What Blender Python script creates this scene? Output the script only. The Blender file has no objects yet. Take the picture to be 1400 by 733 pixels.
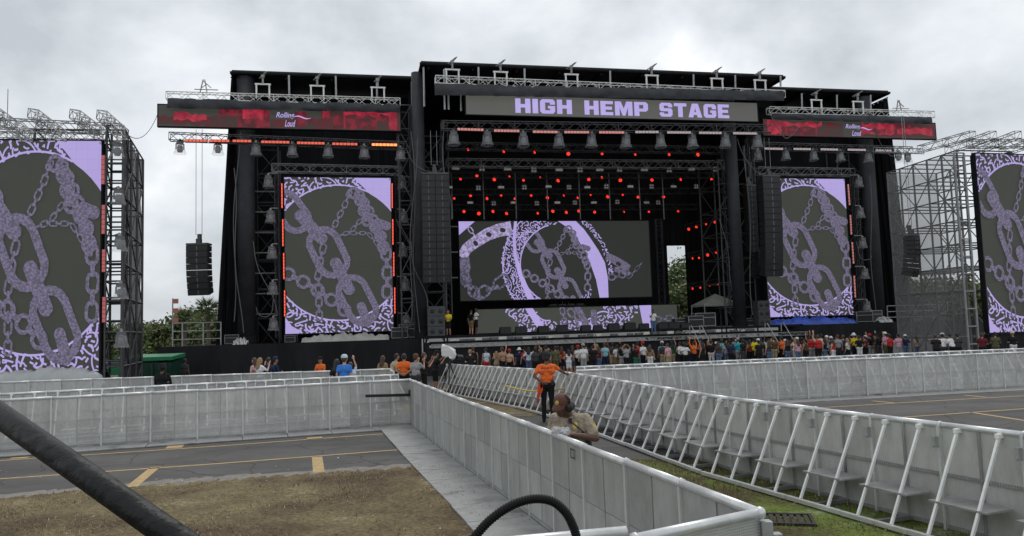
import bpy, bmesh, math, random
import numpy as np
from mathutils import Vector, Matrix

random.seed(7)
RNG = np.random.default_rng(11)
SC = bpy.context.scene
COL = SC.collection

# ------------------------------------------------------------------ camera
FPX, CX, CY, HZ, CAMH = 1050.0, 700.0, 366.5, 451.0, 2.4      # focal length and principal point in photo pixels
ROLL = math.radians(1.8)
PITCH = math.atan((HZ - CY) * math.cos(ROLL) / FPX)
FW = np.array([0, math.cos(PITCH), math.sin(PITCH)])
U0 = np.array([0, -math.sin(PITCH), math.cos(PITCH)])
RT = np.array([1., 0, 0]) * math.cos(ROLL) - U0 * math.sin(ROLL)
UP = U0 * math.cos(ROLL) + np.array([1., 0, 0]) * math.sin(ROLL)
CAM = np.array([0, 0, CAMH])
cam_data = bpy.data.cameras.new('camera')
cam_data.sensor_fit = 'HORIZONTAL'
cam_data.sensor_width = 36.0
cam_data.lens = 36.0 * FPX / 1400.0
cam_data.clip_start = 0.05
cam_data.clip_end = 6000.0
cam = bpy.data.objects.new('camera', cam_data)
COL.objects.link(cam)
cam.matrix_world = Matrix(((RT[0], UP[0], -FW[0], 0), (RT[1], UP[1], -FW[1], 0), (RT[2], UP[2], -FW[2], CAMH), (0, 0, 0, 1)))
SC.camera = cam

# ------------------------------------------------------------------ sky, sun, exposure
SUN_EL, SUN_AZ = math.radians(58), math.radians(20)
world = bpy.data.worlds.new('World')
SC.world = world
world.use_nodes = True
wn, wl = world.node_tree.nodes, world.node_tree.links
wn.clear()
w_out = wn.new('ShaderNodeOutputWorld')
w_sky = wn.new('ShaderNodeTexSky')
w_sky.sky_type = 'NISHITA'
w_sky.sun_disc = False
w_sky.sun_elevation = SUN_EL
w_sky.sun_rotation = SUN_AZ
w_sky.dust_density = 3.0
w_bg1 = wn.new('ShaderNodeBackground')
w_bg1.inputs['Strength'].default_value = 0.09
wl.new(w_sky.outputs[0], w_bg1.inputs[0])
w_tc = wn.new('ShaderNodeTexCoord')
w_map = wn.new('ShaderNodeMapping')
w_map.inputs['Scale'].default_value = (1.0, 1.0, 1.45)
w_map.inputs['Location'].default_value = (0.2, 0.35, 0.1)
wl.new(w_tc.outputs['Generated'], w_map.inputs[0])
w_n1 = wn.new('ShaderNodeTexNoise')
w_n1.inputs['Scale'].default_value = 4.2
w_n1.inputs['Detail'].default_value = 9
w_n1.inputs['Roughness'].default_value = 0.52
w_n1.inputs['Distortion'].default_value = 0.12
wl.new(w_map.outputs[0], w_n1.inputs['Vector'])
w_r1 = wn.new('ShaderNodeValToRGB')
cr = w_r1.color_ramp
cr.elements[0].position = 0.35
cr.elements[0].color = (0.50, 0.54, 0.575, 1)
cr.elements[1].position = 0.66
cr.elements[1].color = (1.0, 1.0, 1.0, 1)
e = cr.elements.new(0.475)
e.color = (0.66, 0.70, 0.735, 1)
e = cr.elements.new(0.58)
e.color = (0.80, 0.835, 0.865, 1)
wl.new(w_n1.outputs[0], w_r1.inputs[0])
w_bg2 = wn.new('ShaderNodeBackground')
w_bg2.inputs['Strength'].default_value = 1.0
wl.new(w_r1.outputs[0], w_bg2.inputs[0])
w_mix = wn.new('ShaderNodeMixShader')
w_mix.inputs[0].default_value = 0.93
wl.new(w_bg1.outputs[0], w_mix.inputs[1])
wl.new(w_bg2.outputs[0], w_mix.inputs[2])
wl.new(w_mix.outputs[0], w_out.inputs[0])

sun_data = bpy.data.lights.new('sun', 'SUN')
sun_data.energy = 1.1
sun_data.angle = math.radians(25)
sun_data.color = (1.0, 0.97, 0.93)
sun = bpy.data.objects.new('sun', sun_data)
COL.objects.link(sun)
sun.location = (0, 0, 60)
# sun above and a little ahead of the camera, to the right (the bright part of the cloud)
sd = Vector((math.sin(SUN_AZ) * math.cos(SUN_EL), math.cos(SUN_AZ) * math.cos(SUN_EL), math.sin(SUN_EL)))
sun.rotation_euler = sd.to_track_quat('Z', 'Y').to_euler()
SC.view_settings.view_transform = 'Standard'
SC.view_settings.look = 'None'
SC.view_settings.exposure = 0.2
SC.view_settings.gamma = 1.0
SC.render.engine = 'CYCLES'
SC.cycles.max_bounces = 6
SC.cycles.transparent_max_bounces = 16
SC.cycles.use_denoising = True

# ------------------------------------------------------------------ pixel -> place helpers (a pixel gives a direction, the surface gives the distance)
def ray(x, y):
    return FW + RT * (x - CX) / FPX - UP * (y - CY) / FPX
def gz(x, y):
    """height of the ground: level near the camera, falling gently to the stage"""
    t = min(max((y - 22.0) / 20.0, 0.0), 1.0)
    return -0.35 * t
def gnd(x, y, z=0.0):
    d = ray(x, y)
    return CAM + d * ((z - CAMH) / d[2])
def dep(x, y, Y):
    d = ray(x, y)
    return CAM + d * (Y / d[1])
SA = math.radians(11.5)                                       # the stage front runs 11.5 degrees off the picture plane
SU = np.array([math.cos(SA), math.sin(SA), 0])
SV = np.array([-math.sin(SA), math.cos(SA), 0])
SP = np.array([dep(893, 445, 57.5)[0], 57.5, 0])
def S(x, y, w):
    """stage coordinates (s along the front, z) of a pixel on the stage plane w metres behind the wing fronts"""
    d = ray(x, y)
    t = ((SP + SV * w - CAM) @ SV) / (d @ SV)
    p = CAM + d * t
    return (p - SP) @ SU, p[2]
def W(p):
    """stage coordinates (s, w, z) -> world"""
    q = SP + SU * p[0] + SV * p[1]
    return (q[0], q[1], p[2])
def I3(p):
    return (p[0], p[1], p[2])

# ------------------------------------------------------------------ mesh helpers
class MB:
    def __init__(self, xf=I3):
        self.v, self.f, self.m, self.xf = [], [], [], xf
    def add(self, verts, faces, mi=0):
        b = len(self.v)
        self.v += [tuple(self.xf(p)) for p in verts]
        self.f += [tuple(i + b for i in f) for f in faces]
        self.m += [mi] * len(faces)
        return self
    def box(self, c, s, R=None, mi=0):
        vs = []
        for k in range(8):
            p = Vector(((k & 1) - .5, ((k >> 1) & 1) - .5, ((k >> 2) & 1) - .5))
            p = Vector((p.x * s[0], p.y * s[1], p.z * s[2]))
            if R is not None:
                p = R @ p
            vs.append((c[0] + p.x, c[1] + p.y, c[2] + p.z))
        return self.add(vs, [(0, 2, 3, 1), (4, 5, 7, 6), (0, 1, 5, 4), (2, 6, 7, 3), (0, 4, 6, 2), (1, 3, 7, 5)], mi)
    def bx(self, x0, x1, y0, y1, z0, z1, mi=0):
        return self.box(((x0 + x1) / 2, (y0 + y1) / 2, (z0 + z1) / 2), (abs(x1 - x0), abs(y1 - y0), abs(z1 - z0)), None, mi)
    def bar(self, a, b, w, h=None, mi=0, up=(0, 0, 1)):
        h = h or w
        a, b = Vector(a), Vector(b)
        d = b - a
        L = d.length
        if L < 1e-6:
            return self
        d.normalize()
        u = Vector(up)
        if abs(d.dot(u)) > 0.98:
            u = Vector((0, 1, 0))
        s = d.cross(u).normalized()
        u = s.cross(d)
        R = Matrix((s, d, u)).transposed()
        return self.box((a + b) / 2, (w, L, h), R, mi)
    def tube(self, a, b, r0, r1=None, n=8, mi=0, caps=True):
        r1 = r0 if r1 is None else r1
        return self.sweep([a, b], [r0, r1], n, mi, caps)
    def sweep(self, pts, r, n=8, mi=0, caps=True):
        pts = [Vector(p) for p in pts]
        rs = r if isinstance(r, (list, tuple)) else [r] * len(pts)
        vs, fs = [], []
        t0 = (pts[1] - pts[0]).normalized()
        u = Vector((0, 0, 1)) if abs(t0.z) < .9 else Vector((1, 0, 0))
        s = t0.cross(u).normalized()
        for i, p in enumerate(pts):
            t = (pts[min(i + 1, len(pts) - 1)] - pts[max(i - 1, 0)]).normalized()
            s = (s - t * s.dot(t)).normalized()
            q = t.cross(s)
            for k in range(n):
                a = 2 * math.pi * k / n
                c = p + (s * math.cos(a) + q * math.sin(a)) * rs[i]
                vs.append((c.x, c.y, c.z))
        for i in range(len(pts) - 1):
            for k in range(n):
                a, b = i * n + k, i * n + (k + 1) % n
                fs.append((a, b, b + n, a + n))
        if caps:
            fs.append(tuple(range(n))[::-1])
            fs.append(tuple(range((len(pts) - 1) * n, len(pts) * n)))
        return self.add(vs, fs, mi)
    def lathe(self, prof, n=12, c=(0, 0, 0), mi=0, R=None):
        vs, fs = [], []
        for (r, z) in prof:
            for k in range(n):
                a = 2 * math.pi * k / n
                p = Vector((r * math.cos(a), r * math.sin(a), z))
                if R is not None:
                    p = R @ p
                vs.append((c[0] + p.x, c[1] + p.y, c[2] + p.z))
        for i in range(len(prof) - 1):
            for k in range(n):
                a, b = i * n + k, i * n + (k + 1) % n
                fs.append((a, b, b + n, a + n))
        return self.add(vs, fs, mi)
    def ball(self, c, r, n=8, m=6, mi=0, R=None):
        rx, ry, rz = r if isinstance(r, (list, tuple)) else (r, r, r)
        vs, fs = [], []
        for i in range(m + 1):
            th = math.pi * i / m
            for k in range(n):
                a = 2 * math.pi * k / n
                p = Vector((rx * math.sin(th) * math.cos(a), ry * math.sin(th) * math.sin(a), rz * math.cos(th)))
                if R is not None:
                    p = R @ p
                vs.append((c[0] + p.x, c[1] + p.y, c[2] + p.z))
        for i in range(m):
            for k in range(n):
                a, b = i * n + k, i * n + (k + 1) % n
                fs.append((a, a + n, b + n, b))
        return self.add(vs, fs, mi)
    def prism(self, poly, z0, z1, mi=0):
        n = len(poly)
        vs = [(x, y, z0) for x, y in poly] + [(x, y, z1) for x, y in poly]
        fs = [tuple(range(n))[::-1], tuple(range(n, 2 * n))] + [(k, (k + 1) % n, n + (k + 1) % n, n + k) for k in range(n)]
        return self.add(vs, fs, mi)
    def mesh(self, name, mats, smooth=False):
        me = bpy.data.meshes.new(name)
        me.from_pydata(self.v, [], self.f)
        for m in (mats if isinstance(mats, (list, tuple)) else [mats]):
            me.materials.append(m)
        if any(self.m):
            me.polygons.foreach_set('material_index', self.m)
        if smooth:
            me.polygons.foreach_set('use_smooth', [True] * len(me.polygons))
        me.update()
        return me
    def build(self, name, mats, parent=None, smooth=False, base=None):
        """one mesh object; with a parent, coordinates are world ones unless base='local'"""
        o = bpy.data.objects.new(name, self.mesh(name, mats, smooth))
        COL.objects.link(o)
        if parent is not None:
            o.parent = parent
            if base != 'local':
                o.location = -parent_base(parent)
        return o

def parent_base(p):
    b = Vector(p.location)
    while p.parent is not None:
        p = p.parent
        b += Vector(p.location)
    return b
def tag(o, label=None, cat=None, group=None, kind=None):
    if label: o['label'] = label
    if cat: o['category'] = cat
    if group: o['group'] = group
    if kind: o['kind'] = kind
    return o
def thing(name, label, cat, loc=(0, 0, 0), group=None, rotz=0.0):
    o = bpy.data.objects.new(name, None)
    COL.objects.link(o)
    o.empty_display_size = 0.3
    o.location = loc
    o.rotation_euler = (0, 0, rotz)
    return tag(o, label, cat, group)
def kids(o):
    return [c for c in bpy.data.objects if c.parent is o]
def make_tree(o):
    return (o, [make_tree(c) for c in kids(o)])
def copy_tree(t, parent=None):
    c = t[0].copy()
    COL.objects.link(c)
    c.parent = parent
    for ch in t[1]:
        copy_tree(ch, c)
    return c
ORD = ['', 'second', 'third', 'fourth', 'fifth', 'sixth', 'seventh', 'eighth', 'ninth', 'tenth', 'eleventh', 'twelfth', 'thirteenth', 'fourteenth', 'fifteenth', 'sixteenth', 'seventeenth', 'eighteenth', 'nineteenth', 'twentieth']
ORD += ['twenty-' + w for w in ('first', 'second', 'third', 'fourth', 'fifth', 'sixth', 'seventh', 'eighth', 'ninth')] + ['thirtieth', 'thirty-first', 'thirty-second', 'thirty-third', 'thirty-fourth', 'thirty-fifth']
ORD[0] = 'first'
def nth(label, i, land):
    """the same label with a count from something one can find"""
    t = '%s, %s from %s' % (label, ORD[i], land) if i < len(ORD) else label
    return t if len(t.replace('-', ' ').split()) <= 16 else label
class Proto:
    """a first thing with its parts, then copies of it"""
    def __init__(self, root):
        self.root, self.tree, self.used = root, make_tree(root), False
    def place(self, M, label=None, group=None):
        if not self.used:
            o, self.used = self.root, True
        else:
            o = copy_tree(self.tree)
        o.matrix_world = M
        if label: o['label'] = label
        if group: o['group'] = group
        return o
def TRZ(loc, rz=0.0, sc=1.0, extra=None):
    M = Matrix.Translation(loc) @ Matrix.Rotation(rz, 4, 'Z')
    if extra is not None:
        M = M @ extra
    return M @ Matrix.Diagonal((sc, sc, sc, 1))

# ------------------------------------------------------------------ materials
MATS = {}
def mat(name, col, rough=0.6, metal=0.0, var=0.0, scale=4.0, bump=0.0, bscale=None, emit=None, es=1.0, spec=0.5, detail=6, col2=None, stretch=None):
    if name in MATS:
        return MATS[name]
    m = bpy.data.materials.new(name)
    MATS[name] = m
    m.use_nodes = True
    nt = m.node_tree
    b = nt.nodes['Principled BSDF']
    b.inputs['Base Color'].default_value = (*col, 1)
    b.inputs['Roughness'].default_value = rough
    b.inputs['Metallic'].default_value = metal
    b.inputs['Specular IOR Level'].default_value = spec
    if var or bump or col2:
        tc = nt.nodes.new('ShaderNodeTexCoord')
        mp = nt.nodes.new('ShaderNodeMapping')
        if stretch: mp.inputs['Scale'].default_value = stretch
        nt.links.new(tc.outputs['Object'], mp.inputs[0])
    if var or col2:
        n = nt.nodes.new('ShaderNodeTexNoise')
        n.inputs['Scale'].default_value = scale
        n.inputs['Detail'].default_value = detail
        n.inputs['Roughness'].default_value = 0.65
        nt.links.new(mp.outputs[0], n.inputs['Vector'])
        r = nt.nodes.new('ShaderNodeValToRGB')
        r.color_ramp.elements[0].position = 0.32
        r.color_ramp.elements[1].position = 0.68
        c2 = col2 or tuple(min(1, c * (1 + var)) for c in col)
        c1 = col if col2 else tuple(c * (1 - var) for c in col)
        r.color_ramp.elements[0].color = (*c1, 1)
        r.color_ramp.elements[1].color = (*c2, 1)
        nt.links.new(n.outputs[0], r.inputs[0])
        nt.links.new(r.outputs[0], b.inputs['Base Color'])
    if bump:
        n2 = nt.nodes.new('ShaderNodeTexNoise')
        n2.inputs['Scale'].default_value = bscale or scale * 4
        n2.inputs['Detail'].default_value = 5
        nt.links.new(mp.outputs[0], n2.inputs['Vector'])
        bp = nt.nodes.new('ShaderNodeBump')
        bp.inputs['Strength'].default_value = bump
        bp.inputs['Distance'].default_value = 0.05
        nt.links.new(n2.outputs[0], bp.inputs['Height'])
        nt.links.new(bp.outputs[0], b.inputs['Normal'])
    if emit:
        b.inputs['Emission Color'].default_value = (*emit, 1)
        b.inputs['Emission Strength'].default_value = es
    return m
def glassy(name, col, fac):
    """thin sheet with see-through share fac (perforated metal, mesh cloth, clear plastic)"""
    m = mat(name, col, 0.5, 0.0, 0.10, 2.2, 0.0)
    nt = m.node_tree
    b = nt.nodes['Principled BSDF']
    tr = nt.nodes.new('ShaderNodeBsdfTransparent')
    mx = nt.nodes.new('ShaderNodeMixShader')
    mx.inputs[0].default_value = fac
    nt.links.new(b.outputs[0], mx.inputs[1])
    nt.links.new(tr.outputs[0], mx.inputs[2])
    nt.links.new(mx.outputs[0], nt.nodes['Material Output'].inputs[0])
    return m
M_BLACK = mat('black_cloth', (0.021, 0.021, 0.024), 0.9, var=.35, scale=.5, bump=.35, bscale=1.3, spec=.2, stretch=(1, 1, .25))
M_DARK = mat('dark_steel', (0.018, 0.018, 0.02), 0.8, 0.0, var=.3, scale=1.5, spec=.06)
M_ROOF = mat('roof_sheet', (0.02, 0.021, 0.024), 0.7, var=.3, scale=.4)
M_COLUMN = mat('column_cloth', (0.028, 0.03, 0.035), 0.7, var=.3, scale=1.2, bump=.2)
M_ALU = mat('truss_aluminium', (0.78, 0.78, 0.75), 0.5, 0.05, var=.15, scale=2)
M_ALUD = mat('weathered_truss', (0.28, 0.28, 0.28), 0.5, 0.2, var=.25, scale=2)
M_TRD = mat('black_truss', (0.085, 0.085, 0.09), 0.5, 0.4, var=.25, scale=2)
M_STEEL = mat('galvanised_steel', (0.36, 0.37, 0.37), 0.45, 0.5, var=.2, scale=6)
M_SPK = mat('speaker_paint', (0.018, 0.018, 0.02), 0.6, var=.2, scale=3)
M_GRILLE = mat('speaker_grille', (0.035, 0.035, 0.038), 0.55, 0.3, var=.3, scale=60)
M_CASE = mat('grey_cabinet', (0.06, 0.063, 0.066), 0.6, var=.2, scale=3)
M_WHITE = mat('white_sheet', (0.62, 0.62, 0.60), 0.5, var=.12, scale=1.5, bump=.5, bscale=2.5)
M_BLUE = mat('blue_tarp', (0.02, 0.08, 0.45), 0.4, var=.3, scale=1.5, bump=.6, bscale=2.0)
M_LAMPG = mat('lamp_housing', (0.13, 0.13, 0.135), 0.5, var=.2, scale=5)
M_REDLENS = mat('red_lens', (0.3, 0.02, 0.01), 0.3, emit=(1.0, 0.03, 0.015), es=1.25)
M_REDBAR = mat('red_bar', (0.35, 0.05, 0.03), 0.4, emit=(1.0, 0.10, 0.05), es=1.25)
M_PINKBAR = mat('pale_red_bar', (0.5, 0.25, 0.22), 0.4, emit=(1.0, 0.32, 0.27), es=.28)
M_PALEBAR = mat('pale_bar', (0.5, 0.42, 0.42), 0.4, emit=(1.0, 0.8, 0.8), es=.12)  # weak glow put into the material of the pale bars
M_CELL = mat('lamp_cell', (0.6, 0.6, 0.55), 0.25, 0.3)
M_RUBBER = mat('black_rubber', (0.015, 0.015, 0.016), 0.5, var=.3, scale=20)
M_HOOD = glassy('clear_rain_hood', (0.60, 0.61, 0.63), 0.80)
# ------------------------------------------------------------------ ground
def asphalt_material():
    m = mat('asphalt', (0.086, 0.083, 0.081), 0.85, var=.22, scale=.55, bump=.25, bscale=60, spec=.3)
    return m
M_ASPH = asphalt_material()
def weather_asphalt(m):
    """oil stains, paler worn streaks and thin cracks over the base grain"""
    nt = m.node_tree; b = nt.nodes['Principled BSDF']; src = b.inputs['Base Color'].links[0].from_socket
    tc = nt.nodes.new('ShaderNodeTexCoord')
    n = nt.nodes.new('ShaderNodeTexNoise'); n.inputs['Scale'].default_value = .22; n.inputs['Detail'].default_value = 8; n.inputs['Roughness'].default_value = .6
    mp = nt.nodes.new('ShaderNodeMapping'); mp.inputs['Rotation'].default_value = (0, 0, .28); mp.inputs['Scale'].default_value = (.5, 2.2, 1)
    nt.links.new(tc.outputs['Object'], mp.inputs[0]); nt.links.new(mp.outputs[0], n.inputs['Vector'])
    r = nt.nodes.new('ShaderNodeValToRGB'); r.color_ramp.elements[0].position = .3; r.color_ramp.elements[0].color = (.62, .62, .63, 1); r.color_ramp.elements[1].position = .72; r.color_ramp.elements[1].color = (1.3, 1.28, 1.25, 1)
    nt.links.new(n.outputs[0], r.inputs[0])
    v = nt.nodes.new('ShaderNodeTexVoronoi'); v.feature = 'DISTANCE_TO_EDGE'; v.inputs['Scale'].default_value = .55; v.inputs['Randomness'].default_value = 1
    nz = nt.nodes.new('ShaderNodeTexNoise'); nz.inputs['Scale'].default_value = 1.5; nz.inputs['Detail'].default_value = 6
    ad = nt.nodes.new('ShaderNodeMixRGB'); ad.blend_type = 'ADD'; ad.inputs[0].default_value = .5
    nt.links.new(tc.outputs['Object'], nz.inputs['Vector']); nt.links.new(tc.outputs['Object'], ad.inputs[1]); nt.links.new(nz.outputs['Color'], ad.inputs[2]); nt.links.new(ad.outputs[0], v.inputs['Vector'])
    c = nt.nodes.new('ShaderNodeValToRGB'); c.color_ramp.elements[0].position = .004; c.color_ramp.elements[0].color = (.6, .6, .6, 1); c.color_ramp.elements[1].position = .016; c.color_ramp.elements[1].color = (1, 1, 1, 1)
    nt.links.new(v.outputs['Distance'], c.inputs[0])
    m1 = nt.nodes.new('ShaderNodeMixRGB'); m1.blend_type = 'MULTIPLY'; m1.inputs[0].default_value = 1; m2 = nt.nodes.new('ShaderNodeMixRGB'); m2.blend_type = 'MULTIPLY'; m2.inputs[0].default_value = 1
    nt.links.new(src, m1.inputs[1]); nt.links.new(r.outputs[0], m1.inputs[2]); nt.links.new(m1.outputs[0], m2.inputs[1]); nt.links.new(c.outputs[0], m2.inputs[2]); nt.links.new(m2.outputs[0], b.inputs['Base Color'])
weather_asphalt(M_ASPH)
def ground_sheet():
    xs = [-3000, -800, -300, -120, -60, -30, 0, 30, 60, 120, 300, 800, 3000]
    ys = [-200, -50, -10, 0, 10, 16, 20, 22, 27, 32, 37, 42, 60, 100, 200, 500, 1200, 4000]
    mb = MB()
    vs = [(x, y, gz(x, y)) for y in ys for x in xs]
    n = len(xs)
    fs = [(j * n + i, j * n + i + 1, (j + 1) * n + i + 1, (j + 1) * n + i) for j in range(len(ys) - 1) for i in range(n - 1)]
    mb.add(vs, fs)
    return tag(mb.build('ground', M_ASPH), 'dark grey asphalt of the car park', kind='structure')
ground_sheet()

def grass_material(name, brown, green, fac_hi):
    m = mat(name, brown, 0.95, spec=.1)
    nt = m.node_tree
    b = nt.nodes['Principled BSDF']
    tc = nt.nodes.new('ShaderNodeTexCoord')
    n1 = nt.nodes.new('ShaderNodeTexNoise'); n1.inputs['Scale'].default_value = .55; n1.inputs['Detail'].default_value = 9; n1.inputs['Roughness'].default_value = .68
    n2 = nt.nodes.new('ShaderNodeTexNoise'); n2.inputs['Scale'].default_value = 16; n2.inputs['Detail'].default_value = 6; n2.inputs['Roughness'].default_value = .75
    nt.links.new(tc.outputs['Object'], n1.inputs['Vector']); nt.links.new(tc.outputs['Object'], n2.inputs['Vector'])
    r1 = nt.nodes.new('ShaderNodeValToRGB')
    r1.color_ramp.elements[0].position = .50; r1.color_ramp.elements[0].color = (*brown, 1)
    ed_ = r1.color_ramp.elements.new(.41); ed_.color = (*[c * .52 for c in brown], 1)
    r1.color_ramp.elements[1].position = fac_hi; r1.color_ramp.elements[1].color = (*green, 1)
    nt.links.new(n1.outputs[0], r1.inputs[0])
    r2 = nt.nodes.new('ShaderNodeValToRGB')
    r2.color_ramp.elements[0].position = .3; r2.color_ramp.elements[0].color = (.35, .33, .32, 1)
    r2.color_ramp.elements[1].position = .7; r2.color_ramp.elements[1].color = (1.5, 1.5, 1.45, 1)
    nt.links.new(n2.outputs[0], r2.inputs[0])
    mx = nt.nodes.new('ShaderNodeMixRGB'); mx.blend_type = 'MULTIPLY'; mx.inputs[0].default_value = 1
    nt.links.new(r1.outputs[0], mx.inputs[1]); nt.links.new(r2.outputs[0], mx.inputs[2])
    nt.links.new(mx.outputs[0], b.inputs['Base Color'])
    bp = nt.nodes.new('ShaderNodeBump'); bp.inputs['Strength'].default_value = .9; bp.inputs['Distance'].default_value = .06
    nt.links.new(n2.outputs[0], bp.inputs['Height']); nt.links.new(bp.outputs[0], b.inputs['Normal'])
    return m
M_DRY = grass_material('dry_lawn', (0.25, 0.188, 0.13), (0.26, 0.215, 0.125), .60)
M_LANE = grass_material('lane_lawn', (0.20, 0.165, 0.09), (0.17, 0.225, 0.055), .55)
M_YEL = mat('yellow_paint', (0.50, 0.34, 0.14), 0.8, var=.35, scale=7, col2=(0.30, 0.22, 0.12))

def jitter_edge(pts, n=14, a=.12):
    out = []
    for i in range(len(pts) - 1):
        p, q = Vector(pts[i]), Vector(pts[i + 1])
        for k in range(n):
            v = p.lerp(q, k / n)
            g_ = min(a, (q - p).length / n * .4); out.append((v.x + random.uniform(-g_, g_), v.y + random.uniform(-a, a)))
    out.append(tuple(pts[-1]))
    return out
def sheet(name, poly, z, m, label):
    mb = MB()
    mb.add([(x, y, z + gz(x, y)) for x, y in poly], [tuple(range(len(poly)))])
    o = mb.build(name, m)
    bm = bmesh.new(); bm.from_mesh(o.data)
    bmesh.ops.triangulate(bm, faces=bm.faces[:])
    bm.normal_update()
    for f in bm.faces:
        if f.normal.z < 0: f.normal_flip()
    bm.to_mesh(o.data); bm.free()
    return tag(o, label, kind='structure')
lawn_edge = jitter_edge([tuple(gnd(x, y)[:2]) for x, y in [(-250, 706), (0, 682), (100, 673), (200, 664), (300, 657), (400, 650), (500, 644), (600, 636)]], 18, .16)
lawn_poly = lawn_edge + [(1.0, 9.0), (1.2, 5.2), (1.2, 0.5), (-14, 0.5)]
sheet('lawn', lawn_poly, .008, M_DRY, 'dry brown trampled lawn beside the car park')
sand = jitter_edge([(x, y + .42) for x, y in [tuple(gnd(a, b)[:2]) for a, b in [(-250, 706), (0, 682), (100, 673), (200, 664), (300, 657), (400, 650), (500, 644), (600, 636)]]], 12, .10) + [(1.0, 12.0), (-14, 9.5)]
sheet('dirt_edge', sand, .003, mat('dusty_sand', (.20, .185, .165), .95, var=.25, scale=5, bump=.4, bscale=40), 'dusty pale dirt washed along the edge of the lawn')
lane_near = jitter_edge([(0.1, 12.6), (1.2, 14.6), (3.6, 13.2)], 10, .18) + [(7.0, 5.5), (7.5, 1.0), (1.25, 1.0), (1.5, 5.1)]
sheet('lane_verge', lane_near, .006, M_LANE, 'patchy green and brown grass in the fenced lane')
lane_far = jitter_edge([(-2.9, 22.3), (-1.0, 21.2), (1.2, 21.8)], 8, .2) + jitter_edge([(0.8, 24), (-2.0, 31), (-3.5, 38)], 8, .15) + jitter_edge([(-7, 38), (-5.5, 30), (-4.0, 24)], 8, .2)
sheet('lane_grass', lane_far, .006, M_DRY, 'worn brown grass at the stage end of the fenced lane')

# blades: short dry grass standing on the lawn and the verge
def poly_inside(px, py, poly):
    inside = np.zeros(px.shape, bool)
    n = len(poly)
    for i in range(n):
        x0, y0 = poly[i]; x1, y1 = poly[(i + 1) % n]
        c = ((y0 > py) != (y1 > py))
        xi = (x1 - x0) * (py - y0) / (y1 - y0 + 1e-12) + x0
        inside ^= c & (px < xi)
    return inside
def blades(name, poly, n, box, mats, hgt, label):
    px = RNG.uniform(box[0], box[1], n * 3); py = RNG.uniform(box[2], box[3], n * 3)
    # clumps: keep more blades where a slow pattern is high
    pat = np.sin(px * 2.1 + np.sin(py * 1.3) * 2) * np.sin(py * 1.9 + np.cos(px * .9) * 2) + RNG.uniform(-1, 1, n * 3)
    k = poly_inside(px, py, poly) & (pat > .5)
    px, py = px[k][:n], py[k][:n]
    m = len(px)
    a = RNG.uniform(0, 2 * np.pi, m); h = hgt * RNG.uniform(.35, 1.2, m); w = RNG.uniform(.004, .011, m); ln = RNG.uniform(-.9, .9, m)
    z0 = np.array([gz(x, y) for x, y in zip(px, py)])
    v = np.zeros((m, 3, 3))
    v[:, 0] = np.stack([px - np.cos(a) * w, py - np.sin(a) * w, z0], 1)
    v[:, 1] = np.stack([px + np.cos(a) * w, py + np.sin(a) * w, z0], 1)
    v[:, 2] = np.stack([px - np.sin(a) * h * ln, py + np.cos(a) * h * ln, z0 + h], 1)
    me = bpy.data.meshes.new(name)
    me.from_pydata(v.reshape(-1, 3).tolist(), [], np.arange(m * 3).reshape(-1, 3).tolist())
    for q in mats: me.materials.append(q)
    me.polygons.foreach_set('material_index', RNG.integers(0, len(mats), m).tolist())
    o = bpy.data.objects.new(name, me); COL.objects.link(o)
    return tag(o, label, 'grass', kind='stuff')
B1 = mat('straw_blade', (0.45, 0.37, 0.23), 0.9); B2 = mat('brown_blade', (0.22, 0.165, 0.105), 0.9); B3 = mat('olive_blade', (0.22, 0.17, 0.10), 0.9)
B4 = mat('green_blade', (0.13, 0.20, 0.04), 0.9); B5 = mat('pale_blade', (0.28, 0.24, 0.15), .9)
blades('dry_grass', lawn_poly, 22000, (-10, 1.2, 6, 14.6), [B1, B2, B2, B3, B5], .045, 'short dry straw coloured grass on the brown lawn')
blades('green_grass', lane_near, 24000, (.8, 6.5, 5, 14.8), [B4, B3, B4, B2, B3, B5], .06, 'short green grass along the foot of the lane barriers')
# bits of litter lying on the lawn and the asphalt
lit = MB()
for k in range(70):
    if k < 50: x, y = random.uniform(-9, -.6), random.uniform(9, 13.6)
    else: x, y = random.uniform(-10, -3), random.uniform(13.5, 18)
    s = random.uniform(.006, .02)
    lit.box((x, y, .012 + s * .4), (s * random.uniform(.8, 2), s, s * .5), Matrix.Rotation(random.uniform(0, 3), 3, 'Z') @ Matrix.Rotation(random.uniform(-.5, .5), 3, 'X'))
tag(lit.build('litter', mat('litter_paper', (.5, .5, .47), .8)), 'scattered specks of pale paper litter on the ground', 'litter', kind='stuff')

# painted parking lines
def paint(name, pxs, width, parent=None):
    pts = [Vector(gnd(x, y)) for x, y in pxs]
    mb = MB()
    for a, b in zip(pts[:-1], pts[1:]):
        d = (b - a).normalized(); s = Vector((-d.y, d.x, 0)) * width / 2
        n = max(1, int((b - a).length / .5))
        for k in range(n):
            p, q = a.lerp(b, k / n), a.lerp(b, (k + 1) / n)
            z0, z1 = gz(p.x, p.y) + .004, gz(q.x, q.y) + .004
            mb.add([(p.x - s.x, p.y - s.y, z0), (q.x - s.x, q.y - s.y, z1), (q.x + s.x, q.y + s.y, z1), (p.x + s.x, p.y + s.y, z0)], [(0, 3, 2, 1)])
    return tag(mb.build(name, M_YEL), 'worn yellow parking line painted on the asphalt', kind='structure')
paint('parking_line', [(-200, 643), (0, 630), (300, 610), (528, 593)], .10)
paint('parking_line', [(-200, 668), (0, 655), (300, 634), (560, 614)], .10)
paint('parking_line', [(213, 638.5), (176, 669)], .19)
paint('parking_line', [(433.5, 625), (436, 646)], .20)
paint('parking_line', [(430, 598), (431, 601)], .35)
paint('parking_line', [(241, 609), (237, 613)], .35)
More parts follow.
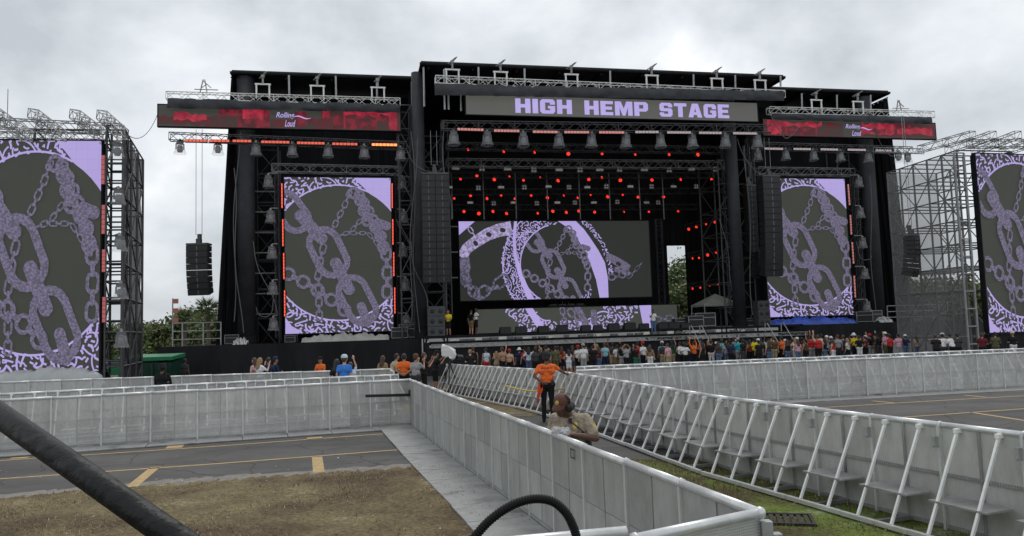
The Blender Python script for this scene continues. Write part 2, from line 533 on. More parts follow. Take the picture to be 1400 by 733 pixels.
paint('parking_line', [(30, 625), (24, 627)], .35)
paint('parking_line', [(1100, 559), (1400, 540.5), (1600, 527)], .10)
paint('parking_line', [(1215, 572), (1400, 559), (1600, 545)], .10)
paint('parking_line', [(1192, 547.5), (1222, 551)], .12)
paint('parking_line', [(1318, 539), (1348, 542.5)], .12)
paint('parking_line', [(1328, 564), (1400, 575), (1500, 590)], .12)
# ------------------------------------------------------------------ stage: deck, roof, drapes
GZS = -0.35
def sthing(name, label, cat, s, w, z, group=None):
    return thing(name, label, cat, W((s, w, z)), group)
# deck
deck = sthing('stage_deck', 'long black skirted stage deck running the width of the stage', 'stage deck', -4, -3, GZS)
M_DECK = mat('deck_ply', (0.018, 0.018, 0.02), 0.85, var=.3, scale=1.2, spec=.05)
MB(W).bx(-17.5, 10.3, -3.2, 14, 1.98, 2.12).build('deck_floor', M_DECK, deck)
MB(W).bx(-34.0, -17.502, -2.0, 12, 1.86, 2.0).build('deck_floor', M_DECK, deck)
MB(W).bx(10.302, 23.6, -2.0, 12, 1.94, 2.08).build('deck_floor', M_DECK, deck)
MB(W).bx(-17.2, 9.0, -5.4, -3.202, 1.60, 1.72).build('catwalk', M_DECK, deck)
def skirt(s0, s1, w, z0, z1, name='skirt', amp=.05, parent=deck, lean=0.0, m=None, step=.22, wbot=0.0):
    mb = MB(W)
    n = max(2, int(abs(s1 - s0) / step))
    vs = []
    for i in range(n + 1):
        s = s0 + (s1 - s0) * i / n
        a = amp * (math.sin(i * 2.1) * .6 + random.uniform(-.5, .5))
        for z, q in ((z0, 1.0), ((z0 + z1) / 2, .7), (z1, .2)):
            vs.append((s + lean * (z1 - z) / (z1 - z0), w + a * q - wbot * (z1 - z) / (z1 - z0), z))
    fs = []
    for i in range(n):
        for k in range(2):
            a = i * 3 + k
            fs.append((a, a + 3, a + 4, a + 1))
    mb.add(vs, fs)
    return mb.build(name, m or M_BLACK, parent)
skirt(-34.0, -17.4, -2.06, GZS, 1.99)
skirt(-17.2, 9.0, -5.46, GZS, 1.42)
skirt(9.0, 23.6, -2.06, GZS, 2.07)
MB(W).bx(-34.06, -34.0, -2.0, 12, GZS, 1.99).build('skirt', M_BLACK, deck)
MB(W).bx(-17.3, -17.2, -5.46, -2.0, GZS, 1.70).build('skirt', M_BLACK, deck)
MB(W).bx(9.0, 9.1, -5.46, -2.0, GZS, 1.70).build('skirt', M_BLACK, deck)
for (a, b) in ((-17.2, 9.0),):
    MB(W).bx(a, b, -5.48, -5.40, 1.724, 1.80).build('edge_beam', M_DARK, deck)
MB(W).bx(-17.5, 10.3, -3.28, -3.202, 2.0, 2.16).build('edge_beam', M_DARK, deck)
# roofs
roof = sthing('stage_roof', 'black flat stage roof with a raised middle bay and dark columns', 'stage roof', -4, 5, GZS)
def roof_bay(s0, s1, w0, w1, z):
    MB(W).bx(s0, s1, w0, w1, z - .14, z + .05).build('roof_panel', M_ROOF, roof)
    b = MB(W); b.tube((s0 - .1, w0 - .05, z - .16), (s1 + .1, w0 - .05, z - .16), .11, n=8); b.build('fascia_tube', M_DARK, roof)
    for q in (s0, s1):
        b = MB(W); b.tube((q, w0, z - .22), (q, w1, z - .22), .10, n=8); b.build('roof_edge_tube', M_DARK, roof)
    for k in range(int((s1 - s0) / 3.1) + 1):
        s = s0 + .5 + k * 3.1
        if s > s1: break
        b = MB(W); b.bar((s, w0 + .1, z - .32), (s, w1, z - .32), .16, .3); b.build('rafter', M_DARK, roof)
roof_bay(-17.1, 10.1, -3.0, 14.0, 20.85)
roof_bay(-29.85, -17.12, 0.0, 14.0, 20.78)
roof_bay(10.12, 21.35, 0.0, 14.0, 20.95)
# raised kink at the middle bay and light vertical roof struts
for px0, py0, py1, w in [(395, 103, 133, -.4), (459, 104, 136, -.4), (515, 107, 137, -.4), (563, 112, 182, -.4), (579, 92, 146, -2.9), (607, 95, 150, -3.2), (654, 92, 118, -3.2), (717, 94, 118, -3.2), (834, 97, 120, -3.2),
                       (948, 102, 118, -3.2), (1005, 103, 120, -3.2), (1067, 104, 118, -3.2), (1096, 128, 148, -.4), (1144, 130, 150, -.4), (1190, 130, 154, -.4), (613, 130, 150, -3.1), (630, 128, 152, -3.1)]:
    a, b = S(px0, py0, w), S(px0 + (py1 - py0) * .02, py1, w)
    q = MB(W); q.tube((a[0], w, a[1]), (b[0], w, b[1]), .07, n=6); q.build('roof_strut', M_STEEL, roof)
# columns
def column(px, pz0, w, r, m, z1=20.5, r2=None):
    s, _ = S(px, pz0, w)
    q = MB(W); q.tube((s, w, 2.0), (s, w, z1), r, r2 or r, n=16); q.build('column', m, roof, smooth=True)
    q = MB(W); q.lathe([(r + .12, 2.0), (r + .12, 2.5), (r, 2.55)], 16, (s, w, 0)); q.build('column_base', M_DARK, roof)
    return s
column(337, 455, .6, .60, M_COLUMN)
column(578, 455, -1.6, .42, M_COLUMN)
column(1012, 440, -1.0, .46, M_COLUMN)
column(1199, 430, .6, .62, M_COLUMN)
# rear and side drapes
def drape(label, s0, s1, w, z0, z1, amp=.12, lean=0.0, wbot=0.0):
    root = sthing('stage_drape', label, 'stage drape', (s0 + s1) / 2, w, z0)
    n = max(1, round(abs(s1 - s0) / 3.2))
    for i in range(n):
        a, b = s0 + (s1 - s0) * i / n - (.18 if i else 0), s0 + (s1 - s0) * (i + 1) / n
        skirt(a, b, w, z0, z1, 'cloth', amp, root, lean, None, .2, wbot)
    q = MB(W); q.tube((s0, w, z1 + .05), (s1, w, z1 + .05), .05, n=6); q.build('drape_pipe', M_DARK, root)
    return root
drape('black drape hung behind the tall screen of the banner wing by the palm trees', -30.0, -17.6, 4.0, 2.0, 20.3)
drape('black drape hung behind the tall screen above the blue tarpaulin', 10.6, 21.3, 4.0, 2.0, 20.4)
# rear wall of the middle bay, with the gap where trees show through
ho = [S(912, 336, 13)[0], S(936, 336, 13)[0]]
hz = [S(912, 336, 13)[1], 2.1]
drape('wide black drape closing the rear of the middle bay', -18.2, ho[0] , 13.0, 2.12, 20.66)
drape('black drape above the daylight gap at the rear of the stage', ho[0] - .15, ho[1] + .15, 13.12, hz[0], 20.66)
drape('black drape beside the daylight gap at the rear of the stage', ho[1], 14.5, 13.0, 2.12, 20.66)
def side_drape(label, s_top, s_bot, w0, w1, z0, z1):
    root = sthing('stage_drape', label, 'stage drape', s_bot, (w0 + w1) / 2, z0)
    n = max(1, round((w1 - w0) / 3))
    for i in range(n):
        a, b = w0 + (w1 - w0) * i / n, w0 + (w1 - w0) * (i + 1) / n
        mb = MB(W); vs = []; m = 14
        for k in range(m + 1):
            w = a + (b - a) * k / m
            d = .1 * math.sin(k * 2.3 + i) + random.uniform(-.04, .04)
            for t in (0, .4, .8, 1):
                vs.append((s_bot + (s_top - s_bot) * t + d, w, z0 + (z1 - z0) * t))
        fs = [(k * 4 + j, k * 4 + 4 + j, k * 4 + 5 + j, k * 4 + 1 + j) for k in range(m) for j in range(3)]
        mb.add(vs, fs); mb.build('cloth', M_BLACK, root)
    q = MB(W); q.tube((s_top, w0, z1 + .05), (s_top, w1, z1 + .05), .05, n=6); q.build('drape_pipe', M_DARK, root)
side_drape('black side drape splayed out towards the palm trees at the end of the stage', -29.9, -30.9, .1, 11.5, 2.0, 20.3)
side_drape('black side drape splayed out towards the mesh covered scaffold tower', 21.35, 22.3, .1, 11.5, 2.0, 20.4)
side_drape('black side drape between the middle bay and the palm tree wing', -17.55, -17.55, -1.0, 13, 2.12, 20.3)
side_drape('black side drape between the middle bay and the blue tarpaulin wing', 12.1, 12.1, 4.1, 13, 2.12, 20.3)
# black masking strips beside the tall screens
drape('narrow black drape masking the gap between the end column and the tall screen', -30.4, -28.4, 1.6, 2.0, 16.4, .15)

# ------------------------------------------------------------------ trusses
def truss(name, label, p0, p1, size, m, group=None, seg=None, wd=None):
    """box truss between two world points: four chords and zigzag lacing"""
    p0, p1 = Vector(p0), Vector(p1)
    root = thing(name, label, 'truss', (p0 + p1) / 2, group)
    d = (p1 - p0).normalized(); L = (p1 - p0).length
    u = Vector((0, 0, 1)) if abs(d.z) < .9 else Vector((0, 1, 0))
    s = d.cross(u).normalized(); u = s.cross(d)
    h = size / 2; wd = (wd or size) / 2; r = max(.022, size * .06)
    cs = []
    for a, b in ((-1, -1), (1, -1), (1, 1), (-1, 1)):
        o = s * wd * a + u * h * b
        cs.append(o)
        q = MB(); q.tube(p0 + o, p1 + o, r, n=6); q.build('chord', m, root)
    seg = seg or size * 1.1
    n = max(2, int(L / seg)); lace = MB(); rr = r * .62
    for i in range(n):
        a, b = p0 + d * L * i / n, p0 + d * L * (i + 1) / n
        for k in range(4):
            o1, o2 = cs[k], cs[(k + 1) % 4]
            lace.tube(a + (o1 if i % 2 == 0 else o2), b + (o2 if i % 2 == 0 else o1), rr, n=4, caps=False)
            if i % 4 == 0: lace.tube(a + o1, a + o2, rr * 1.2, n=4, caps=False)
    for k in range(4): lace.tube(p1 + cs[k], p1 + cs[(k + 1) % 4], rr, n=4, caps=False)
    lo = lace.build('lacing', m, root); lo['kind'] = 'stuff'
    return root
def truss_px(label, a, b, w, size, m, group=None, name='truss', **k):
    s0, z0 = S(a[0], a[1], w); s1, z1 = S(b[0], b[1], w)
    return truss(name, label, W((s0, w, z0)), W((s1, w, z1)), size, m, group, **k)
truss_px('bright aluminium truss along the top of the red banner over the palm tree wing', (228, 131.5), (547, 140.5), -1.2, .5, M_ALU)
truss_px('long bright aluminium truss above the lettered banner', (595, 110), (1071, 130), -3.7, .52, M_ALU)
truss_px('bright aluminium truss along the top of the red banner over the blue tarpaulin', (1050, 151.5), (1275, 157.5), -1.2, .5, M_ALU)
truss_px('dark front lighting truss below the red banner over the palm tree wing', (232, 187), (556, 200), -1.6, .5, M_TRD)
truss_px('dark front lighting truss below the lettered banner', (604, 172), (1052, 177), -4.0, .55, M_TRD)
truss_px('dark front lighting truss below the red banner over the blue tarpaulin', (1040, 200), (1245, 206), -1.6, .5, M_TRD)
truss_px('grey truss carrying the tall screen beside the end column', (372, 230), (548, 234), .5, .55, M_ALUD)
truss_px('grey truss carrying the tall screen above the blue tarpaulin', (1035, 234), (1166, 236), .5, .55, M_ALUD)
for n, (y0, y1, w, sz) in enumerate([(200, 206, 0, .5), (223, 226, 3, .6), (240, 240, 4.5, .45), (263, 261, 6.5, .45), (284, 283, 8.5, .45)]):
    truss_px(['black truss with the front row of red lamps', 'grey black truss of square blinder lamps behind the front red lamps', 'black truss with the second row of red lamps',
              'black truss with the third row of red lamps', 'black truss with the red lamps directly over the wide screen'][n], (610, y0), (1000 - n * 12, y1), w, sz, M_TRD if n != 1 else M_ALUD)
# vertical dark hanging bars inside the middle bay
for x in (617, 660, 704, 747, 791, 832, 873, 905):
    s, z0 = S(x, 235, 5.5); _, z1 = S(x, 300, 5.5)
    q = MB(W); q.tube((s, 5.5, z0), (s, 5.5, z1), .045, n=6)
    tag(q.build('hanging_pipe', M_ALUD), 'thin vertical steel pipe hanging behind the red lamps', 'pipe', 'hanging pipes in the middle bay')
# hoist frames on the trusses
hoist = thing('hoist_frame', '', 'hoist frame')
q = MB(); q.bar((-.42, 0, 0), (-.42, 0, .95), .1); q.build('frame_leg', M_ALU, hoist, base='local')
q = MB(); q.bar((.42, 0, 0), (.42, 0, .95), .1); q.build('frame_leg', M_ALU, hoist, base='local')
q = MB(); q.bar((-.52, 0, 1.0), (.52, 0, 1.0), .1); q.build('frame_head', M_ALU, hoist, base='local')
q = MB(); q.bar((0, 0, 1.02), (0, 0, 1.5), .12); q.box((0, 0, 1.55), (.22, .2, .18)); q.bar((-.25, .3, 1.5), (.2, -.3, 1.75), .05); q.bar((-.1, .3, 1.45), (.3, -.3, 1.8), .05); q.build('hoist', M_ALUD, hoist, base='local')
HP = Proto(hoist)
for grp, w, pts in [('the lettered banner', -3.75, [(619, 115), (685, 118), (782, 121), (892, 122), (981, 126), (1040, 128)]), ('the red banner beside the palm trees', -1.2, [(359.5, 135), (434, 137), (517, 139)]), ('the red banner over the blue tarpaulin', -1.2, [(1117, 154), (1174, 156)])]:
    for i, (x, y) in enumerate(pts):
        s, z = S(x, y, w)
        HP.place(TRZ(W((s, w, z)), SA), nth('white hoist frame over ' + grp, i, 'the palm side'), 'hoist frames over ' + grp)
# folded arm at the free ends of the outer trusses
for (x, y, lab) in ((281, 127, 'small steel outrigger frame on the truss end beside the palm trees'), (1231, 152, 'small steel outrigger frame on the truss end beside the scaffold tower')):
    s, z = S(x, y, -1.2)
    q = MB(W); q.bar((s - .35, -1.2, z), (s - .15, -1.2, z + .9), .06); q.bar((s + .1, -1.2, z), (s - .05, -1.2, z + .9), .06); q.bar((s - .7, -1.2, z + .22), (s + .8, -1.2, z + .22), .05); q.bar((s - .15, -1.2, z + .8), (s + .35, -1.2, z + .35), .05)
    q.bar((s - .3, -1.2, z + .3), (s + .1, -1.2, z + .6), .04)
    tag(q.build('outrigger_frame', M_ALUD), lab, 'frame')

# black cloth swags between truss and banner
def swag(label, x0, x1, yt0, yt1, yb0, yb1, w):
    a0, b0 = S(x0, yt0, w), S(x0, yb0, w); a1, b1 = S(x1, yt1, w), S(x1, yb1, w)
    n = int(abs(a1[0] - a0[0]) / .3); mb = MB(W); vs = []
    for i in range(n + 1):
        t = i / n
        s = a0[0] + (a1[0] - a0[0]) * t
        zt = a0[1] + (a1[1] - a0[1]) * t; zb = b0[1] + (b1[1] - b0[1]) * t
        sg = abs(math.sin(t * n * .3 / 2.3 * math.pi / 1.0))
        for k in range(4):
            vs.append((s, w + random.uniform(-.09, .09) - (.10 * math.sin(k / 3 * math.pi)), zt + (zb - zt) * k / 3 - (.12 * (1 - sg) if k in (1, 2) else 0)))
    fs = [(i * 4 + k, i * 4 + k + 1, i * 4 + k + 5, i * 4 + k + 4) for i in range(n) for k in range(3)]
    mb.add(vs, fs)
    m = mat('swag_cloth', (0.045, 0.048, 0.055), .75, var=.3, scale=1.0, bump=.5, bscale=2)
    tag(mb.build('cloth_swag', m, smooth=True), label, 'cloth')
swag('dark cloth strip gathered above the red banner beside the palm trees', 229, 547, 134, 143, 148, 154, -1.5)
swag('dark cloth strip gathered above the lettered banner', 594, 1071, 114, 125, 130, 138, -4.02)
swag('dark cloth strip gathered above the red banner over the blue tarpaulin', 1055, 1274, 155, 160, 163, 170, -1.5)

# dark vertical tower trusses around the middle bay
for x, y0, y1, w, lab in [(566, 150, 455, -.6, 'black vertical truss beside the twin line array'), (607, 165, 430, 1.5, 'black vertical truss at the edge of the wide screen'), (990, 190, 430, 2.5, 'black vertical truss behind the round column'), (1024, 190, 250, 1.0, 'black vertical truss above the smaller line array'), (900, 300, 420, 7.0, 'black vertical truss between the wide screen and the daylight gap')]:
    s, z0 = S(x, y0, w); _, z1 = S(x, y1, w)
    truss('tower_truss', lab, W((s, w, max(z1, 2.14))), W((s, w, z0)), .5, M_TRD)
# ------------------------------------------------------------------ LED screens and their pictures
def led(name, col, es=1.0, base=None, grid=True, speckle=None, sscale=9.0):
    m = mat(name, base or tuple(c * .12 for c in col), .5, spec=.25)
    nt = m.node_tree; b = nt.nodes['Principled BSDF']
    b.inputs['Emission Strength'].default_value = es
    tc = nt.nodes.new('ShaderNodeTexCoord')
    n = nt.nodes.new('ShaderNodeTexNoise'); n.inputs['Scale'].default_value = sscale if speckle else .35
    n.inputs['Detail'].default_value = 3 if speckle else 2
    nt.links.new(tc.outputs['Object'], n.inputs['Vector'])
    r = nt.nodes.new('ShaderNodeValToRGB')
    if speckle:
        r.color_ramp.elements[0].position = .40; r.color_ramp.elements[1].position = .62
        r.color_ramp.elements[0].color = (*col, 1); r.color_ramp.elements[1].color = (*speckle, 1)
    else:
        r.color_ramp.elements[0].color = (*[c * .9 for c in col], 1); r.color_ramp.elements[1].color = (*[c * 1.08 for c in col], 1)
    nt.links.new(n.outputs[0], r.inputs[0])
    last = r.outputs[0]
    if grid:
        bt = nt.nodes.new('ShaderNodeTexBrick')
        bt.offset = 0.0
        bt.inputs['Scale'].default_value = 1.0
        bt.inputs['Brick Width'].default_value = .5; bt.inputs['Row Height'].default_value = .5; bt.inputs['Mortar Size'].default_value = .012
        bt.inputs['Color1'].default_value = (1, 1, 1, 1); bt.inputs['Color2'].default_value = (.96, .97, .975, 1); bt.inputs['Mortar'].default_value = (.90, .90, .90, 1)
        sx = nt.nodes.new('ShaderNodeSeparateXYZ'); cb = nt.nodes.new('ShaderNodeCombineXYZ')
        nt.links.new(tc.outputs['Object'], sx.inputs[0]); nt.links.new(sx.outputs[0], cb.inputs[0]); nt.links.new(sx.outputs[2], cb.inputs[1])
        nt.links.new(cb.outputs[0], bt.inputs['Vector'])
        mx = nt.nodes.new('ShaderNodeMixRGB'); mx.blend_type = 'MULTIPLY'; mx.inputs[0].default_value = 1
        nt.links.new(last, mx.inputs[1]); nt.links.new(bt.outputs[0], mx.inputs[2]); last = mx.outputs[0]
    nt.links.new(last, b.inputs['Emission Color'])
    return m
L_BASE = led('screen_dark', (0.030, 0.033, 0.026), 1, (.03, .031, .028))
L_BASEC = led('screen_darker', (0.016, 0.018, 0.015), 1, (.02, .02, .02))
L_PUR = led('screen_purple', (0.37, 0.30, 0.60), 1, (.05, .05, .06))
L_CHAIN = led('screen_chain', (0.068, 0.061, 0.088), 1, (.03, .03, .035), False, (0.155, 0.132, 0.22), 9)
L_CHAIN2 = led('screen_chain_bright', (0.16, 0.135, 0.22), 1, (.03, .03, .035), False, (0.38, 0.32, 0.56), 6)
L_CHAIN3 = led('screen_chain_dim', (0.035, 0.033, 0.045), 1, (.03, .03, .035), False, (0.13, 0.115, 0.19), 6)
L_RED = led('screen_red', (0.19, 0.010, 0.024), 1, (.03, .02, .02), False, (0.36, 0.022, 0.045), 1.6)
L_REDD = led('screen_deep_red', (0.055, 0.008, 0.012), 1, (.03, .02, .02), False, (0.17, 0.010, 0.022), 1.8)
L_MAR = led('screen_maroon', (0.034, 0.022, 0.020), 1, (.03, .02, .02), False, (0.075, 0.010, 0.014), 1.1)
L_SIGN = led('sign_grey', (0.075, 0.074, 0.068), 1, (.04, .04, .038))
L_RIB = led('ribbon_dark', (0.035, 0.035, 0.03), 1, (.03, .03, .028))

def clip_rect(poly, x0, x1, y0, y1):
    def cut(ps, f, g):
        out = []
        for i in range(len(ps)):
            a, b = ps[i - 1], ps[i]
            fa, fb = f(a), f(b)
            if fa >= 0: 
                if fb >= 0: out.append(b)
                else: out.append(g(a, b, fa, fb))
            elif fb >= 0:
                out.append(g(a, b, fa, fb)); out.append(b)
        return out
    def g(a, b, fa, fb):
        t = fa / (fa - fb)
        return (a[0] + (b[0] - a[0]) * t, a[1] + (b[1] - a[1]) * t)
    for f in (lambda p: p[0] - x0, lambda p: x1 - p[0], lambda p: p[1] - y0, lambda p: y1 - p[1]):
        if len(poly) < 3: return []
        poly = cut(poly, f, g)
    return poly if len(poly) >= 3 else []
class Art:
    """flat picture pieces on a screen; each stroke a fraction of a millimetre above the last"""
    def __init__(self, to_local, rect, depth=-.006):
        self.T, self.r, self.d, self.layers, self.k = to_local, rect, depth, {}, 0
    def poly(self, pts, layer, q=None):
        if q is None:
            self.k += 1; q = self.k
        ps = clip_rect([self.T(p) for p in pts], *self.r)
        if not ps: return
        mb = self.layers.setdefault(layer, MB())
        y = self.d - (.0004 * q)
        mb.add([(a, y, b) for a, b in ps], [tuple(range(len(ps)))])
    def stroke(self, pts, wd, layer, closed=False):
        pts = [Vector(p) for p in pts]; n = len(pts)
        if n < 2: return
        self.k += 1; k = self.k
        L, R = [], []
        for i in range(n):
            a = pts[i - 1] if (i or closed) else pts[0]
            b = pts[(i + 1) % n] if (i < n - 1 or closed) else pts[-1]
            d = (b - a)
            d = d.normalized() if d.length > 1e-9 else Vector((1, 0))
            w = wd[i] if isinstance(wd, (list, tuple)) else wd
            o = Vector((-d.y, d.x)) * w / 2
            L.append(pts[i] + o); R.append(pts[i] - o)
        for i in range(n if closed else n - 1):
            j = (i + 1) % n
            self.poly([L[i], L[j], R[j], R[i]], layer, k)
    def stadium(self, c, ang, ln, wd, layer, thick=None):
        pts = []
        r = wd / 2; h = max(ln / 2 - r, 0)
        for k in range(16):
            a = 2 * math.pi * k / 16
            x, y = r * math.cos(a), r * math.sin(a)
            x += h if math.cos(a) > 0 else -h
            pts.append((c[0] + x * math.cos(ang) - y * math.sin(ang), c[1] + x * math.sin(ang) + y * math.cos(ang)))
        if thick: self.stroke(pts, thick, layer, True)
        else: self.poly(pts, layer)
    def chain(self, path, pitch, wd, layer, th=None):
        P = [Vector(p) for p in path]; seg = [(b - a).length for a, b in zip(P[:-1], P[1:])]; L = sum(seg)
        n = max(2, int(L / pitch))
        def at(t):
            for s, a, b in zip(seg, P[:-1], P[1:]):
                if t <= s: return a.lerp(b, t / s), (b - a)
                t -= s
            return P[-1], P[-1] - P[-2]
        for i in range(n):
            c, d = at((i + .5) * L / n); a = math.atan2(d.y, d.x)
            if i % 2 == 0: self.stadium(c, a, pitch * 1.5, wd, layer, th or wd * .3)
            else: self.stadium(c, a, pitch * 1.3, wd * .42, layer)
    def scribble(self, inside, box, n, wd, step, layer, seed):
        rg = random.Random(seed)
        made = tries = 0; cellsz = wd * 1.0; occ = {}
        def near(p, me):
            i, j = int(p.x // cellsz), int(p.y // cellsz)
            for a in (-1, 0, 1):
                for b in (-1, 0, 1):
                    for (q, t) in occ.get((i + a, j + b), ()):
                        if t != me and (q - p).length < wd * 1.55: return True
            return False
        while made < n and tries < n * 60:
            tries += 1
            p = Vector((rg.uniform(box[0], box[1]), rg.uniform(box[2], box[3])))
            if not inside(p) or near(p, -1): continue
            a = rg.uniform(0, 6.28); c = rg.uniform(-.5, .5); pts = [p]
            for k in range(rg.randint(8, 20)):
                if rg.random() < .16: a += rg.choice((-1.6, 1.6)); c = rg.uniform(-.6, .6)
                a += c
                p = p + Vector((math.cos(a), math.sin(a))) * step
                if not inside(p): break
                if near(p, tries) and rg.random() < .6: break
                pts.append(p)
            if len(pts) > 2:
                self.stroke(pts, wd * rg.uniform(.75, 1.15), layer); made += 1
                dense = [pts[i].lerp(pts[i + 1], t) for i in range(len(pts) - 1) for t in (0, .5)]
                for p in dense: occ.setdefault((int(p.x // cellsz), int(p.y // cellsz)), []).append((p, tries))
    def finish(self, parent, names):
        for layer, mb in self.layers.items():
            nm, m = names[layer]
            o = mb.build(nm, m, parent, base='local'); o['kind'] = 'stuff'

def imag_art(A, seed):
    c, R = Vector((463, 346)), 92.0
    def ringpt(a, r): return (c.x + r * math.cos(a), c.y - r * math.sin(a))
    # solid band across the upper corner, corner block at the bottom
    band = [ringpt(math.radians(a), R * (1 + .012 * math.sin(a))) for a in range(-5, 66, 5)] + [(520, 243), (533, 250), (545, 262), (560, 330)]
    A.poly([ringpt(math.radians(a), R) for a in (62, 55, 48, 42)] + [(536, 268), (536, 246), (521, 236), (478, 236)], 'purple')
    A.poly([ringpt(math.radians(a), R) for a in (42, 38, 34, 30)] + [(545, 305), (545, 262), (536, 268)], 'purple')
    A.poly([(388, 430), (397, 444), (410, 452), (404, 460), (388, 460)], 'purple')
    def ins(p):
        d = (p - c).length
        if d < R: return False
        a = math.degrees(math.atan2(c.y - p.y, p.x - c.x))
        if 28 < a < 62: return p.x > 522 and p.y < 252
        return d < R * 1.5
    A.scribble(ins, (384, 542, 238, 285), 90, 2.1, 2.4, 'purple', seed)
    A.scribble(ins, (384, 542, 395, 462), 170, 2.2, 2.4, 'purple', seed + 1)
    A.stroke([ringpt(math.radians(a), R + 1) for a in range(64, 141, 4)], 2.0, 'purple')
    A.stroke([ringpt(math.radians(a), R + 1) for a in range(215, 331, 4)], 2.0, 'purple')
    # big chain
    A.stadium((398, 290), math.radians(52), 58, 34, 'chain', 9)
    A.stadium((425, 311), math.radians(48), 58, 17, 'chain')
    A.stadium((448, 346), math.radians(63), 66, 40, 'chain', 9.5)
    A.stadium((467, 379), math.radians(63), 56, 16, 'chain')
    A.stadium((487, 412), math.radians(62), 66, 38, 'chain', 9)
    A.stadium((496, 432), math.radians(70), 36, 13, 'chain')
    # tangle and small chains
    A.chain([(479, 262), (471, 282), (453, 317)], 7, 6.5, 'chain')
    A.chain([(481, 262), (492, 270), (497, 285), (502, 302), (518, 316), (523, 335), (526, 350)], 7, 14, 'chain')
    A.chain([(490, 264), (500, 280), (509, 297), (515, 310)], 6, 12, 'chain')
    A.stadium((523, 308), .3, 26, 13, 'chain'); A.stadium((498, 288), 1.3, 34, 9, 'chain'); A.stadium((519, 325), 1.2, 34, 12, 'chain')
    A.chain([(527, 342), (529, 372), (528, 408)], 12, 13, 'chain')
    A.chain([(493, 302), (479, 318), (464, 323)], 6, 5, 'chain'); A.chain([(480, 320), (503, 320), (516, 336)], 6, 4.5, 'chain')
    A.chain([(442, 337), (438, 352), (434, 378), (435, 436)], 9, 8, 'chain')
    A.chain([(389, 372), (424, 391), (456, 414), (482, 436)], 10.5, 15, 'chain', 4.2)
def screen(label, s0, s1, z0, z1, w, base_m, group=None, thick=.25, name='led_screen', rot=SA, loc=None, cat='screen'):
    """screen with its picture plane at local y=0, x from 0 to its width, z from 0 to its height"""
    root = thing(name, label, cat, loc or W((s0, w, z0)), group, rot)
    wd, h = s1 - s0, z1 - z0
    MB().bx(0, wd, 0, thick, 0, h).build('panel', base_m, root, base='local')
    t = .07
    for (a, b, c, d) in ((-t, -.004, -t, h + t), (wd + .004, wd + t, -t, h + t), (0, wd, -t, -.004), (0, wd, h + .004, h + t)): MB().bx(a, b, -.02, thick, c, d).build('frame', M_DARK, root, base='local')
    f = MB(); n = int(wd / 1.2)
    for k in range(n + 1): f.bx(wd * k / n - .04, wd * k / n + .04, thick + .003, thick + .12, .05, h - .05)
    f.build('rear_frame', M_DARK, root, base='local')
    return root, wd, h
NM = {'purple': ('purple_graphic', L_PUR), 'chain': ('chain_graphic', L_CHAIN), 'bright': ('bright_chain_graphic', L_CHAIN2), 'dim': ('faint_chain_graphic', L_CHAIN3), 'red': ('red_graphic', L_RED), 'deep': ('deep_red_graphic', L_REDD), 'maroon': ('maroon_graphic', L_MAR)}
def imag(label, s0, s1, z0, z1, w, seed, **k):
    root, wd, h = screen(label, s0, s1, z0, z1, w, L_BASE, **k)
    T = lambda p: ((p[0] - 389.5) / 146.5 * wd, (455 - p[1]) / 212.5 * h)
    A = Art(T, (0, wd, 0, h)); imag_art(A, seed); A.finish(root, NM)
    return root
imag('tall screen of purple chains with glowing red light bars, beside the stage end column', -26.42, -19.18, 2.6, 13.37, 0, 3)
imag('tall screen of purple chains standing above the blue tarpaulin', 9.5, 16.78, 2.75, 13.6, 0, 3)
# side towers' screens: bigger in the picture because they stand nearer
lsr = dep(137, 350, 36.0)
LSW = 5.6; lang = math.radians(9.0)
lx0 = (lsr[0] - LSW * math.cos(lang), 36.0 - LSW * math.sin(lang))
lz1, lz0 = dep(137, 193, 36)[2], dep(137, 507, 36)[2]
imag('free standing tall screen of purple chains behind the grey plastic sheeting', 0, LSW, lz0, lz1, 0, 3, rot=lang, loc=(lx0[0], lx0[1], lz0))
rsr = dep(1343, 330, 46.0)
rz1, rz0 = dep(1337, 210, 46)[2], dep(1350, 455, 46)[2]
imag('free standing tall screen of purple chains against the mesh covered scaffold', 0, 5.6, rz0, rz1, 0, 3, rot=math.radians(14), loc=(rsr[0], 46.0, rz0))

# wide centre screen
WC = 4.0
cs0, cz1 = S(627, 303, WC); cs1, _ = S(886.5, 302, WC); cz0 = (S(888, 405, WC)[1] + S(630, 412, WC)[1]) / 2; cz1 = (S(627, 303, WC)[1] + S(886, 302, WC)[1]) / 2
root, wd, h = screen('wide screen hung over the middle of the stage showing a purple ring and chains', cs0, cs1, cz0, cz1, WC, L_BASEC)
def Tc(p):
    s, z = S(p[0], p[1], WC)
    return (s - cs0, z - cz0)
A = Art(Tc, (0, wd, 0, h))
A.poly([(627, 302), (650, 302), (627, 322)], 'purple')
C0 = Vector((765, 361))
def inC(p):
    d = p - C0; r = math.hypot(d.x / 1.0, d.y / 1.02)
    if r < 53: return False
    if r > 80: return False
    if d.x > 0:
        e = math.hypot(p.x - 742, (p.y - 385) * .92)
        if 68 < e < 90: return False
        if e >= 90: return e < 97 and p.y < 375
    return True
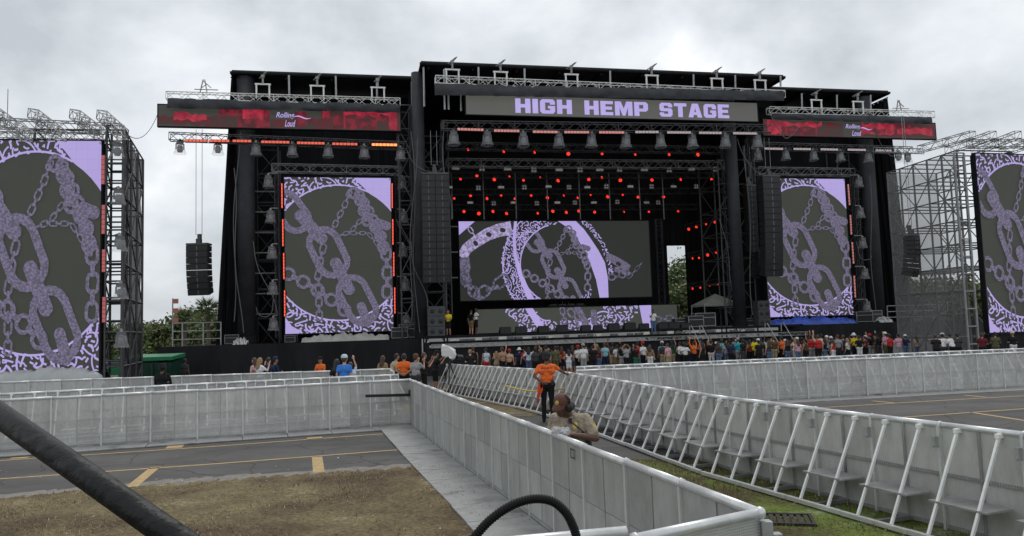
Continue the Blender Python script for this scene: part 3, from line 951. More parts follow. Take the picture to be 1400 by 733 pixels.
# band right
bo = [(787, 302), (798, 313), (806, 324), (818, 342), (827, 359), (831, 380), (832, 408)]
bi = [(762, 302), (777, 312), (789, 326), (800, 344), (808, 363), (815, 383), (820, 408)]
for i in range(6): A.poly([bi[i], bo[i], bo[i + 1], bi[i + 1]], 'purple')
A.stroke([(705, 301), (703, 325), (704, 346), (709, 368), (717, 390), (727, 412)], [4, 4, 4.5, 5.5, 7, 9], 'purple')
A.scribble(inC, (686, 840, 302, 412), 420, 1.25, 1.6, 'purple', 21)
for k in range(2):
    A.stroke([(C0.x + (54 + k * 24) * math.cos(a), C0.y + (54 + k * 24) * 1.02 * math.sin(a)) for a in np.linspace(2.0, 4.4, 30)], 1.4, 'purple')
# the ring holds a smaller picture of the same chains
def Tin(p):
    q = ((p[0] - 463) * .585 + C0.x, (p[1] - 346) * .585 + C0.y)
    return Tc(q)
A2 = Art(Tin, (0, wd, 0, h)); A2.d = -.004
def inner(A):
    A.stadium((402, 292), math.radians(52), 54, 34, 'chain', 9); A.stadium((425, 311), math.radians(48), 58, 17, 'chain'); A.stadium((448, 346), math.radians(63), 66, 40, 'chain', 9.5)
    A.stadium((467, 379), math.radians(63), 56, 16, 'chain'); A.stadium((487, 412), math.radians(62), 66, 38, 'chain', 9); A.stadium((498, 436), math.radians(70), 36, 13, 'chain')
    A.chain([(479, 262), (471, 282), (453, 317)], 8, 8, 'chain'); A.chain([(481, 262), (492, 270), (497, 285), (502, 302), (518, 316), (523, 335), (526, 350)], 7, 14, 'chain')
    A.stadium((523, 308), .3, 26, 13, 'chain'); A.stadium((498, 288), 1.3, 34, 9, 'chain')
    A.chain([(527, 342), (529, 372), (528, 408)], 12, 13, 'chain'); A.chain([(493, 302), (479, 318), (464, 323)], 7, 6, 'chain'); A.chain([(480, 320), (503, 320), (516, 336)], 7, 6, 'chain')
    A.chain([(442, 337), (438, 352), (434, 378), (435, 436)], 10, 9, 'chain'); A.chain([(380, 366), (424, 391), (456, 414), (490, 440)], 11, 16, 'chain', 4.6)
inner(A2)
# looping chain on one side, broken chain on the other
A.stroke([(631, 352), (638, 340), (650, 331), (666, 321), (682, 315), (699, 312)], [14, 15, 16, 17, 18, 19], 'bright')
for q in ((650, 333, .9), (668, 321, .5), (687, 315, .2)):
    A.d -= .0
    A.stadium((q[0], q[1]), q[2], 8, 6, 'hole')
A.stroke([(634, 352), (636, 366), (635, 380), (640, 392)], [14, 14, 11, 11], 'dim'); A.chain([(634, 378), (640, 392), (652, 404), (660, 408)], 10, 12, 'dim', 4)
A.chain([(653, 405), (662, 398), (674, 394), (686, 384), (690, 380)], 15, 14, 'dim', 3)
A.chain([(641, 312), (646, 319), (650, 324)], 6, 5, 'bright')
A.stroke([(829, 350), (842, 357), (852, 363), (860, 367)], [9, 11, 11, 8], 'chain')
A.stadium((845, 361), .5, 8, 5, 'hole')
A.chain([(832, 379), (842, 379), (852, 375), (860, 371)], 6, 8, 'dim'); A.chain([(858, 380), (868, 370), (877, 359)], 6, 4, 'dim'); A.stadium((850, 371), .3, 24, 8, 'dim')
NMC = dict(NM, hole=('dark_link_gap', L_BASEC))
A.finish(root, NMC); A2.finish(root, NM)

# long low screen facing the deck
WL = 5.0
ls0, ls1 = S(652, 440, WL)[0], S(926, 432, WL)[0]; lz0_, lz1_ = 2.2, 4.05
root, wd, h = screen('long low screen along the deck under the wide screen, showing purple scrawl', ls0, ls1, lz0_, lz1_, WL, led('screen_low', (.04, .044, .036), 1, (.03, .031, .028)))
def Tl(p):
    s, z = S(p[0], p[1], WL)
    return (s - ls0, z - lz0_)
A = Art(Tl, (0, wd, 0, h))
A.poly([(717, 421), (728, 421), (748, 452), (737, 452)], 'purple'); A.poly([(873, 414), (890, 414), (891, 449), (880, 449)], 'purple')
A.scribble(lambda p: (abs(p.x - 695 - (p.y - 420) * .85 - 12) < 22) or (p.y > 438 and 728 < p.x < 800) or (abs(p.x - 852 + (p.y - 420) * 1.1) < 30 and p.x < 872), (690, 872, 414, 456), 120, 1.8, 2.1, 'purple', 5)
A.chain([(768, 422), (771, 436), (770, 450)], 7, 6, 'chain'); A.stadium((795, 432), 1.1, 34, 9, 'chain'); A.chain([(778, 424), (790, 440), (806, 450)], 8, 9, 'chain'); A.stadium((812, 434), 1.5, 22, 9, 'chain')
A.chain([(895, 437), (915, 435), (926, 437)], 7, 7, 'dim')
A.finish(root, NM)

# banner ribbons
def text_mesh(body, size, bold, shear=0.0, spacing=1.0):
    cu = bpy.data.curves.new('lettering', 'FONT')
    cu.body = body; cu.size = size; cu.offset = bold; cu.shear = shear; cu.space_character = spacing; cu.resolution_u = 4
    o = bpy.data.objects.new('lettering', cu); COL.objects.link(o)
    dg = bpy.context.evaluated_depsgraph_get(); dg.update()
    me = bpy.data.meshes.new_from_object(o.evaluated_get(dg))
    bpy.data.objects.remove(o)
    return me
def put_text(body, x0, x1, z0, z1, root, m, bold=.02, shear=0.0, y=-.012, spacing=1.0, rot=0.0):
    me = text_mesh(body, 1.0, bold, shear, spacing)
    n = len(me.vertices); co = np.zeros(n * 3); me.vertices.foreach_get('co', co); co = co.reshape(-1, 3)
    lo, hi = co.min(0), co.max(0)
    u = (co[:, 0] - lo[0]) / (hi[0] - lo[0]); v = (co[:, 1] - lo[1]) / (hi[1] - lo[1])
    out = np.stack([x0 + u * (x1 - x0), np.full(n, y), z0 + v * (z1 - z0) + (u - .5) * rot], 1)
    me.vertices.foreach_set('co', out.ravel()); me.materials.clear(); me.materials.append(m); me.update()
    o = bpy.data.objects.new('lettering', me); COL.objects.link(o); o.parent = root
    return o
L_LET = led('letter_lilac', (0.40, 0.33, 0.66), 1, (.05, .05, .06))
GL = {'H': (1.0, [[(0, 0), (0, 1), (.35, 1), (.35, .62), (.65, .62), (.65, 1), (1, 1), (1, 0), (.65, 0), (.65, .38), (.35, .38), (.35, 0)]]), 'I': (.37, [[(0, 0), (0, 1), (.37, 1), (.37, 0)]]),
      'G': (1.0, [[(0, .15), (0, .85), (.15, 1), (.85, 1), (1, .85), (1, .63), (.66, .63), (.66, .77), (.34, .77), (.34, .23), (.66, .23), (.66, .36), (.52, .36), (.52, .54), (1, .54), (1, .15), (.85, 0), (.15, 0)]]),
      'E': (.9, [[(0, 0), (0, 1), (.9, 1), (.9, .78), (.36, .78), (.36, .61), (.82, .61), (.82, .39), (.36, .39), (.36, .22), (.9, .22), (.9, 0)]]),
      'M': (1.26, [[(0, 0), (0, 1), (.43, 1), (.63, .50), (.83, 1), (1.26, 1), (1.26, 0), (.93, 0), (.93, .56), (.73, 0), (.53, 0), (.33, .56), (.33, 0)]]),
      'P': (1.0, [[(0, 0), (0, 1), (.36, 1), (.36, 0)], [(.36, 1), (.85, 1), (1, .86), (1, .46), (.85, .32), (.36, .32), (.36, .53), (.66, .53), (.66, .79), (.36, .79)]]),
      'S': (1.0, [[(0, .30), (.34, .30), (.34, .21), (.66, .21), (.66, .39), (.12, .39), (0, .5), (0, .86), (.15, 1), (.85, 1), (1, .86), (1, .68), (.66, .68), (.66, .79), (.34, .79), (.34, .61), (.88, .61), (1, .5), (1, .14), (.85, 0), (.15, 0), (0, .14)]]),
      'T': (.98, [[(0, 1), (.98, 1), (.98, .77), (.67, .77), (.67, 0), (.31, 0), (.31, .77), (0, .77)]]),
      'A': (1.08, [[(0, 0), (.30, 1), (.54, 1), (.54, .70), (.47, .38), (.54, .38), (.54, .18), (.42, .18), (.37, 0)], [(1.08, 0), (.71, 0), (.66, .18), (.54, .18), (.54, .38), (.61, .38), (.54, .70), (.54, 1), (.78, 1)]])}
def block_word(wd_, x0, x1, z0, z1, root):
    adv = sum(GL[c][0] for c in wd_) + .13 * (len(wd_) - 1); k = (x1 - x0) / adv; x = 0.0
    for c in wd_:
        q = MB()
        for pl in GL[c][1]: q.add([(x0 + (x + a) * k, -.012, z0 + b * (z1 - z0)) for a, b in pl], [tuple(range(len(pl)))])
        q.build('letter', L_LET, root, base='local'); x += GL[c][0] + .13
bs0, bs1 = -14.16, 7.5; bz0, bz1 = 17.12, 18.5
root, wd, h = screen('grey banner screen spelling HIGH HEMP STAGE in lilac block letters', bs0, bs1, bz0, bz1, -3.5, L_SIGN, name='banner_screen')
def TB(x, y):
    s, z = S(x, y, -3.5); return s - bs0, z - bz0
for wdd, xa, xb in (('HIGH', 704.5, 782), ('HEMP', 799, 886), ('STAGE', 901.5, 996.5)):
    a, b = TB(xa, 147)[0], TB(xb, 150)[0]
    block_word(wdd, a, b, h * .13, h * .87, root)
def ribbon(label, x0, yt0, x1, yt1, hpx, w, seed, logo, mirror=False):
    s0, z1 = S(x0, yt0, w); s1, z1b = S(x1, yt1, w); z1 = (z1 + z1b) / 2
    z0 = (S(x0, yt0 + hpx[0], w)[1] + S(x1, yt1 + hpx[1], w)[1]) / 2
    root, wd, h = screen(label, s0, s1, z0, z1, w, L_RIB, name='banner_screen')
    A = Art(lambda p: (p[0] * wd, p[1] * h), (0, wd, 0, h))
    rg = random.Random(seed)
    def blot(u0, u1, v0, v1, layer):
        pts = [(u0, v0)]; n = 9
        pts = [(u0 + (u1 - u0) * k / n, v0 + rg.uniform(-.08, .08)) for k in range(n + 1)] + [(u1 - (u1 - u0) * k / n, v1 + rg.uniform(-.1, .1)) for k in range(n + 1)]
        A.poly(pts, layer)
    for t in mirror:
        blot(*t)
    A.finish(root, NM)
    for body, a, b, c, d in logo:
        put_text(body, a * wd, b * wd, c * h, d * h, root, L_LET, bold=.012, shear=.3, y=-.03)
    sw = MB()
    a0, b0 = logo[0][1], logo[0][2]
    pts = [Vector((b0 * wd - .1 + .075 * wd * t, h * (.55 + .06 * math.sin(t * 6)))) for t in np.linspace(0, 1, 14)]
    for i in range(13):
        t = .035 * math.sin(math.pi * (i + .5) / 13) + .012
        sw.add([(pts[i].x, -.033, pts[i].y - t), (pts[i + 1].x, -.033, pts[i + 1].y - t), (pts[i + 1].x, -.033, pts[i + 1].y + t), (pts[i].x, -.033, pts[i].y + t)], [(0, 1, 2, 3)])
    sw.build('lettering_swash', L_LET, root, base='local')
    return root
RL = [(.18, .66, .0, .5, 'maroon'), (.66, 1.0, .0, .95, 'maroon'), (.0, .18, .1, .5, 'maroon'), (0.06, .19, .30, .62, 'red'), (.24, .31, .55, .98, 'deep'), (.315, .445, .04, .90, 'deep'), (.335, .42, .45, .97, 'red'), (.55, .60, .08, .80, 'deep'), (.58, .64, .30, .55, 'deep'), (.665, .695, .55, .92, 'red'), (.71, .90, .04, .62, 'deep'),
      (.76, .985, .70, .93, 'red'), (.755, .762, .05, .90, 'red'), (.95, .985, .05, .72, 'red'), (.90, .95, .5, .75, 'deep')]
ribbon('dark red banner screen reaching out past the stage end beside the palm trees', 216.5, 144, 547, 151, (28.5, 27.5), -1.0, 4, [('Rolling', .472, .548, .44, .78), ('Loud', .508, .552, .08, .40)], RL)
RR = [(.0, .45, .0, .9, 'maroon'), (.55, 1.0, .05, .95, 'maroon'), (.02, .10, .1, .95, 'red'), (.10, .33, .60, .85, 'red'), (.12, .30, .05, .5, 'deep'), (.56, .75, .2, .9, 'red'), (.60, .70, .3, .6, 'deep'), (.77, .98, .25, .70, 'red'), (.75, .85, .55, .9, 'deep')]
ribbon('dark red banner screen reaching out over the blue tarpaulin wing', 1043, 162, 1278, 170, (23, 20), -1.0, 9, [('Rolling', .465, .55, .46, .82), ('Loud', .50, .555, .08, .42)], RR)
# ------------------------------------------------------------------ lamps
mv = thing('moving_light', '', 'stage light')
q = MB(); q.box((0, 0, -.02), (.14, .14, .16)); q.build('clamp', M_ALUD, mv, base='local')
q = MB(); q.box((0, 0, -.2), (.42, .36, .2)); q.box((0, -.182, -.2), (.3, .004, .1), None, 0); q.build('base_box', M_LAMPG, mv, base='local')
q = MB(); q.bar((-.25, 0, -.28), (-.25, 0, -.68), .06, .12); q.bar((.25, 0, -.28), (.25, 0, -.68), .06, .12); q.build('yoke', M_LAMPG, mv, base='local')
q = MB(); q.lathe([(0, -.38), (.15, -.40), (.19, -.52), (.19, -.74), (.16, -.86), (0, -.86)], 12, (0, 0, 0)); hd = q.build('head', M_LAMPG, mv, smooth=True, base='local')
q = MB(); q.lathe([(0, -.865), (.13, -.87)], 12, (0, 0, 0)); q.build('lens', M_CELL, hd, base='local')
q = MB(); q.lathe([(.18, -.24), (.28, -.34), (.33, -.7), (.43, -1.0)], 14, (0, 0, 0)); q.build('rain_hood', M_HOOD, mv, smooth=True, base='local')
MV = Proto(mv)
def lights_px(pts, w, label, group, sc=1.0, up=.5, proto=None):
    for i, (x, y) in enumerate(pts):
        s, z = S(x, y, w)
        (proto or MV).place(TRZ(W((s, w, z + up * sc)), SA + random.uniform(-.4, .4), sc, Matrix.Rotation(random.uniform(-.06, .06), 4, 'X')), nth(label, i, 'the palm side'), group)
lights_px([(620.5, 188), (666, 189), (715.5, 190.5), (764, 191), (809, 191), (856, 192), (903, 192), (946, 192.5), (991.5, 192), (1035, 193)], -4.0, 'clear hooded moving light hanging under the lettered banner', 'moving lights under the lettered banner', 1.05)
lights_px([(246, 201), (298, 202), (350, 203), (400, 204.6), (448.6, 205.7), (498, 207), (547.6, 210)], -1.6, 'hooded moving light under the red banner beside the palms', 'moving lights under the palm side banner', .95)
lights_px([(1036, 212), (1074, 211), (1112, 212), (1149, 213), (1187, 214), (1228, 214), (1241, 216)], -1.6, 'hooded moving light under the red banner over the tarpaulin', 'moving lights under the tarpaulin side banner', .9)

def bars_px(segs, w, label, group, m, vertical=False):
    for i, (a, b) in enumerate(segs):
        s0, z0 = S(a[0], a[1], w); s1, z1 = S(b[0], b[1], w)
        root = thing('light_bar', label if len(segs) < 2 else nth(label, i, 'the top') if vertical else nth(label, i, 'the palm side'), 'light bar', W(((s0 + s1) / 2, w, (z0 + z1) / 2)), group)
        q = MB(W); q.bar((s0, w + .06, z0), (s1, w + .06, z1), .18 if not vertical else .2, .2); q.build('housing', M_DARK, root)
        q = MB(W)
        n = max(3, int(math.hypot(s1 - s0, z1 - z0) / .22))
        for k in range(n):
            t0, t1 = (k + .08) / n, (k + .92) / n
            q.bar((s0 + (s1 - s0) * t0, w - .07, z0 + (z1 - z0) * t0), (s0 + (s1 - s0) * t1, w - .07, z0 + (z1 - z0) * t1), .06, .15)
        q.build('lamp_cells', m, root)
bars_px([((625, 177), (661, 178)), ((675, 179), (710, 179.6)), ((728, 180.5), (762, 181)), ((771, 181), (805, 181.3)), ((818.5, 181.3), (853, 181.6))], -4.35, 'dull red light bar on the truss below the lettered banner', 'dull red light bars', M_PINKBAR)
bars_px([((868, 181), (900, 181)), ((911.5, 181.5), (944, 181.7)), ((955, 182), (986, 182.3)), ((1001.5, 182.6), (1034, 183))], -4.35, 'pale dim light bar on the truss below the lettered banner', 'pale light bars under the lettered banner', M_PALEBAR)
bars_px([((253, 192.5), (283, 192.8)), ((286, 192.8), (314, 193)), ((318, 193), (344, 193.4)), ((357, 194.3), (396, 195)), ((406, 195.7), (444, 196.4)), ((454, 197), (489, 197.6))], -1.95, 'red light bar glowing under the palm side banner', 'red light bars under the palm side banner', mat('red_bar_soft', (.35, .05, .03), .4, emit=(1, .17, .1), es=.55))
bars_px([((508, 198), (543, 198.6))], -1.95, 'brightest orange red light bar on the truss under the palm side banner', None, mat('orange_bar', (.35, .1, .03), .4, emit=(1, .22, .06), es=2.0))
bars_px([((1044, 203.5), (1070, 204)), ((1084, 204), (1108, 204.4)), ((1121, 204.5), (1145, 205)), ((1158, 205), (1183, 205.5)), ((1196, 206), (1218, 206.4))], -1.95, 'pale dim light bar on the truss over the blue tarpaulin', 'pale light bars over the blue tarpaulin', M_PALEBAR)
# vertical bars and lamp ladders beside the tall screens
def ladder(x0, y0, x1, y1, w, label):
    s0, z0 = S(x0, y0, w); s1, z1 = S(x1, y1, w)
    return truss('light_ladder', label, W((s0, w, z0)), W((s0 + .0, w, z1)), .3, M_TRD)
ladder(379, 238, 383, 462, .35, 'dark vertical light ladder on the palm side of the tall screen')
ladder(543, 238, 546, 458, .35, 'dark vertical light ladder between the tall screen and the middle bay')
ladder(1168, 240, 1176, 438, .35, 'dark vertical light ladder beside the tall screen over the blue tarpaulin')
bars_px([((385.5, 251), (385.8, 285)), ((386.8, 300), (387, 337)), ((388, 346), (388.4, 382)), ((389.3, 397), (389.6, 433))], -.12, 'red vertical light bar on the palm side edge of the tall screen', 'red bars on the palm side edge', M_REDBAR, True)
bars_px([((535.9, 251), (536.1, 285)), ((536.9, 300), (537.1, 335)), ((538.2, 345), (538.4, 378)), ((539.5, 393), (539.8, 429))], -.12, 'red vertical bar between the tall screen and the middle bay', 'red bars towards the middle bay', M_REDBAR, True)
bars_px([((1158.5, 252), (1160.6, 281)), ((1161.6, 294), (1163, 321)), ((1164, 331), (1166, 361)), ((1166.8, 377), (1168.4, 407))], -.12, 'pale pink vertical bar beside the screen over the blue tarpaulin', 'pale pink bars', M_PINKBAR, True)
def side_lights(pts, ends, w, label, group):
    for i, ((x, y), xe) in enumerate(zip(pts, ends)):
        s, z = S(x, y, w)
        o = MV.place(TRZ(W((s, w, z + .5)), SA + random.uniform(-.3, .3), .95), nth(label, i, 'the top'), group)
        se, _ = S(xe, y, w)
        q = MB(); d = (se - s) / .95
        q.bar((0, 0, .08), (d, 0, .08), .06)
        a = q.build('arm', M_ALUD, o, base='local')
side_lights([(367, 248), (370, 296), (372, 345), (373, 394), (374, 443)], [380] * 5, .1, 'hooded light on an arm, palm side of the tall screen', 'ladder lights, palm side')
side_lights([(550, 251), (552, 297), (551, 343), (554.5, 389), (556, 439)], [543] * 5, .1, 'hooded light on an arm between tall screen and middle bay', 'ladder lights towards the middle bay')
side_lights([(1174, 249), (1176, 291), (1179, 332), (1182, 374), (1185, 419)], [1168] * 5, .1, 'hooded light on an arm beside the screen over the blue tarpaulin', 'ladder lights over the blue tarpaulin')

# small red glowing lamps
rl = thing('red_lamp', '', 'stage light')
q = MB(); q.box((0, 0, .28), (.2, .2, .14)); q.bar((-.2, 0, .24), (-.2, 0, -.05), .04, .08); q.bar((.2, 0, .24), (.2, 0, -.05), .04, .08); q.build('yoke', M_TRD, rl, base='local')
Rl = Matrix.Rotation(math.radians(78), 3, 'X')
q = MB(); q.lathe([(.17, -.22), (.2, .0), (.2, .16)], 12, (0, 0, 0), 0, Rl); q.build('head', M_TRD, rl, base='local')
q = MB(); q.lathe([(0, .17), (.1, .165), (.185, .14)], 12, (0, 0, 0), 0, Rl); q.build('lens', M_REDLENS, rl, base='local')
RLP = Proto(rl)
ROWS = [(0, 1.0, 'in the front row', [(639, 205), (688, 208), (730, 209), (777, 211), (823, 211), (868, 212), (914, 212), (953, 212), (998, 212)]),
        (4.5, 1.0, 'in the second row', [(629, 245.5), (675, 246), (715.5, 247), (762, 248), (805, 246), (848, 247), (891, 247), (929.5, 246), (972.6, 245.6), (652, 241), (696, 242), (738, 243), (822, 243)]),
        (6.5, 1.0, 'in the third row', [(621, 272), (665, 272), (704, 272), (748, 271), (789, 271), (830, 270), (872, 270), (907, 270), (643, 268), (685, 268), (726, 268), (770, 268), (807, 267), (851, 267)]),
        (8.5, 1.0, 'just over the wide screen', [(634, 289.5), (655, 292.6), (673, 289.5), (692, 292.6), (734.5, 292), (755, 289.5), (773.4, 291), (791, 289), (813, 290.7), (852.5, 290), (887, 290), (927, 289.5)]),
        (7.0, .85, 'on the raked rack beside the daylight gap', [(941, 314), (951.7, 311), (965, 307), (976.5, 304), (946, 353.7), (955.5, 353), (967, 349), (978, 346), (946, 395), (957.4, 393.8), (969.6, 391), (981.5, 388.8)])]
for w, sc, txt, pts in ROWS:
    for i, (x, y) in enumerate(pts):
        s, z = S(x, y, w)
        k = sc * (.8 if i >= 9 else 1.0) * random.uniform(.5, .82)
        RLP.place(TRZ(W((s, w, z)), SA + random.uniform(-.35, .55) , k, Matrix.Rotation(random.uniform(-.12, .2), 4, 'X')), nth('small lamp glowing red ' + txt, sorted(p[0] for p in pts).index(x), 'the palm side'), 'red lamps ' + txt)
# raked racks for the last group
for (x0, y0, x1, y1) in ((937, 310, 982, 297), (941, 349, 984, 340), (941, 391, 987, 383)):
    truss_px('short dark raked truss of red lamps beside the daylight gap', (x0, y0), (x1, y1), 7.2, .35, M_TRD, 'raked lamp trusses')
# blinders and strobes
bl = thing('blinder_lamp', '', 'stage light')
q = MB(); q.box((0, .08, 0), (.5, .14, .5)); q.bar((0, .1, .2), (0, .1, .45), .05); q.build('housing', M_TRD, bl, base='local')
for a in (-1, 1):
    for b in (-1, 1):
        q = MB(); q.lathe([(0, .03), (.07, .02), (.105, 0)], 10, (.12 * a, .0, .12 * b), 0, Matrix.Rotation(math.radians(90), 3, 'X')); q.build('lamp_cell', M_CELL, bl, base='local')
BLP = Proto(bl)
st = thing('strobe_lamp', '', 'stage light')
q = MB(); q.box((0, .08, 0), (.66, .16, .3)); q.bar((0, .1, .1), (0, .1, .4), .05); q.build('housing', M_LAMPG, st, base='local')
q = MB(); q.box((0, -.003, 0), (.58, .008, .2)); q.build('face_panel', M_CELL, st, base='local')
STP = Proto(st)
for w, txt, pts in [(3.0, 'on the grey truss behind the front red lamps', [(623, 230), (659, 230), (694, 231), (730, 232), (764.5, 232), (793, 232), (820, 232), (847, 231.4), (881, 232), (915, 232), (945.6, 231.4), (978.6, 231.4)]),
                    (5.0, 'between the second and third rows of red lamps', [(614.5, 256), (654, 257), (685, 256), (717, 256), (750, 255), (778, 256), (803, 256), (829, 255), (862, 255), (891, 255), (921, 255), (952, 255)]),
                    (7.5, 'just above the lowest row of red lamps', [(643, 277), (675, 278), (702, 277), (734, 278), (762, 277), (786, 277), (812, 277), (844, 276), (884, 277), (900, 277)])]:
    for i, (x, y) in enumerate(pts):
        s, z = S(x, y, w)
        P, nm = ((STP, 'flat pale strobe lamp ') if i % 2 == 0 else (BLP, 'four cell blinder lamp '))
        P.place(TRZ(W((s, w, z)), SA, .8 if w > 4 else .95), nth(nm + txt, i // 2, 'the palm side'), nm.strip() + 's ' + txt)

# ------------------------------------------------------------------ loudspeaker hangs
def hang(label, s, w, ztop, n, h, wd, dp, curve, cols=1, rot=SA, chain_to=None, xf=None, loc=None):
    base = loc or W((s, w, ztop))
    root = thing('line_array', label, 'loudspeaker', base, None, rot)
    q = MB(); q.bx(-wd * cols / 2, wd * cols / 2, -dp / 2, dp / 2, .02, .14); q.box((0, 0, .3), (.3, .3, .3)); q.box((0, .1, .6), (.22, .22, .35)); q.build('flying_frame', M_TRD, root, base='local')
    cab = MB(); hw = wd / 2 - .01
    prof = [(-dp / 2, -h / 2 + .005), (dp / 2, -h / 2 + .03), (dp / 2, h / 2 - .03), (-dp / 2, h / 2 - .005)]
    cab.add([(sx * hw, y, z) for sx in (-1, 1) for y, z in prof], [(0, 1, 2, 3), (7, 6, 5, 4), (0, 4, 5, 1), (2, 6, 7, 3), (1, 5, 6, 2), (0, 3, 7, 4)])
    gr = MB()
    for a in (-1, 1): gr.box((a * hw * .52, -dp / 2 - .006, 0), (hw * .86, .008, h * .78))
    horn = MB(); horn.box((0, -dp / 2 - .008, 0), (hw * .12, .012, h * .7))
    mc, mg, mh = cab.mesh('speaker_cabinet', M_SPK), gr.mesh('grille', M_GRILLE), horn.mesh('horn_strip', M_LAMPG)
    for c in range(cols):
        x0 = (c - (cols - 1) / 2) * wd
        ang, y, z = 0.0, 0.0, 0.0
        for k in range(n):
            a2 = curve * (k / max(1, n - 1)) ** 1.6
            z -= h * .5 * math.cos(a2); y += h * .5 * math.sin(a2)
            o = bpy.data.objects.new('speaker_cabinet', mc); COL.objects.link(o); o.parent = root
            o.location = (x0, y, z); o.rotation_euler = (a2, 0, 0)
            g = bpy.data.objects.new('grille', mg); COL.objects.link(g); g.parent = o
            g = bpy.data.objects.new('horn_strip', mh); COL.objects.link(g); g.parent = o
            z -= h * .5 * math.cos(a2); y += h * .5 * math.sin(a2)
    if chain_to:
        q = MB()
        for a in (-.2, .2): q.tube((a, 0, .7), (a, 0, chain_to - ztop), .018, n=5)
        q.build('hoist_chain', M_ALUD, root, base='local')
    return root
s, z = S(594, 240, -3.2)
zb = S(594, 388, -3.2)[1]
hang('tall twin column of black line array speakers beside the wide screen', s, -3.2, z, 16, (z - zb) / 16.2, .92, .75, .12, 2, chain_to=16)
s, z = S(1051, 243, -3.2); zb = S(1051, 380, -3.2)[1]
hang('tall black line array hanging beside the tall screen over the blue tarpaulin', s, -3.2, z, 16, (z - zb) / 16.3, 1.45, .75, .16, chain_to=16)
s, z = S(1024, 256, -.8); zb = S(1024, 345, -.8)[1]
hang('smaller dark line array hanging behind the main one near the round column', s, -.8, z, 12, (z - zb) / 12, .8, .7, .06, chain_to=16)
s, z = S(1036, 345, .5); zb = S(1036, 378, .5)[1]
hang('short curved speaker hang low beside the round column', s, .5, z, 8, (z - zb) / 7.6, .8, .6, .55, rot=SA + .5, chain_to=15)
s, z = S(272, 336, -1.2); zb = S(284, 400, -1.2)[1]
hang('short curved line array hanging in the open air beside the palm trees', s, -1.2, z, 8, (z - zb) / 7.7, 1.42, .75, .26, rot=SA - .2, chain_to=16.3)
p = dep(1246, 324, 50.0); pb = dep(1246, 376, 50.0)
hang('short curved line array hanging in front of the mesh covered scaffold', 0, 0, p[2], 9, (p[2] - pb[2]) / 8.7, 1.05, .7, .3, rot=SA + .55, loc=tuple(p), chain_to=p[2] + 8.1)

# ------------------------------------------------------------------ things on the deck
def sub_stack(label, px, w, zf, nx, nz, sz=(.75, .8, .6)):
    s, _ = S(px, 440, w)
    root = sthing('speaker_stack', label, 'loudspeaker', s, w, zf)
    for i in range(nx):
        for k in range(nz):
            c = MB(W); x = s + (i - (nx - 1) / 2) * (sz[0] + .02); z = zf + sz[2] * (k + .5) + .02 * k
            c.box((x, w, z), sz, Matrix.Rotation(0, 3, 'Z')); o = c.build('cabinet', M_CASE, root)
            for a in (-1, 1):
                g = MB(W); g.lathe([(0, .03), (.08, .02), (.16, 0)], 10, (x + a * sz[0] * .24, w - sz[1] / 2 - .012, z), 0, Matrix.Rotation(math.radians(90), 3, 'X')); g.build('driver', M_SPK, o)
sub_stack('grey speaker stack on the deck below the twin line array', 596, -2.3, 2.12, 1, 3, (1.15, .8, .66))
sub_stack('grey speaker stack on the deck beside the tall screen over the blue tarpaulin', 1042, -1.4, 2.08, 1, 3, (.95, .8, .62))
wedge = thing('monitor_wedge', '', 'loudspeaker')
q = MB(); q.add([(x, y, z) for x in (-.38, .38) for y, z in ((-.3, 0), (.3, 0), (.3, .12), (-.08, .5), (-.3, .42))], [(0, 1, 2, 3, 4), (9, 8, 7, 6, 5), (0, 5, 6, 1), (1, 6, 7, 2), (2, 7, 8, 3), (3, 8, 9, 4), (4, 9, 5, 0)]); q.build('cabinet', M_SPK, wedge, base='local')
q = MB(); q.add([(-.33, .27, .155), (.33, .27, .155), (.33, -.03, .462), (-.33, -.03, .462)], [(0, 1, 2, 3)]); q.build('grille', M_GRILLE, wedge, base='local')
WP = Proto(wedge)
for x in (690, 712, 742, 768, 800, 817, 838, 860, 880, 905, 920, 936):
    s, z = S(x, 450, -2.4)
    WP.place(TRZ(W((s, -2.4, 2.12)), SA + random.uniform(-.1, .1), random.uniform(.8, 1.1)), nth('black monitor wedge on the deck edge by the low screen', (690, 712, 742, 768, 800, 817, 838, 860, 880, 905, 920, 936).index(x), 'the palm side'), 'monitor wedges on the deck edge')
case = thing('flight_case', '', 'case')
q = MB(); q.bx(-.5, .5, -.35, .35, .08, .72); q.build('case_body', M_SPK, case, base='local')
q = MB()
for x in (-.5, .5):
    for y in (-.35, .35): q.bx(x - .02, x + .02, y - .02, y + .02, .07, .74)
for z in (.08, .5, .72):
    for y in (-.356, .356): q.bx(-.5, .5, y - .008, y + .008, z - .02, z + .02)
q.build('edging', M_ALUD, case, base='local')
q = MB()
for x in (-.42, .42):
    for y in (-.28, .28): q.lathe([(0, 0), (.05, .0), (.05, .08), (0, .08)], 8, (x, y, 0))
q.build('castors', M_RUBBER, case, base='local')
CP = Proto(case)
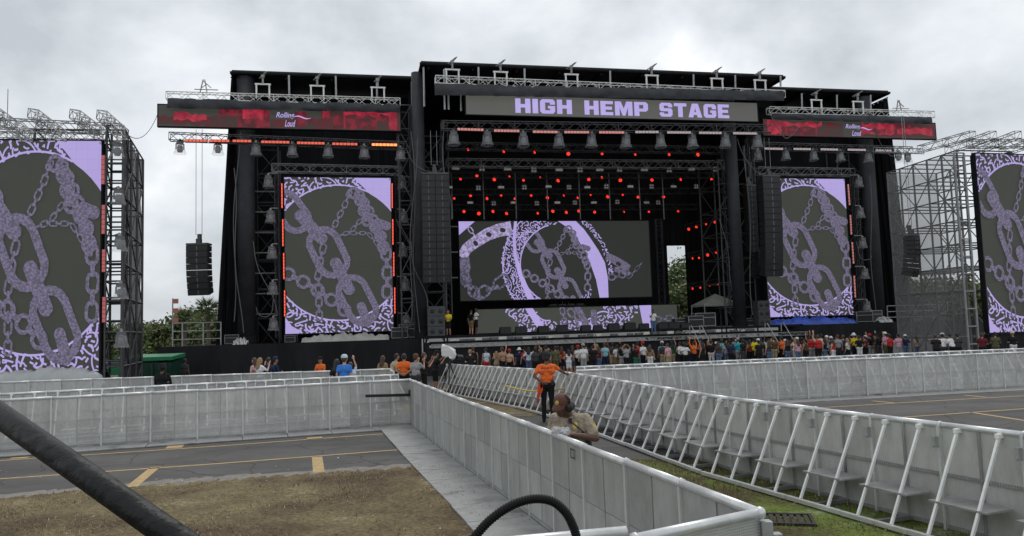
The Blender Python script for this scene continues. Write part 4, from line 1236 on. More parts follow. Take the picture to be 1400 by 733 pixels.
for x, w, zf, k, lab in [(318, .2, 2.0, .9, 'by the end column beside the palm trees'), (398, -.7, 2.0, .7, 'under the tall screen beside the end column'), (545, .0, 2.0, 1.1, 'beside the grey speaker stack'), (560, .6, 2.0, 1.4, 'beside the grey speaker stack'),
                          (930, -1, 2.12, 1.0, 'beside the grey canopy'), (948, -1.4, 2.12, 1.2, 'beside the grey canopy'), (962, .6, 2.12, 1.5, 'beside the grey canopy'), (1024, -.6, 2.12, .8, 'next to the round column'),
                          (1180, -.5, 2.08, 1.2, 'at the far edge of the blue tarpaulin'), (1192, 0, 2.08, 1.3, 'at the far edge of the blue tarpaulin')]:
    s, _ = S(x, 440, w)
    CP.place(TRZ(W((s, w, zf)), SA + random.uniform(-.3, .3), k), 'black metal edged flight case on the deck ' + lab, 'flight cases ' + lab)
# DJ table in front of the low screen
dj = sthing('dj_riser', 'black riser with equipment behind the low screen', 'riser', S(773, 430, 6.5)[0], 6.5, 2.12)
s = S(773, 430, 6.5)[0]
MB(W).bx(s - 3, s + 3, 5.6, 9, 2.12, 3.45).build('platform', M_DECK, dj)
MB(W).bx(s - 1.6, s + 1.6, 5.8, 6.6, 3.46, 4.25).build('table', M_SPK, dj)
for k in range(4): MB(W).bx(s - 1.4 + k * .75, s - .85 + k * .75, 5.9, 6.5, 4.26, 4.36).build('mixer', M_LAMPG, dj)
# canopy on the deck
s0, z0 = S(963, 416, 3.0); s1, _ = S(1012, 412, 3.0); zt = S(990, 403, 3.0)[1]
cn = sthing('pop_up_canopy', 'pale grey pitched canopy on thin legs standing on the deck', 'canopy', (s0 + s1) / 2, 3.0, 2.12)
M_CAN = mat('canopy_cloth', (.35, .35, .31), .7, var=.15, scale=2)
q = MB(W); c = ((s0 + s1) / 2, 4.2, zt + .15); P = [(s0, 3, z0), (s1, 3, z0), (s1, 5.4, z0), (s0, 5.4, z0)]
q.add(P + [c], [(0, 1, 4), (1, 2, 4), (2, 3, 4), (3, 0, 4)]); q.build('canopy_top', M_CAN, cn)
q = MB(W); q.add([(a[0], a[1], a[2] - d) for a in P for d in (0.002, .18)], [(0, 1, 3, 2), (2, 3, 5, 4), (4, 5, 7, 6), (6, 7, 1, 0)]); q.build('valance', M_CAN, cn)
for a in P:
    q = MB(W); q.tube((a[0], a[1], 2.12), (a[0], a[1], a[2]), .03, n=6); q.build('leg', M_STEEL, cn)
# crumpled covers under the tall screens
def crumple(name, label, x0, x1, w0, w1, zb, zt, m, cat='tarpaulin', seed=1):
    rg = random.Random(seed); nx, ny = 44, 8
    s0, s1 = S(x0, 440, w0)[0], S(x1, 440, w0)[0]
    vs = []
    for i in range(nx + 1):
        for j in range(ny + 1):
            t, u = i / nx, j / ny
            pr = math.sin(math.pi * u) ** .6 * (1 - .55 * abs(2 * t - 1) ** 3)
            vs.append((s0 + (s1 - s0) * t + rg.uniform(-.05, .05), w0 + (w1 - w0) * u, zb + (zt - zb) * pr * (.80 + .12 * math.sin(i * .55 + seed) + .10 * math.sin(i * 1.7 + j * 1.1)) + (rg.uniform(-.09, .09) if 0 < j < ny else 0)))
    fs = [(i * (ny + 1) + j, (i + 1) * (ny + 1) + j, (i + 1) * (ny + 1) + j + 1, i * (ny + 1) + j + 1) for i in range(nx) for j in range(ny)]
    mb = MB(W); mb.add(vs, fs)
    return tag(mb.build(name, m, smooth=True), label, cat)
crumple('tarpaulin', 'crumpled off white cover lying under the tall screen beside the end column', 412, 532, -1.5, -.3, 2.0, 2.55, mat('offwhite_cover', (.42, .42, .38), .7, var=.2, scale=1.5, bump=.5, bscale=2), seed=3)
crumple('tarpaulin', 'crumpled blue tarpaulin lying under the tall screen', 1054, 1172, -1.6, -.3, 2.08, 2.75, M_BLUE, seed=5)
crumple('plastic_sheet', 'small white plastic sheet bunched by the end column', 318, 338, -1.5, -.7, 2.0, 2.45, M_WHITE, 'plastic sheet', 8)
crumple('plastic_sheet', 'small white plastic sheet bunched at the deck corner by the steel railing', 1204, 1222, -2.0, -1.2, 2.08, 2.5, M_WHITE, 'plastic sheet', 9)
# pale strip of road cases and cable trays below the deck edge
for k, x in enumerate(range(622, 1035, 11)):
    s, _ = S(x, 466, -4.9)
    if random.random() < .75:
        q = MB(W); q.box((s, -4.6, 1.72 + .13), (random.uniform(.3, .6), .3, random.uniform(.1, .26)), Matrix.Rotation(random.uniform(-.2, .2), 3, 'Z'))
        q.bar((s - .2, -4.78, 1.74), (s + .2, -4.78, 1.9), .03)
        tag(q.build('footlight', M_LAMPG if k % 3 else M_CELL), nth('small grey footlight on the low catwalk', k, 'the palm side'), 'stage light', 'footlights on the low catwalk')
truss('truss', 'weathered truss under the lip of the low catwalk', W((-17.1, -5.75, 1.52)), W((9.0, -5.75, 1.52)), .22, M_ALUD)
# step rails onto the catwalk
for x in (946, 960, 1050, 1072):
    s, _ = S(x, 460, -5.9)
    root = sthing('stair_rail', 'bent steel stair rail rising to the low catwalk', 'rail', s, -6.4, GZS, 'stair rails at the catwalk')
    q = MB(W); q.sweep([(s, -7.6, GZS), (s, -7.6, .55), (s, -5.9, 2.3), (s, -5.6, 2.3), (s, -5.6, 1.72)], .03, 6); q.build('hand_rail', M_STEEL, root)
    for k in range(3):
        q = MB(W); q.bx(s - .02, s + .75, -7.3 + k * .6, -7.0 + k * .6, .1 + k * .55, .14 + k * .55); q.build('step', M_DARK, root)
# open steel railings at both deck ends
def railing(label, pts, w, z0, h, n=3):
    root = sthing('deck_railing', label, 'railing', pts[0], w, z0)
    for s in pts:
        q = MB(W); q.tube((s, w, z0), (s, w, z0 + h), .045, n=6); q.build('post', M_STEEL, root)
    for k in range(n):
        z = z0 + h * (.28 + .7 * k / (n - 1))
        q = MB(W); q.tube((pts[0], w, z), (pts[-1], w, z), .035, n=6); q.build('rail', M_STEEL, root)
a, b = S(236, 470, 0)[0], S(302, 466, 0)[0]
railing('galvanised steel railing at the deck end in front of the palm trees', [a, a + .6, (a + b) / 2 + .4, b], 0, 2.0, 1.55)
a, b = S(1214, 440, 0)[0], S(1286, 436, 0)[0]
railing('galvanised steel railing at the deck end before the mesh scaffold', [a, (a + b) / 2, b - .1], 0, 2.08, 1.3)
# ------------------------------------------------------------------ screen towers at both sides
M_MESHB = glassy('black_mesh_cloth', (.02, .02, .022), .10)
M_MESHG = glassy('grey_mesh_cloth', (.27, .27, .27), .58)
def tower(label, near, far, width_dir, wid, z1, mesh_m, mesh_faces, tube_m, lifts=6, bays=3):
    """scaffold tower: near and far ground corners of the side seen, widened along width_dir"""
    near, far = Vector((near[0], near[1], 0)), Vector((far[0], far[1], 0))
    wdv = Vector((width_dir[0], width_dir[1], 0)).normalized() * wid
    root = thing('scaffold_tower', label, 'scaffold', (near.x, near.y, GZS))
    z0 = GZS
    def P(t, u, z): 
        p = near.lerp(far, t) + wdv * u
        return (p.x, p.y, z)
    for i in range(bays + 1):
        for u in (0, 1):
            q = MB(); q.tube(P(i / bays, u, z0), P(i / bays, u, z1), .06, n=6); q.build('standard', tube_m, root)
    for k in range(1, lifts + 1):
        z = z0 + (z1 - z0) * k / lifts
        for u in (0, 1):
            q = MB(); q.tube(P(0, u, z), P(1, u, z), .045, n=5); q.build('ledger', tube_m, root)
        for i in range(bays + 1):
            q = MB(); q.tube(P(i / bays, 0, z), P(i / bays, 1, z), .045, n=5); q.build('transom', tube_m, root)
    for k in range(lifts):
        za, zb = z0 + (z1 - z0) * k / lifts, z0 + (z1 - z0) * (k + 1) / lifts
        for i in range(bays):
            for u in (0, 1):
                a, b = (i, i + 1) if (i + k + u) % 2 == 0 else (i + 1, i)
                q = MB(); q.tube(P(a / bays, u, za), P(b / bays, u, zb), .035, n=5); q.build('brace', tube_m, root)
    for (t0, u0, t1, u1) in mesh_faces:
        n = 14; vs = []
        for i in range(n + 1):
            t, u = t0 + (t1 - t0) * i / n, u0 + (u1 - u0) * i / n
            for k in range(lifts * 2 + 1):
                p = Vector(P(t, u, z0 + .2 + (z1 - z0 - .3) * k / (lifts * 2)))
                off = .06 * math.sin(i * 1.9 + k) + .05
                nrm = (near - far).cross(Vector((0, 0, 1))).normalized()
                p += nrm * off * (1 if u0 < .5 else -1)
                vs.append(tuple(p))
        m = lifts * 2 + 1
        q = MB(); q.add(vs, [(i * m + k, (i + 1) * m + k, (i + 1) * m + k + 1, i * m + k + 1) for i in range(n) for k in range(m - 1)]); q.build('mesh_cover', mesh_m, root, smooth=True)
    return root
def P2(x, Y):
    p = dep(x, 450, Y); return (p[0], p[1])
la, lb = P2(168, 36.4), P2(194, 42.6)
tower('scaffold tower behind black mesh, holding the screen with the plastic sheeting', la, lb, (-1, -.16), 4.0, 12.6, M_MESHB, [(0, 0, 1, 0)], M_TRD, 8, 3)
tower('slim open scaffold column at the edge of the screen with the plastic sheeting', P2(143, 36.2), P2(150, 37.8), (1, .16), .75, 12.8, M_MESHB, [], M_TRD, 14, 1)
ra, rb = P2(1327, 46.4), P2(1232, 53.0)
rb = (dep(1228, 450, 53)[0], 53.0)
tower('wide scaffold tower under grey mesh beside the end of the stage', ra, rb, (1, .22), 4.0, 12.5, M_MESHG, [(1, 0, 1, 1), (0, .0, 1, .0)], mat('grey_scaffold_tube', (.15, .15, .15), .5, .2, var=.2, scale=3), 9, 5)
tower('slim scaffold column at the edge of the screen on the mesh tower', P2(1323, 45.7), P2(1322, 47), (1, .22), .7, 12.2, M_MESHG, [], M_ALUD, 12, 1)
# trusses laid on top of the towers
def truss_dep(label, a, b, size, m, group=None):
    return truss('truss', label, tuple(dep(*a)), tuple(dep(*b)), size, m, group)
g = 'truss pieces cantilevered over the screen with the plastic sheeting'
for k, (x0, y0, x1, y1) in enumerate([(-20, 145, 38, 187), (45, 155, 84, 186), (102, 156, 137, 184), (139, 157, 168, 184)]):
    truss_dep(nth('grey truss cantilevered over the plastic sheeted screen', 3 - k, 'the black mesh'), (x0, y0, 38.5), (x1, y1, 34.8), .45, M_ALUD, g)
truss_dep('long grey truss along the top of the screen with the plastic sheeting', (-60, 166, 36.6), (166, 177, 36.6), .45, M_ALUD)
truss_dep('thin lower truss right on top of the screen with the plastic sheeting', (-60, 184, 35.7), (139, 187, 35.9), .3, M_ALUD)
g = 'truss pieces cantilevered over the mesh covered tower'
for k, (x0, y0, x1, y1) in enumerate([(1258, 204, 1330, 184), (1296, 206, 1358, 184), (1332, 207, 1392, 184), (1370, 209, 1440, 186)]):
    truss_dep(nth('grey truss cantilevered over the mesh covered tower', k, 'the stage'), (x0, y0, 48.5), (x1, y1, 44.5), .42, M_ALUD, g)
truss_dep('long grey truss along the top of the screen on the mesh tower', (1325, 197, 46.3), (1480, 196, 47.5), .45, M_ALUD)
truss_dep('long thin truss reaching from the stage wing to the mesh tower', (1196, 205, 57.5), (1262, 207, 54.5), .35, M_ALUD)
# lamps and bars along the left tower screen
for (x, y) in [(160.5, 205), (162, 269), (164, 333), (165, 398), (166, 464)]:
    p = dep(x, y, 35.3)
    o = MV.place(TRZ((p[0], p[1], p[2] + .42), lang, .8), 'hooded moving light on the scaffold column of the plastic sheeted screen', 'lights on the open scaffold column')
    q = MB(); q.bar((0, 0, .08), (-.6, .9, .08), .06); q.build('arm', M_ALUD, o, base='local')
M_DULLB = mat('dull_red_bar', (.45, .10, .10), .5, emit=(1, .25, .25), es=.18)
for x, y0, y1 in [(141, 212, 252), (141.4, 280, 320), (141.8, 341, 372), (142.2, 406, 441)]:
    a, b = dep(x, y0, 35.85), dep(x, y1, 35.85)
    root = thing('light_bar', 'dull red vertical light bar at the edge of the plastic sheeted screen', 'light bar', tuple((a + b) / 2), 'dull red bars at the plastic sheeted screen')
    q = MB(); q.bar((a[0], a[1] + .08, b[2]), (a[0], a[1] + .08, a[2]), .14, .1); q.build('housing', M_LAMPG, root)
    q = MB()
    n = 6
    for k in range(n): q.bar((a[0], a[1], b[2] + (a[2] - b[2]) * (k + .06) / n), (a[0], a[1], b[2] + (a[2] - b[2]) * (k + .94) / n), .13, .05)
    q.build('lamp_cells', M_DULLB, root)
# plastic sheeting in front of the left screen, base plinth
def wcrumple(name, label, P0, P1, dv, zb, zt, m, cat, seed):
    rg = random.Random(seed); nx, ny = 34, 8; P0, P1, dv = Vector(P0), Vector(P1), Vector(dv); vs = []
    for i in range(nx + 1):
        for j in range(ny + 1):
            t, u = i / nx, j / ny
            p = P0.lerp(P1, t) + dv * u
            pr = math.sin(math.pi * min(u * 1.1, 1)) ** .5 * (1 - .5 * abs(2 * t - 1) ** 12)
            vs.append((p.x + rg.uniform(-.05, .05), p.y, zb + (zt - zb) * pr * (.84 + .04 * math.sin(i * .33 + 1) + .035 * math.sin(i * 2.3 + j * 1.4) + .03 * math.sin(i * .9 - j)) + (rg.uniform(-.03, .03) if 0 < j < ny else 0)))
    q = MB(); q.add(vs, [(i * (ny + 1) + j, (i + 1) * (ny + 1) + j, (i + 1) * (ny + 1) + j + 1, i * (ny + 1) + j + 1) for i in range(nx) for j in range(ny)])
    return tag(q.build(name, m, smooth=True), label, cat)
p0, p1 = dep(-60, 500, 33.0), dep(133, 500, 34.8)
M_PLAS = mat('grey_plastic', (.42, .43, .43), .35, var=.12, scale=1.2, bump=.5, bscale=1.6)
wcrumple('plastic_sheeting', 'long grey white plastic sheeting heaped along the foot of the tall screen', (p0[0], p0[1], 0), (p1[0], p1[1], 0), (0, 1.4, 0), -.25, 1.6, M_PLAS, 'plastic sheet', 4)
q = MB(); c = (lx0[0] + LSW / 2 * math.cos(lang), lx0[1] + LSW / 2 * math.sin(lang) + .5)
root = thing('screen_plinth', 'black draped plinth carrying the plastic sheeted screen', 'plinth', (c[0], c[1], GZS))
q.box((c[0], c[1], (GZS + lz0) / 2 - .04), (LSW, .8, lz0 - GZS - .1), Matrix.Rotation(lang, 3, 'Z')); q.build('plinth_body', M_BLACK, root)
root = thing('screen_plinth', 'black draped plinth carrying the screen on the mesh tower', 'plinth', (rsr[0] + 3.5, 47, GZS))
q = MB(); a14 = math.radians(14); q.box((rsr[0] + 2.8 * math.cos(a14), 46 + 2.8 * math.sin(a14) + .5, (GZS + rz0) / 2 - .04), (5.6, .8, rz0 - GZS - .1), Matrix.Rotation(a14, 3, 'Z')); q.build('plinth_body', M_BLACK, root)
# grey panelled fence at the foot of the mesh tower
fa, fb = dep(1292, 445, 50.5), dep(1345, 445, 51)
root = thing('panel_fence', 'dark grey panelled fence at the foot of the mesh tower', 'fence', (fa[0], fa[1], GZS))
for k in range(3):
    t0, t1 = k / 3 + .01, (k + 1) / 3 - .01
    a, b = Vector(fa).lerp(Vector(fb), t0), Vector(fa).lerp(Vector(fb), t1)
    q = MB(); q.bar((a.x, a.y, .95), (b.x, b.y, .95), .06, 2.3); q.build('panel', mat('dark_panel', (.07, .072, .075), .6, var=.2, scale=2), root)
# mast, flag pole and green skip behind the left fence
p = dep(4, 440, 44.0)
q = MB(); q.tube((p[0], p[1], GZS), (p[0], p[1], dep(4, 122, 44)[2]), .06, .02, n=6); tag(q.build('radio_mast', M_ALUD), 'thin radio mast standing behind the plastic sheeted screen', 'mast')
p = dep(236, 450, 62.0)
root = thing('flag_pole', 'thin pole with three small orange and white pennants beside the palm trees', 'flag pole', (p[0], p[1], GZS))
q = MB(); q.tube((p[0], p[1], GZS), (p[0], p[1], dep(236, 408, 62)[2]), .05, n=6); q.build('pole', M_STEEL, root)
for y in (412, 425, 438):
    z = dep(236, y, 62)[2]
    q = MB(); q.box((p[0] + .24, p[1], z), (.42, .02, .38), Matrix.Rotation(.15, 3, 'Z')); q.build('pennant', mat('pennant_orange', (.55, .2, .14), .7), root)
M_GREEN = mat('green_plastic', (.02, .22, .09), .5, var=.2, scale=2)
p = dep(212, 490, 47.0)
root = thing('green_skip', 'green waste container beside the black stage skirt', 'container', (p[0], p[1], GZS))
q = MB(); x, y = p[0], p[1]
q.add([(x - 1.6, y - .8, GZS), (x + 1.2, y - .8, GZS), (x + 1.2, y + .8, GZS), (x - 1.6, y + .8, GZS), (x - 1.9, y - .95, 1.1), (x + 1.4, y - .95, 1.1), (x + 1.4, y + .95, 1.3), (x - 1.9, y + .95, 1.3)], [(0, 3, 2, 1), (0, 1, 5, 4), (1, 2, 6, 5), (2, 3, 7, 6), (3, 0, 4, 7), (4, 5, 6, 7)]); q.build('bin_body', mat('dark_green', (.01, .05, .03), .5), root)
q = MB(); q.box((x - .2, y, 1.42), (3.3, 1.9, .22), Matrix.Rotation(.08, 3, 'X')); q.build('lid', M_GREEN, root)
for k in range(4):
    q = MB(); q.bx(x - 1.5 + k * .85, x - 1.38 + k * .85, y - 1.0, y - .86, GZS + .2, 1.05); q.build('rib', mat('dark_green', (.01, .05, .03), .5), root)
p = dep(164, 488, 44); q = MB()
q.bx(p[0] - 1.1, p[0] + .4, p[1] - .3, p[1] + .3, .55, .95); q.bx(p[0] - .5, p[0] - .2, p[1] - .3, p[1] + .3, .95, 1.35)
for xx in (-.9, .2): q.lathe([(0, -.08), (.32, -.08), (.32, .08), (0, .08)], 12, (p[0] + xx, p[1] - .4, GZS + .32), 0, Matrix.Rotation(math.radians(90), 3, 'X'))
q.bx(p[0] - 1.05, p[0] - .75, p[1] - .25, p[1] + .25, GZS + .3, .6); q.bx(p[0] + .05, p[0] + .35, p[1] - .25, p[1] + .25, GZS + .3, .6)
tag(q.build('utility_cart', M_GREEN), 'green utility cart parked under the scaffold column', 'cart')
# long cables running up and out from the stage ends
for lab, a, b, sag in [('thin cable sagging from the outer banner down to the scaffold tower', dep(216, 155, 50), dep(166, 176, 37), 1.0), ('thin cable sagging over the trees behind the plastic sheeted screen', dep(196, 462, 60), dep(100, 380, 60), .8),
                       ('thin cable between the stage wing and the mesh tower', dep(1186, 150, 57), dep(1222, 214, 54), .9)]:
    q = MB(); a, b = Vector(a), Vector(b)
    q.sweep([tuple(a.lerp(b, t) - Vector((0, 0, sag * 4 * t * (1 - t)))) for t in np.linspace(0, 1, 14)], .02, 5)
    tag(q.build('cable', M_RUBBER), lab, 'cable')

# ------------------------------------------------------------------ trees
LG = [mat('leaf_mid', (.10, .145, .045), .8), mat('leaf_dark', (.05, .085, .026), .8), mat('leaf_light', (.165, .205, .075), .8), mat('leaf_olive', (.145, .155, .065), .8)]
M_BARK = mat('bark', (.12, .095, .07), .9, var=.3, scale=3)
def tree(label, x, y, h, rad, seed, n=2600, low=.25, name='broadleaf_tree', group=None):
    rg = np.random.default_rng(seed); z0 = GZS
    root = thing(name, label, 'tree', (x, y, z0), group)
    q = MB(); q.sweep([(x, y, z0), (x + .1, y, z0 + h * .3), (x - .05, y, z0 + h * .6)], [.22, .16, .08], 7)
    for k in range(5):
        a = rg.uniform(0, 6.28); q.sweep([(x, y, z0 + h * (.25 + .07 * k)), (x + math.cos(a) * rad * .6, y + math.sin(a) * rad * .6, z0 + h * (.55 + .07 * k))], [.08, .03], 5)
    q.build('trunk', M_BARK, root)
    nc = 26; cen = rg.normal(0, 1, (nc, 3)); cen /= np.linalg.norm(cen, axis=1)[:, None]; cen *= rg.uniform(.35, .95, (nc, 1)) * np.array([rad, rad, h * (1 - low) / 2])
    cen += np.array([x, y, z0 + h * (low + (1 - low) / 2)])
    ci = rg.integers(0, nc, n); p = cen[ci] + rg.normal(0, 1, (n, 3)) * np.array([rad * .2, rad * .2, h * .085])
    nrm = rg.normal(0, 1, (n, 3)); nrm[:, 2] += .6; nrm /= np.linalg.norm(nrm, axis=1)[:, None]
    t = np.cross(nrm, rg.normal(0, 1, (n, 3))); t /= np.linalg.norm(t, axis=1)[:, None]; b = np.cross(nrm, t)
    sz = rg.uniform(.14, .34, (n, 1))
    v = np.stack([p - t * sz, p + b * sz * .55, p + t * sz, p - b * sz * .55], 1).reshape(-1, 3)
    me = bpy.data.meshes.new('crown'); me.from_pydata(v.tolist(), [], np.arange(n * 4).reshape(-1, 4).tolist())
    for m in LG: me.materials.append(m)
    shade = rg.integers(0, 4, nc)
    me.polygons.foreach_set('material_index', np.where(rg.random(n) < .65, shade[ci], rg.integers(0, 4, n)).tolist())
    o = bpy.data.objects.new('crown', me); COL.objects.link(o); o.parent = root; o.location = -Vector(root.location)
    return root
def palm(label, x, y, h, seed):
    rg = random.Random(seed); z0 = GZS
    root = thing('palm_tree', label, 'tree', (x, y, z0))
    q = MB(); q.sweep([(x, y, z0), (x + .1, y, z0 + h * .5), (x, y, z0 + h)], [.28, .2, .22], 8); q.build('trunk', M_BARK, root)
    q = MB()
    for k in range(54):
        a = rg.uniform(0, 6.28); e = rg.uniform(-.6, 1.4); L = rg.uniform(1.2, 1.9)
        d = Vector((math.cos(a) * math.cos(e), math.sin(a) * math.cos(e), math.sin(e)))
        c = Vector((x, y, z0 + h)); sd = d.cross(Vector((0, 0, 1))).normalized()
        for j in range(9):
            f = (j - 4) / 4 * 1.1
            dd = (d * math.cos(f) + sd * math.sin(f)).normalized()
            st = c + d * L * .5; en = st + dd * L * .6 - Vector((0, 0, .25 * rg.random()))
            w = dd.cross(Vector((rg.uniform(-1, 1), rg.uniform(-1, 1), 1))).normalized() * .05
            q.add([tuple(st - w), tuple(st + w), tuple(en)], [(0, 1, 2)], rg.randint(0, 3))
        q.bar(c, c + d * L * .5, .03, .03, 1)
    q.build('crown', LG, root)
def tree_px(label, x, ytop, Y, rad, seed, **k):
    p = dep(x, 450, Y); zt = dep(x, ytop, Y)[2]
    tree(label, p[0], p[1], zt - GZS, rad, seed, **k)
for k, (x, y, Y, r, lab) in enumerate([(205, 436, 92, 3.6, 'low bushy tree past the black mesh tower and the green container'), (228, 444, 88, 3.0, 'small bush like tree past the green container'), (262, 418, 90, 3.4, 'rounded tree rising behind the deck railing and pennant pole'), (290, 414, 86, 2.8, 'tall leafy tree squeezed between the palm and the stage end'),
      (150, 440, 96, 4.0, 'tree seen through the open scaffold column'), (926, 354, 100, 4.6, 'tree seen through the daylight gap at the rear of the stage'), (912, 385, 92, 3.2, 'lower tree inside the daylight gap at the rear of the stage'), (1218, 372, 98, 3.6, 'tree rising between the stage end and the mesh tower'),
      (1232, 385, 92, 3.2, 'darker tree just behind the stage end of the mesh tower'), (1262, 384, 90, 4.2, 'broad tree showing through the grey mesh'), (1295, 380, 94, 4.4, 'broad tree showing through the grey mesh'), (1325, 383, 92, 4.0, 'tree half hidden behind the edge of the mesh tower screen'),
      (20, 455, 100, 5, 'tree hidden behind the plastic sheeted screen')]):
    if k == 12: continue
    tree_px(lab, x, y, Y, r, 40 + k, n=9000 if k in (5, 6) else 5200, low=.05, **({'group': 'trees showing through the grey mesh'} if 'broad tree' in lab else {}))
for x, y, Y, lab, sd in [(252, 434, 80, 'short palm with a spiky crown behind the deck railing', 3), (284, 420, 76, 'taller palm beside the stage end column', 5)]:
    p = dep(x, 450, Y); palm(lab, p[0], p[1], dep(x, y + 6, Y)[2] - GZS, sd)

# ------------------------------------------------------------------ scaffolding, cables and pipes about the stage
M_TUBE = mat('stage_scaffold_tube', (.10, .10, .105), .5, .2, var=.25, scale=3)
def stage_tower(label, s0, s1, w0, w1, z1, lifts, bays):
    n, f = W((s0, w0, 0)), W((s1, w0, 0))
    o = tower(label, n[:2], f[:2], (SV[0], SV[1]), w1 - w0, z1, M_MESHB, [], M_TUBE, lifts, bays)
    return o
stage_tower('dark scaffold frame between the round end column and the tall screen', -28.6, -27.0, 1.8, 3.2, 16.0, 8, 1)
stage_tower('dark scaffold frame behind the light ladder next to the middle bay', -18.6, -17.7, -.6, 1.2, 18.5, 11, 1)
stage_tower('dark scaffold frame behind the twin line array', -16.9, -15.4, .2, 2.2, 16.5, 9, 1)
stage_tower('wide dark scaffold frame beside the raked red lamps', 6.9, 9.6, 2.0, 5.5, 15.5, 8, 2)
stage_tower('dark scaffold frame behind the light ladder over the blue tarpaulin', 17.5, 19.6, 1.8, 3.2, 16.5, 8, 1)
for k, (x0, y0, x1, y1, w, sag) in enumerate([(562, 180, 572, 455, -2.2, .5), (568, 190, 560, 440, -2.3, .4), (604, 165, 616, 300, -3.4, .9), (556, 205, 606, 230, -3.0, .8), (1010, 190, 1050, 235, -3.3, 1.2), (1018, 200, 1030, 430, -1.6, .4), (1050, 150, 1092, 172, -3.6, 1.5), (318, 230, 330, 455, -.6, .4), (326, 180, 318, 440, -.5, .5),
                                              (345, 330, 380, 430, -.2, 1.0), (352, 420, 378, 395, -.2, 1.2), (545, 300, 570, 340, -.4, .8), (985, 300, 1008, 420, -.5, .6), (1188, 240, 1196, 430, -.4, .4), (1168, 330, 1190, 350, -.3, .8), (560, 330, 585, 420, -2.6, .6)]):
    a, za = S(x0, y0, w); b, zb = S(x1, y1, w)
    q = MB(W); q.sweep([(a + (b - a) * t + .15 * math.sin(t * 7 + k), w, za + (zb - za) * t - sag * 4 * t * (1 - t) * (.3 if abs(za - zb) > 4 else 1)) for t in np.linspace(0, 1, 16)], .03, 5)
    tag(q.build('hanging_cable', mat('cable_grey', (.12, .12, .125), .5)), nth('grey power cable drooping down the dark stage rigging', k, 'the palm side'), 'cable', 'cables drooping in the stage rigging')
# cross pipes behind the tall screens
for (x0, x1, w, ys, lab) in [(345, 378, 1.5, (262, 290, 318, 346, 374, 402, 430), 'between the end column and the tall screen'), (548, 574, 1.2, (262, 300, 338, 376, 414), 'between the tall screen and the twin line array'), (1172, 1192, 1.5, (262, 300, 340, 380, 412), 'beside the tall screen over the tarpaulin'), (610, 626, 3.2, (310, 345, 380), 'at the edge of the wide screen')]:
    for i, y in enumerate(ys):
        a, z = S(x0, y, w); b, _ = S(x1, y, w)
        q = MB(W); q.tube((a, w, z), (b, w, z), .05, n=6)
        tag(q.build('cross_pipe', M_ALUD), nth('thin level pipe ' + lab, i, 'the top'), 'pipe', 'level pipes ' + lab)
# ------------------------------------------------------------------ crowd barriers
def perforated(name, col, fac):
    m = glassy(name, col, fac)
    nt = m.node_tree; b = nt.nodes['Principled BSDF']
    b.inputs['Roughness'].default_value = .5; b.inputs['Metallic'].default_value = .0; b.inputs['Specular IOR Level'].default_value = .25; b.inputs['Roughness'].default_value = .7
    for n in nt.nodes:
        if n.type == 'TEX_NOISE': n.inputs['Scale'].default_value = 3.4; n.inputs['Detail'].default_value = 11; n.inputs['Roughness'].default_value = .78
        if n.type == 'VALTORGB':
            n.color_ramp.elements[0].color = (*[c * .62 for c in col], 1); n.color_ramp.elements[1].color = (*[min(1, c * 1.16) for c in col], 1)
            n.color_ramp.elements[0].position = .25; n.color_ramp.elements[1].position = .8
        if n.type == 'MAPPING': n.inputs['Scale'].default_value = (1, 1, .45)
    oi = nt.nodes.new('ShaderNodeObjectInfo'); mp = [n for n in nt.nodes if n.type == 'MAPPING'][0]
    mu = nt.nodes.new('ShaderNodeVectorMath'); mu.operation = 'SCALE'; mu.inputs[3].default_value = 37.0
    cb = nt.nodes.new('ShaderNodeCombineXYZ')
    for k in range(3): nt.links.new(oi.outputs['Random'], cb.inputs[k])
    mr = nt.nodes.new('ShaderNodeMapRange'); mr.inputs[3].default_value = .84; mr.inputs[4].default_value = 1.08; nt.links.new(oi.outputs['Random'], mr.inputs[0])
    src = b.inputs['Base Color'].links[0].from_socket; mm = nt.nodes.new('ShaderNodeMixRGB'); mm.blend_type = 'MULTIPLY'; mm.inputs[0].default_value = 1
    nt.links.new(src, mm.inputs[1]); nt.links.new(mr.outputs[0], mm.inputs[2]); nt.links.new(mm.outputs[0], b.inputs['Base Color'])
    nt.links.new(cb.outputs[0], mu.inputs[0]); nt.links.new(mu.outputs[0], mp.inputs['Location'])
    return m
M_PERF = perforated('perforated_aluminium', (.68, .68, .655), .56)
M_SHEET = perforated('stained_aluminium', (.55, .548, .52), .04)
M_STRUT = mat('pale_strut', (.82, .82, .81), .5, .0, var=.1, scale=5)
M_RAIL = mat('barrier_tube', (.66, .67, .67), .36, .45, var=.14, scale=5)
M_PLATE = mat('foot_plate_metal', (.30, .30, .295), .6, .0, var=.25, scale=2.4, detail=9)
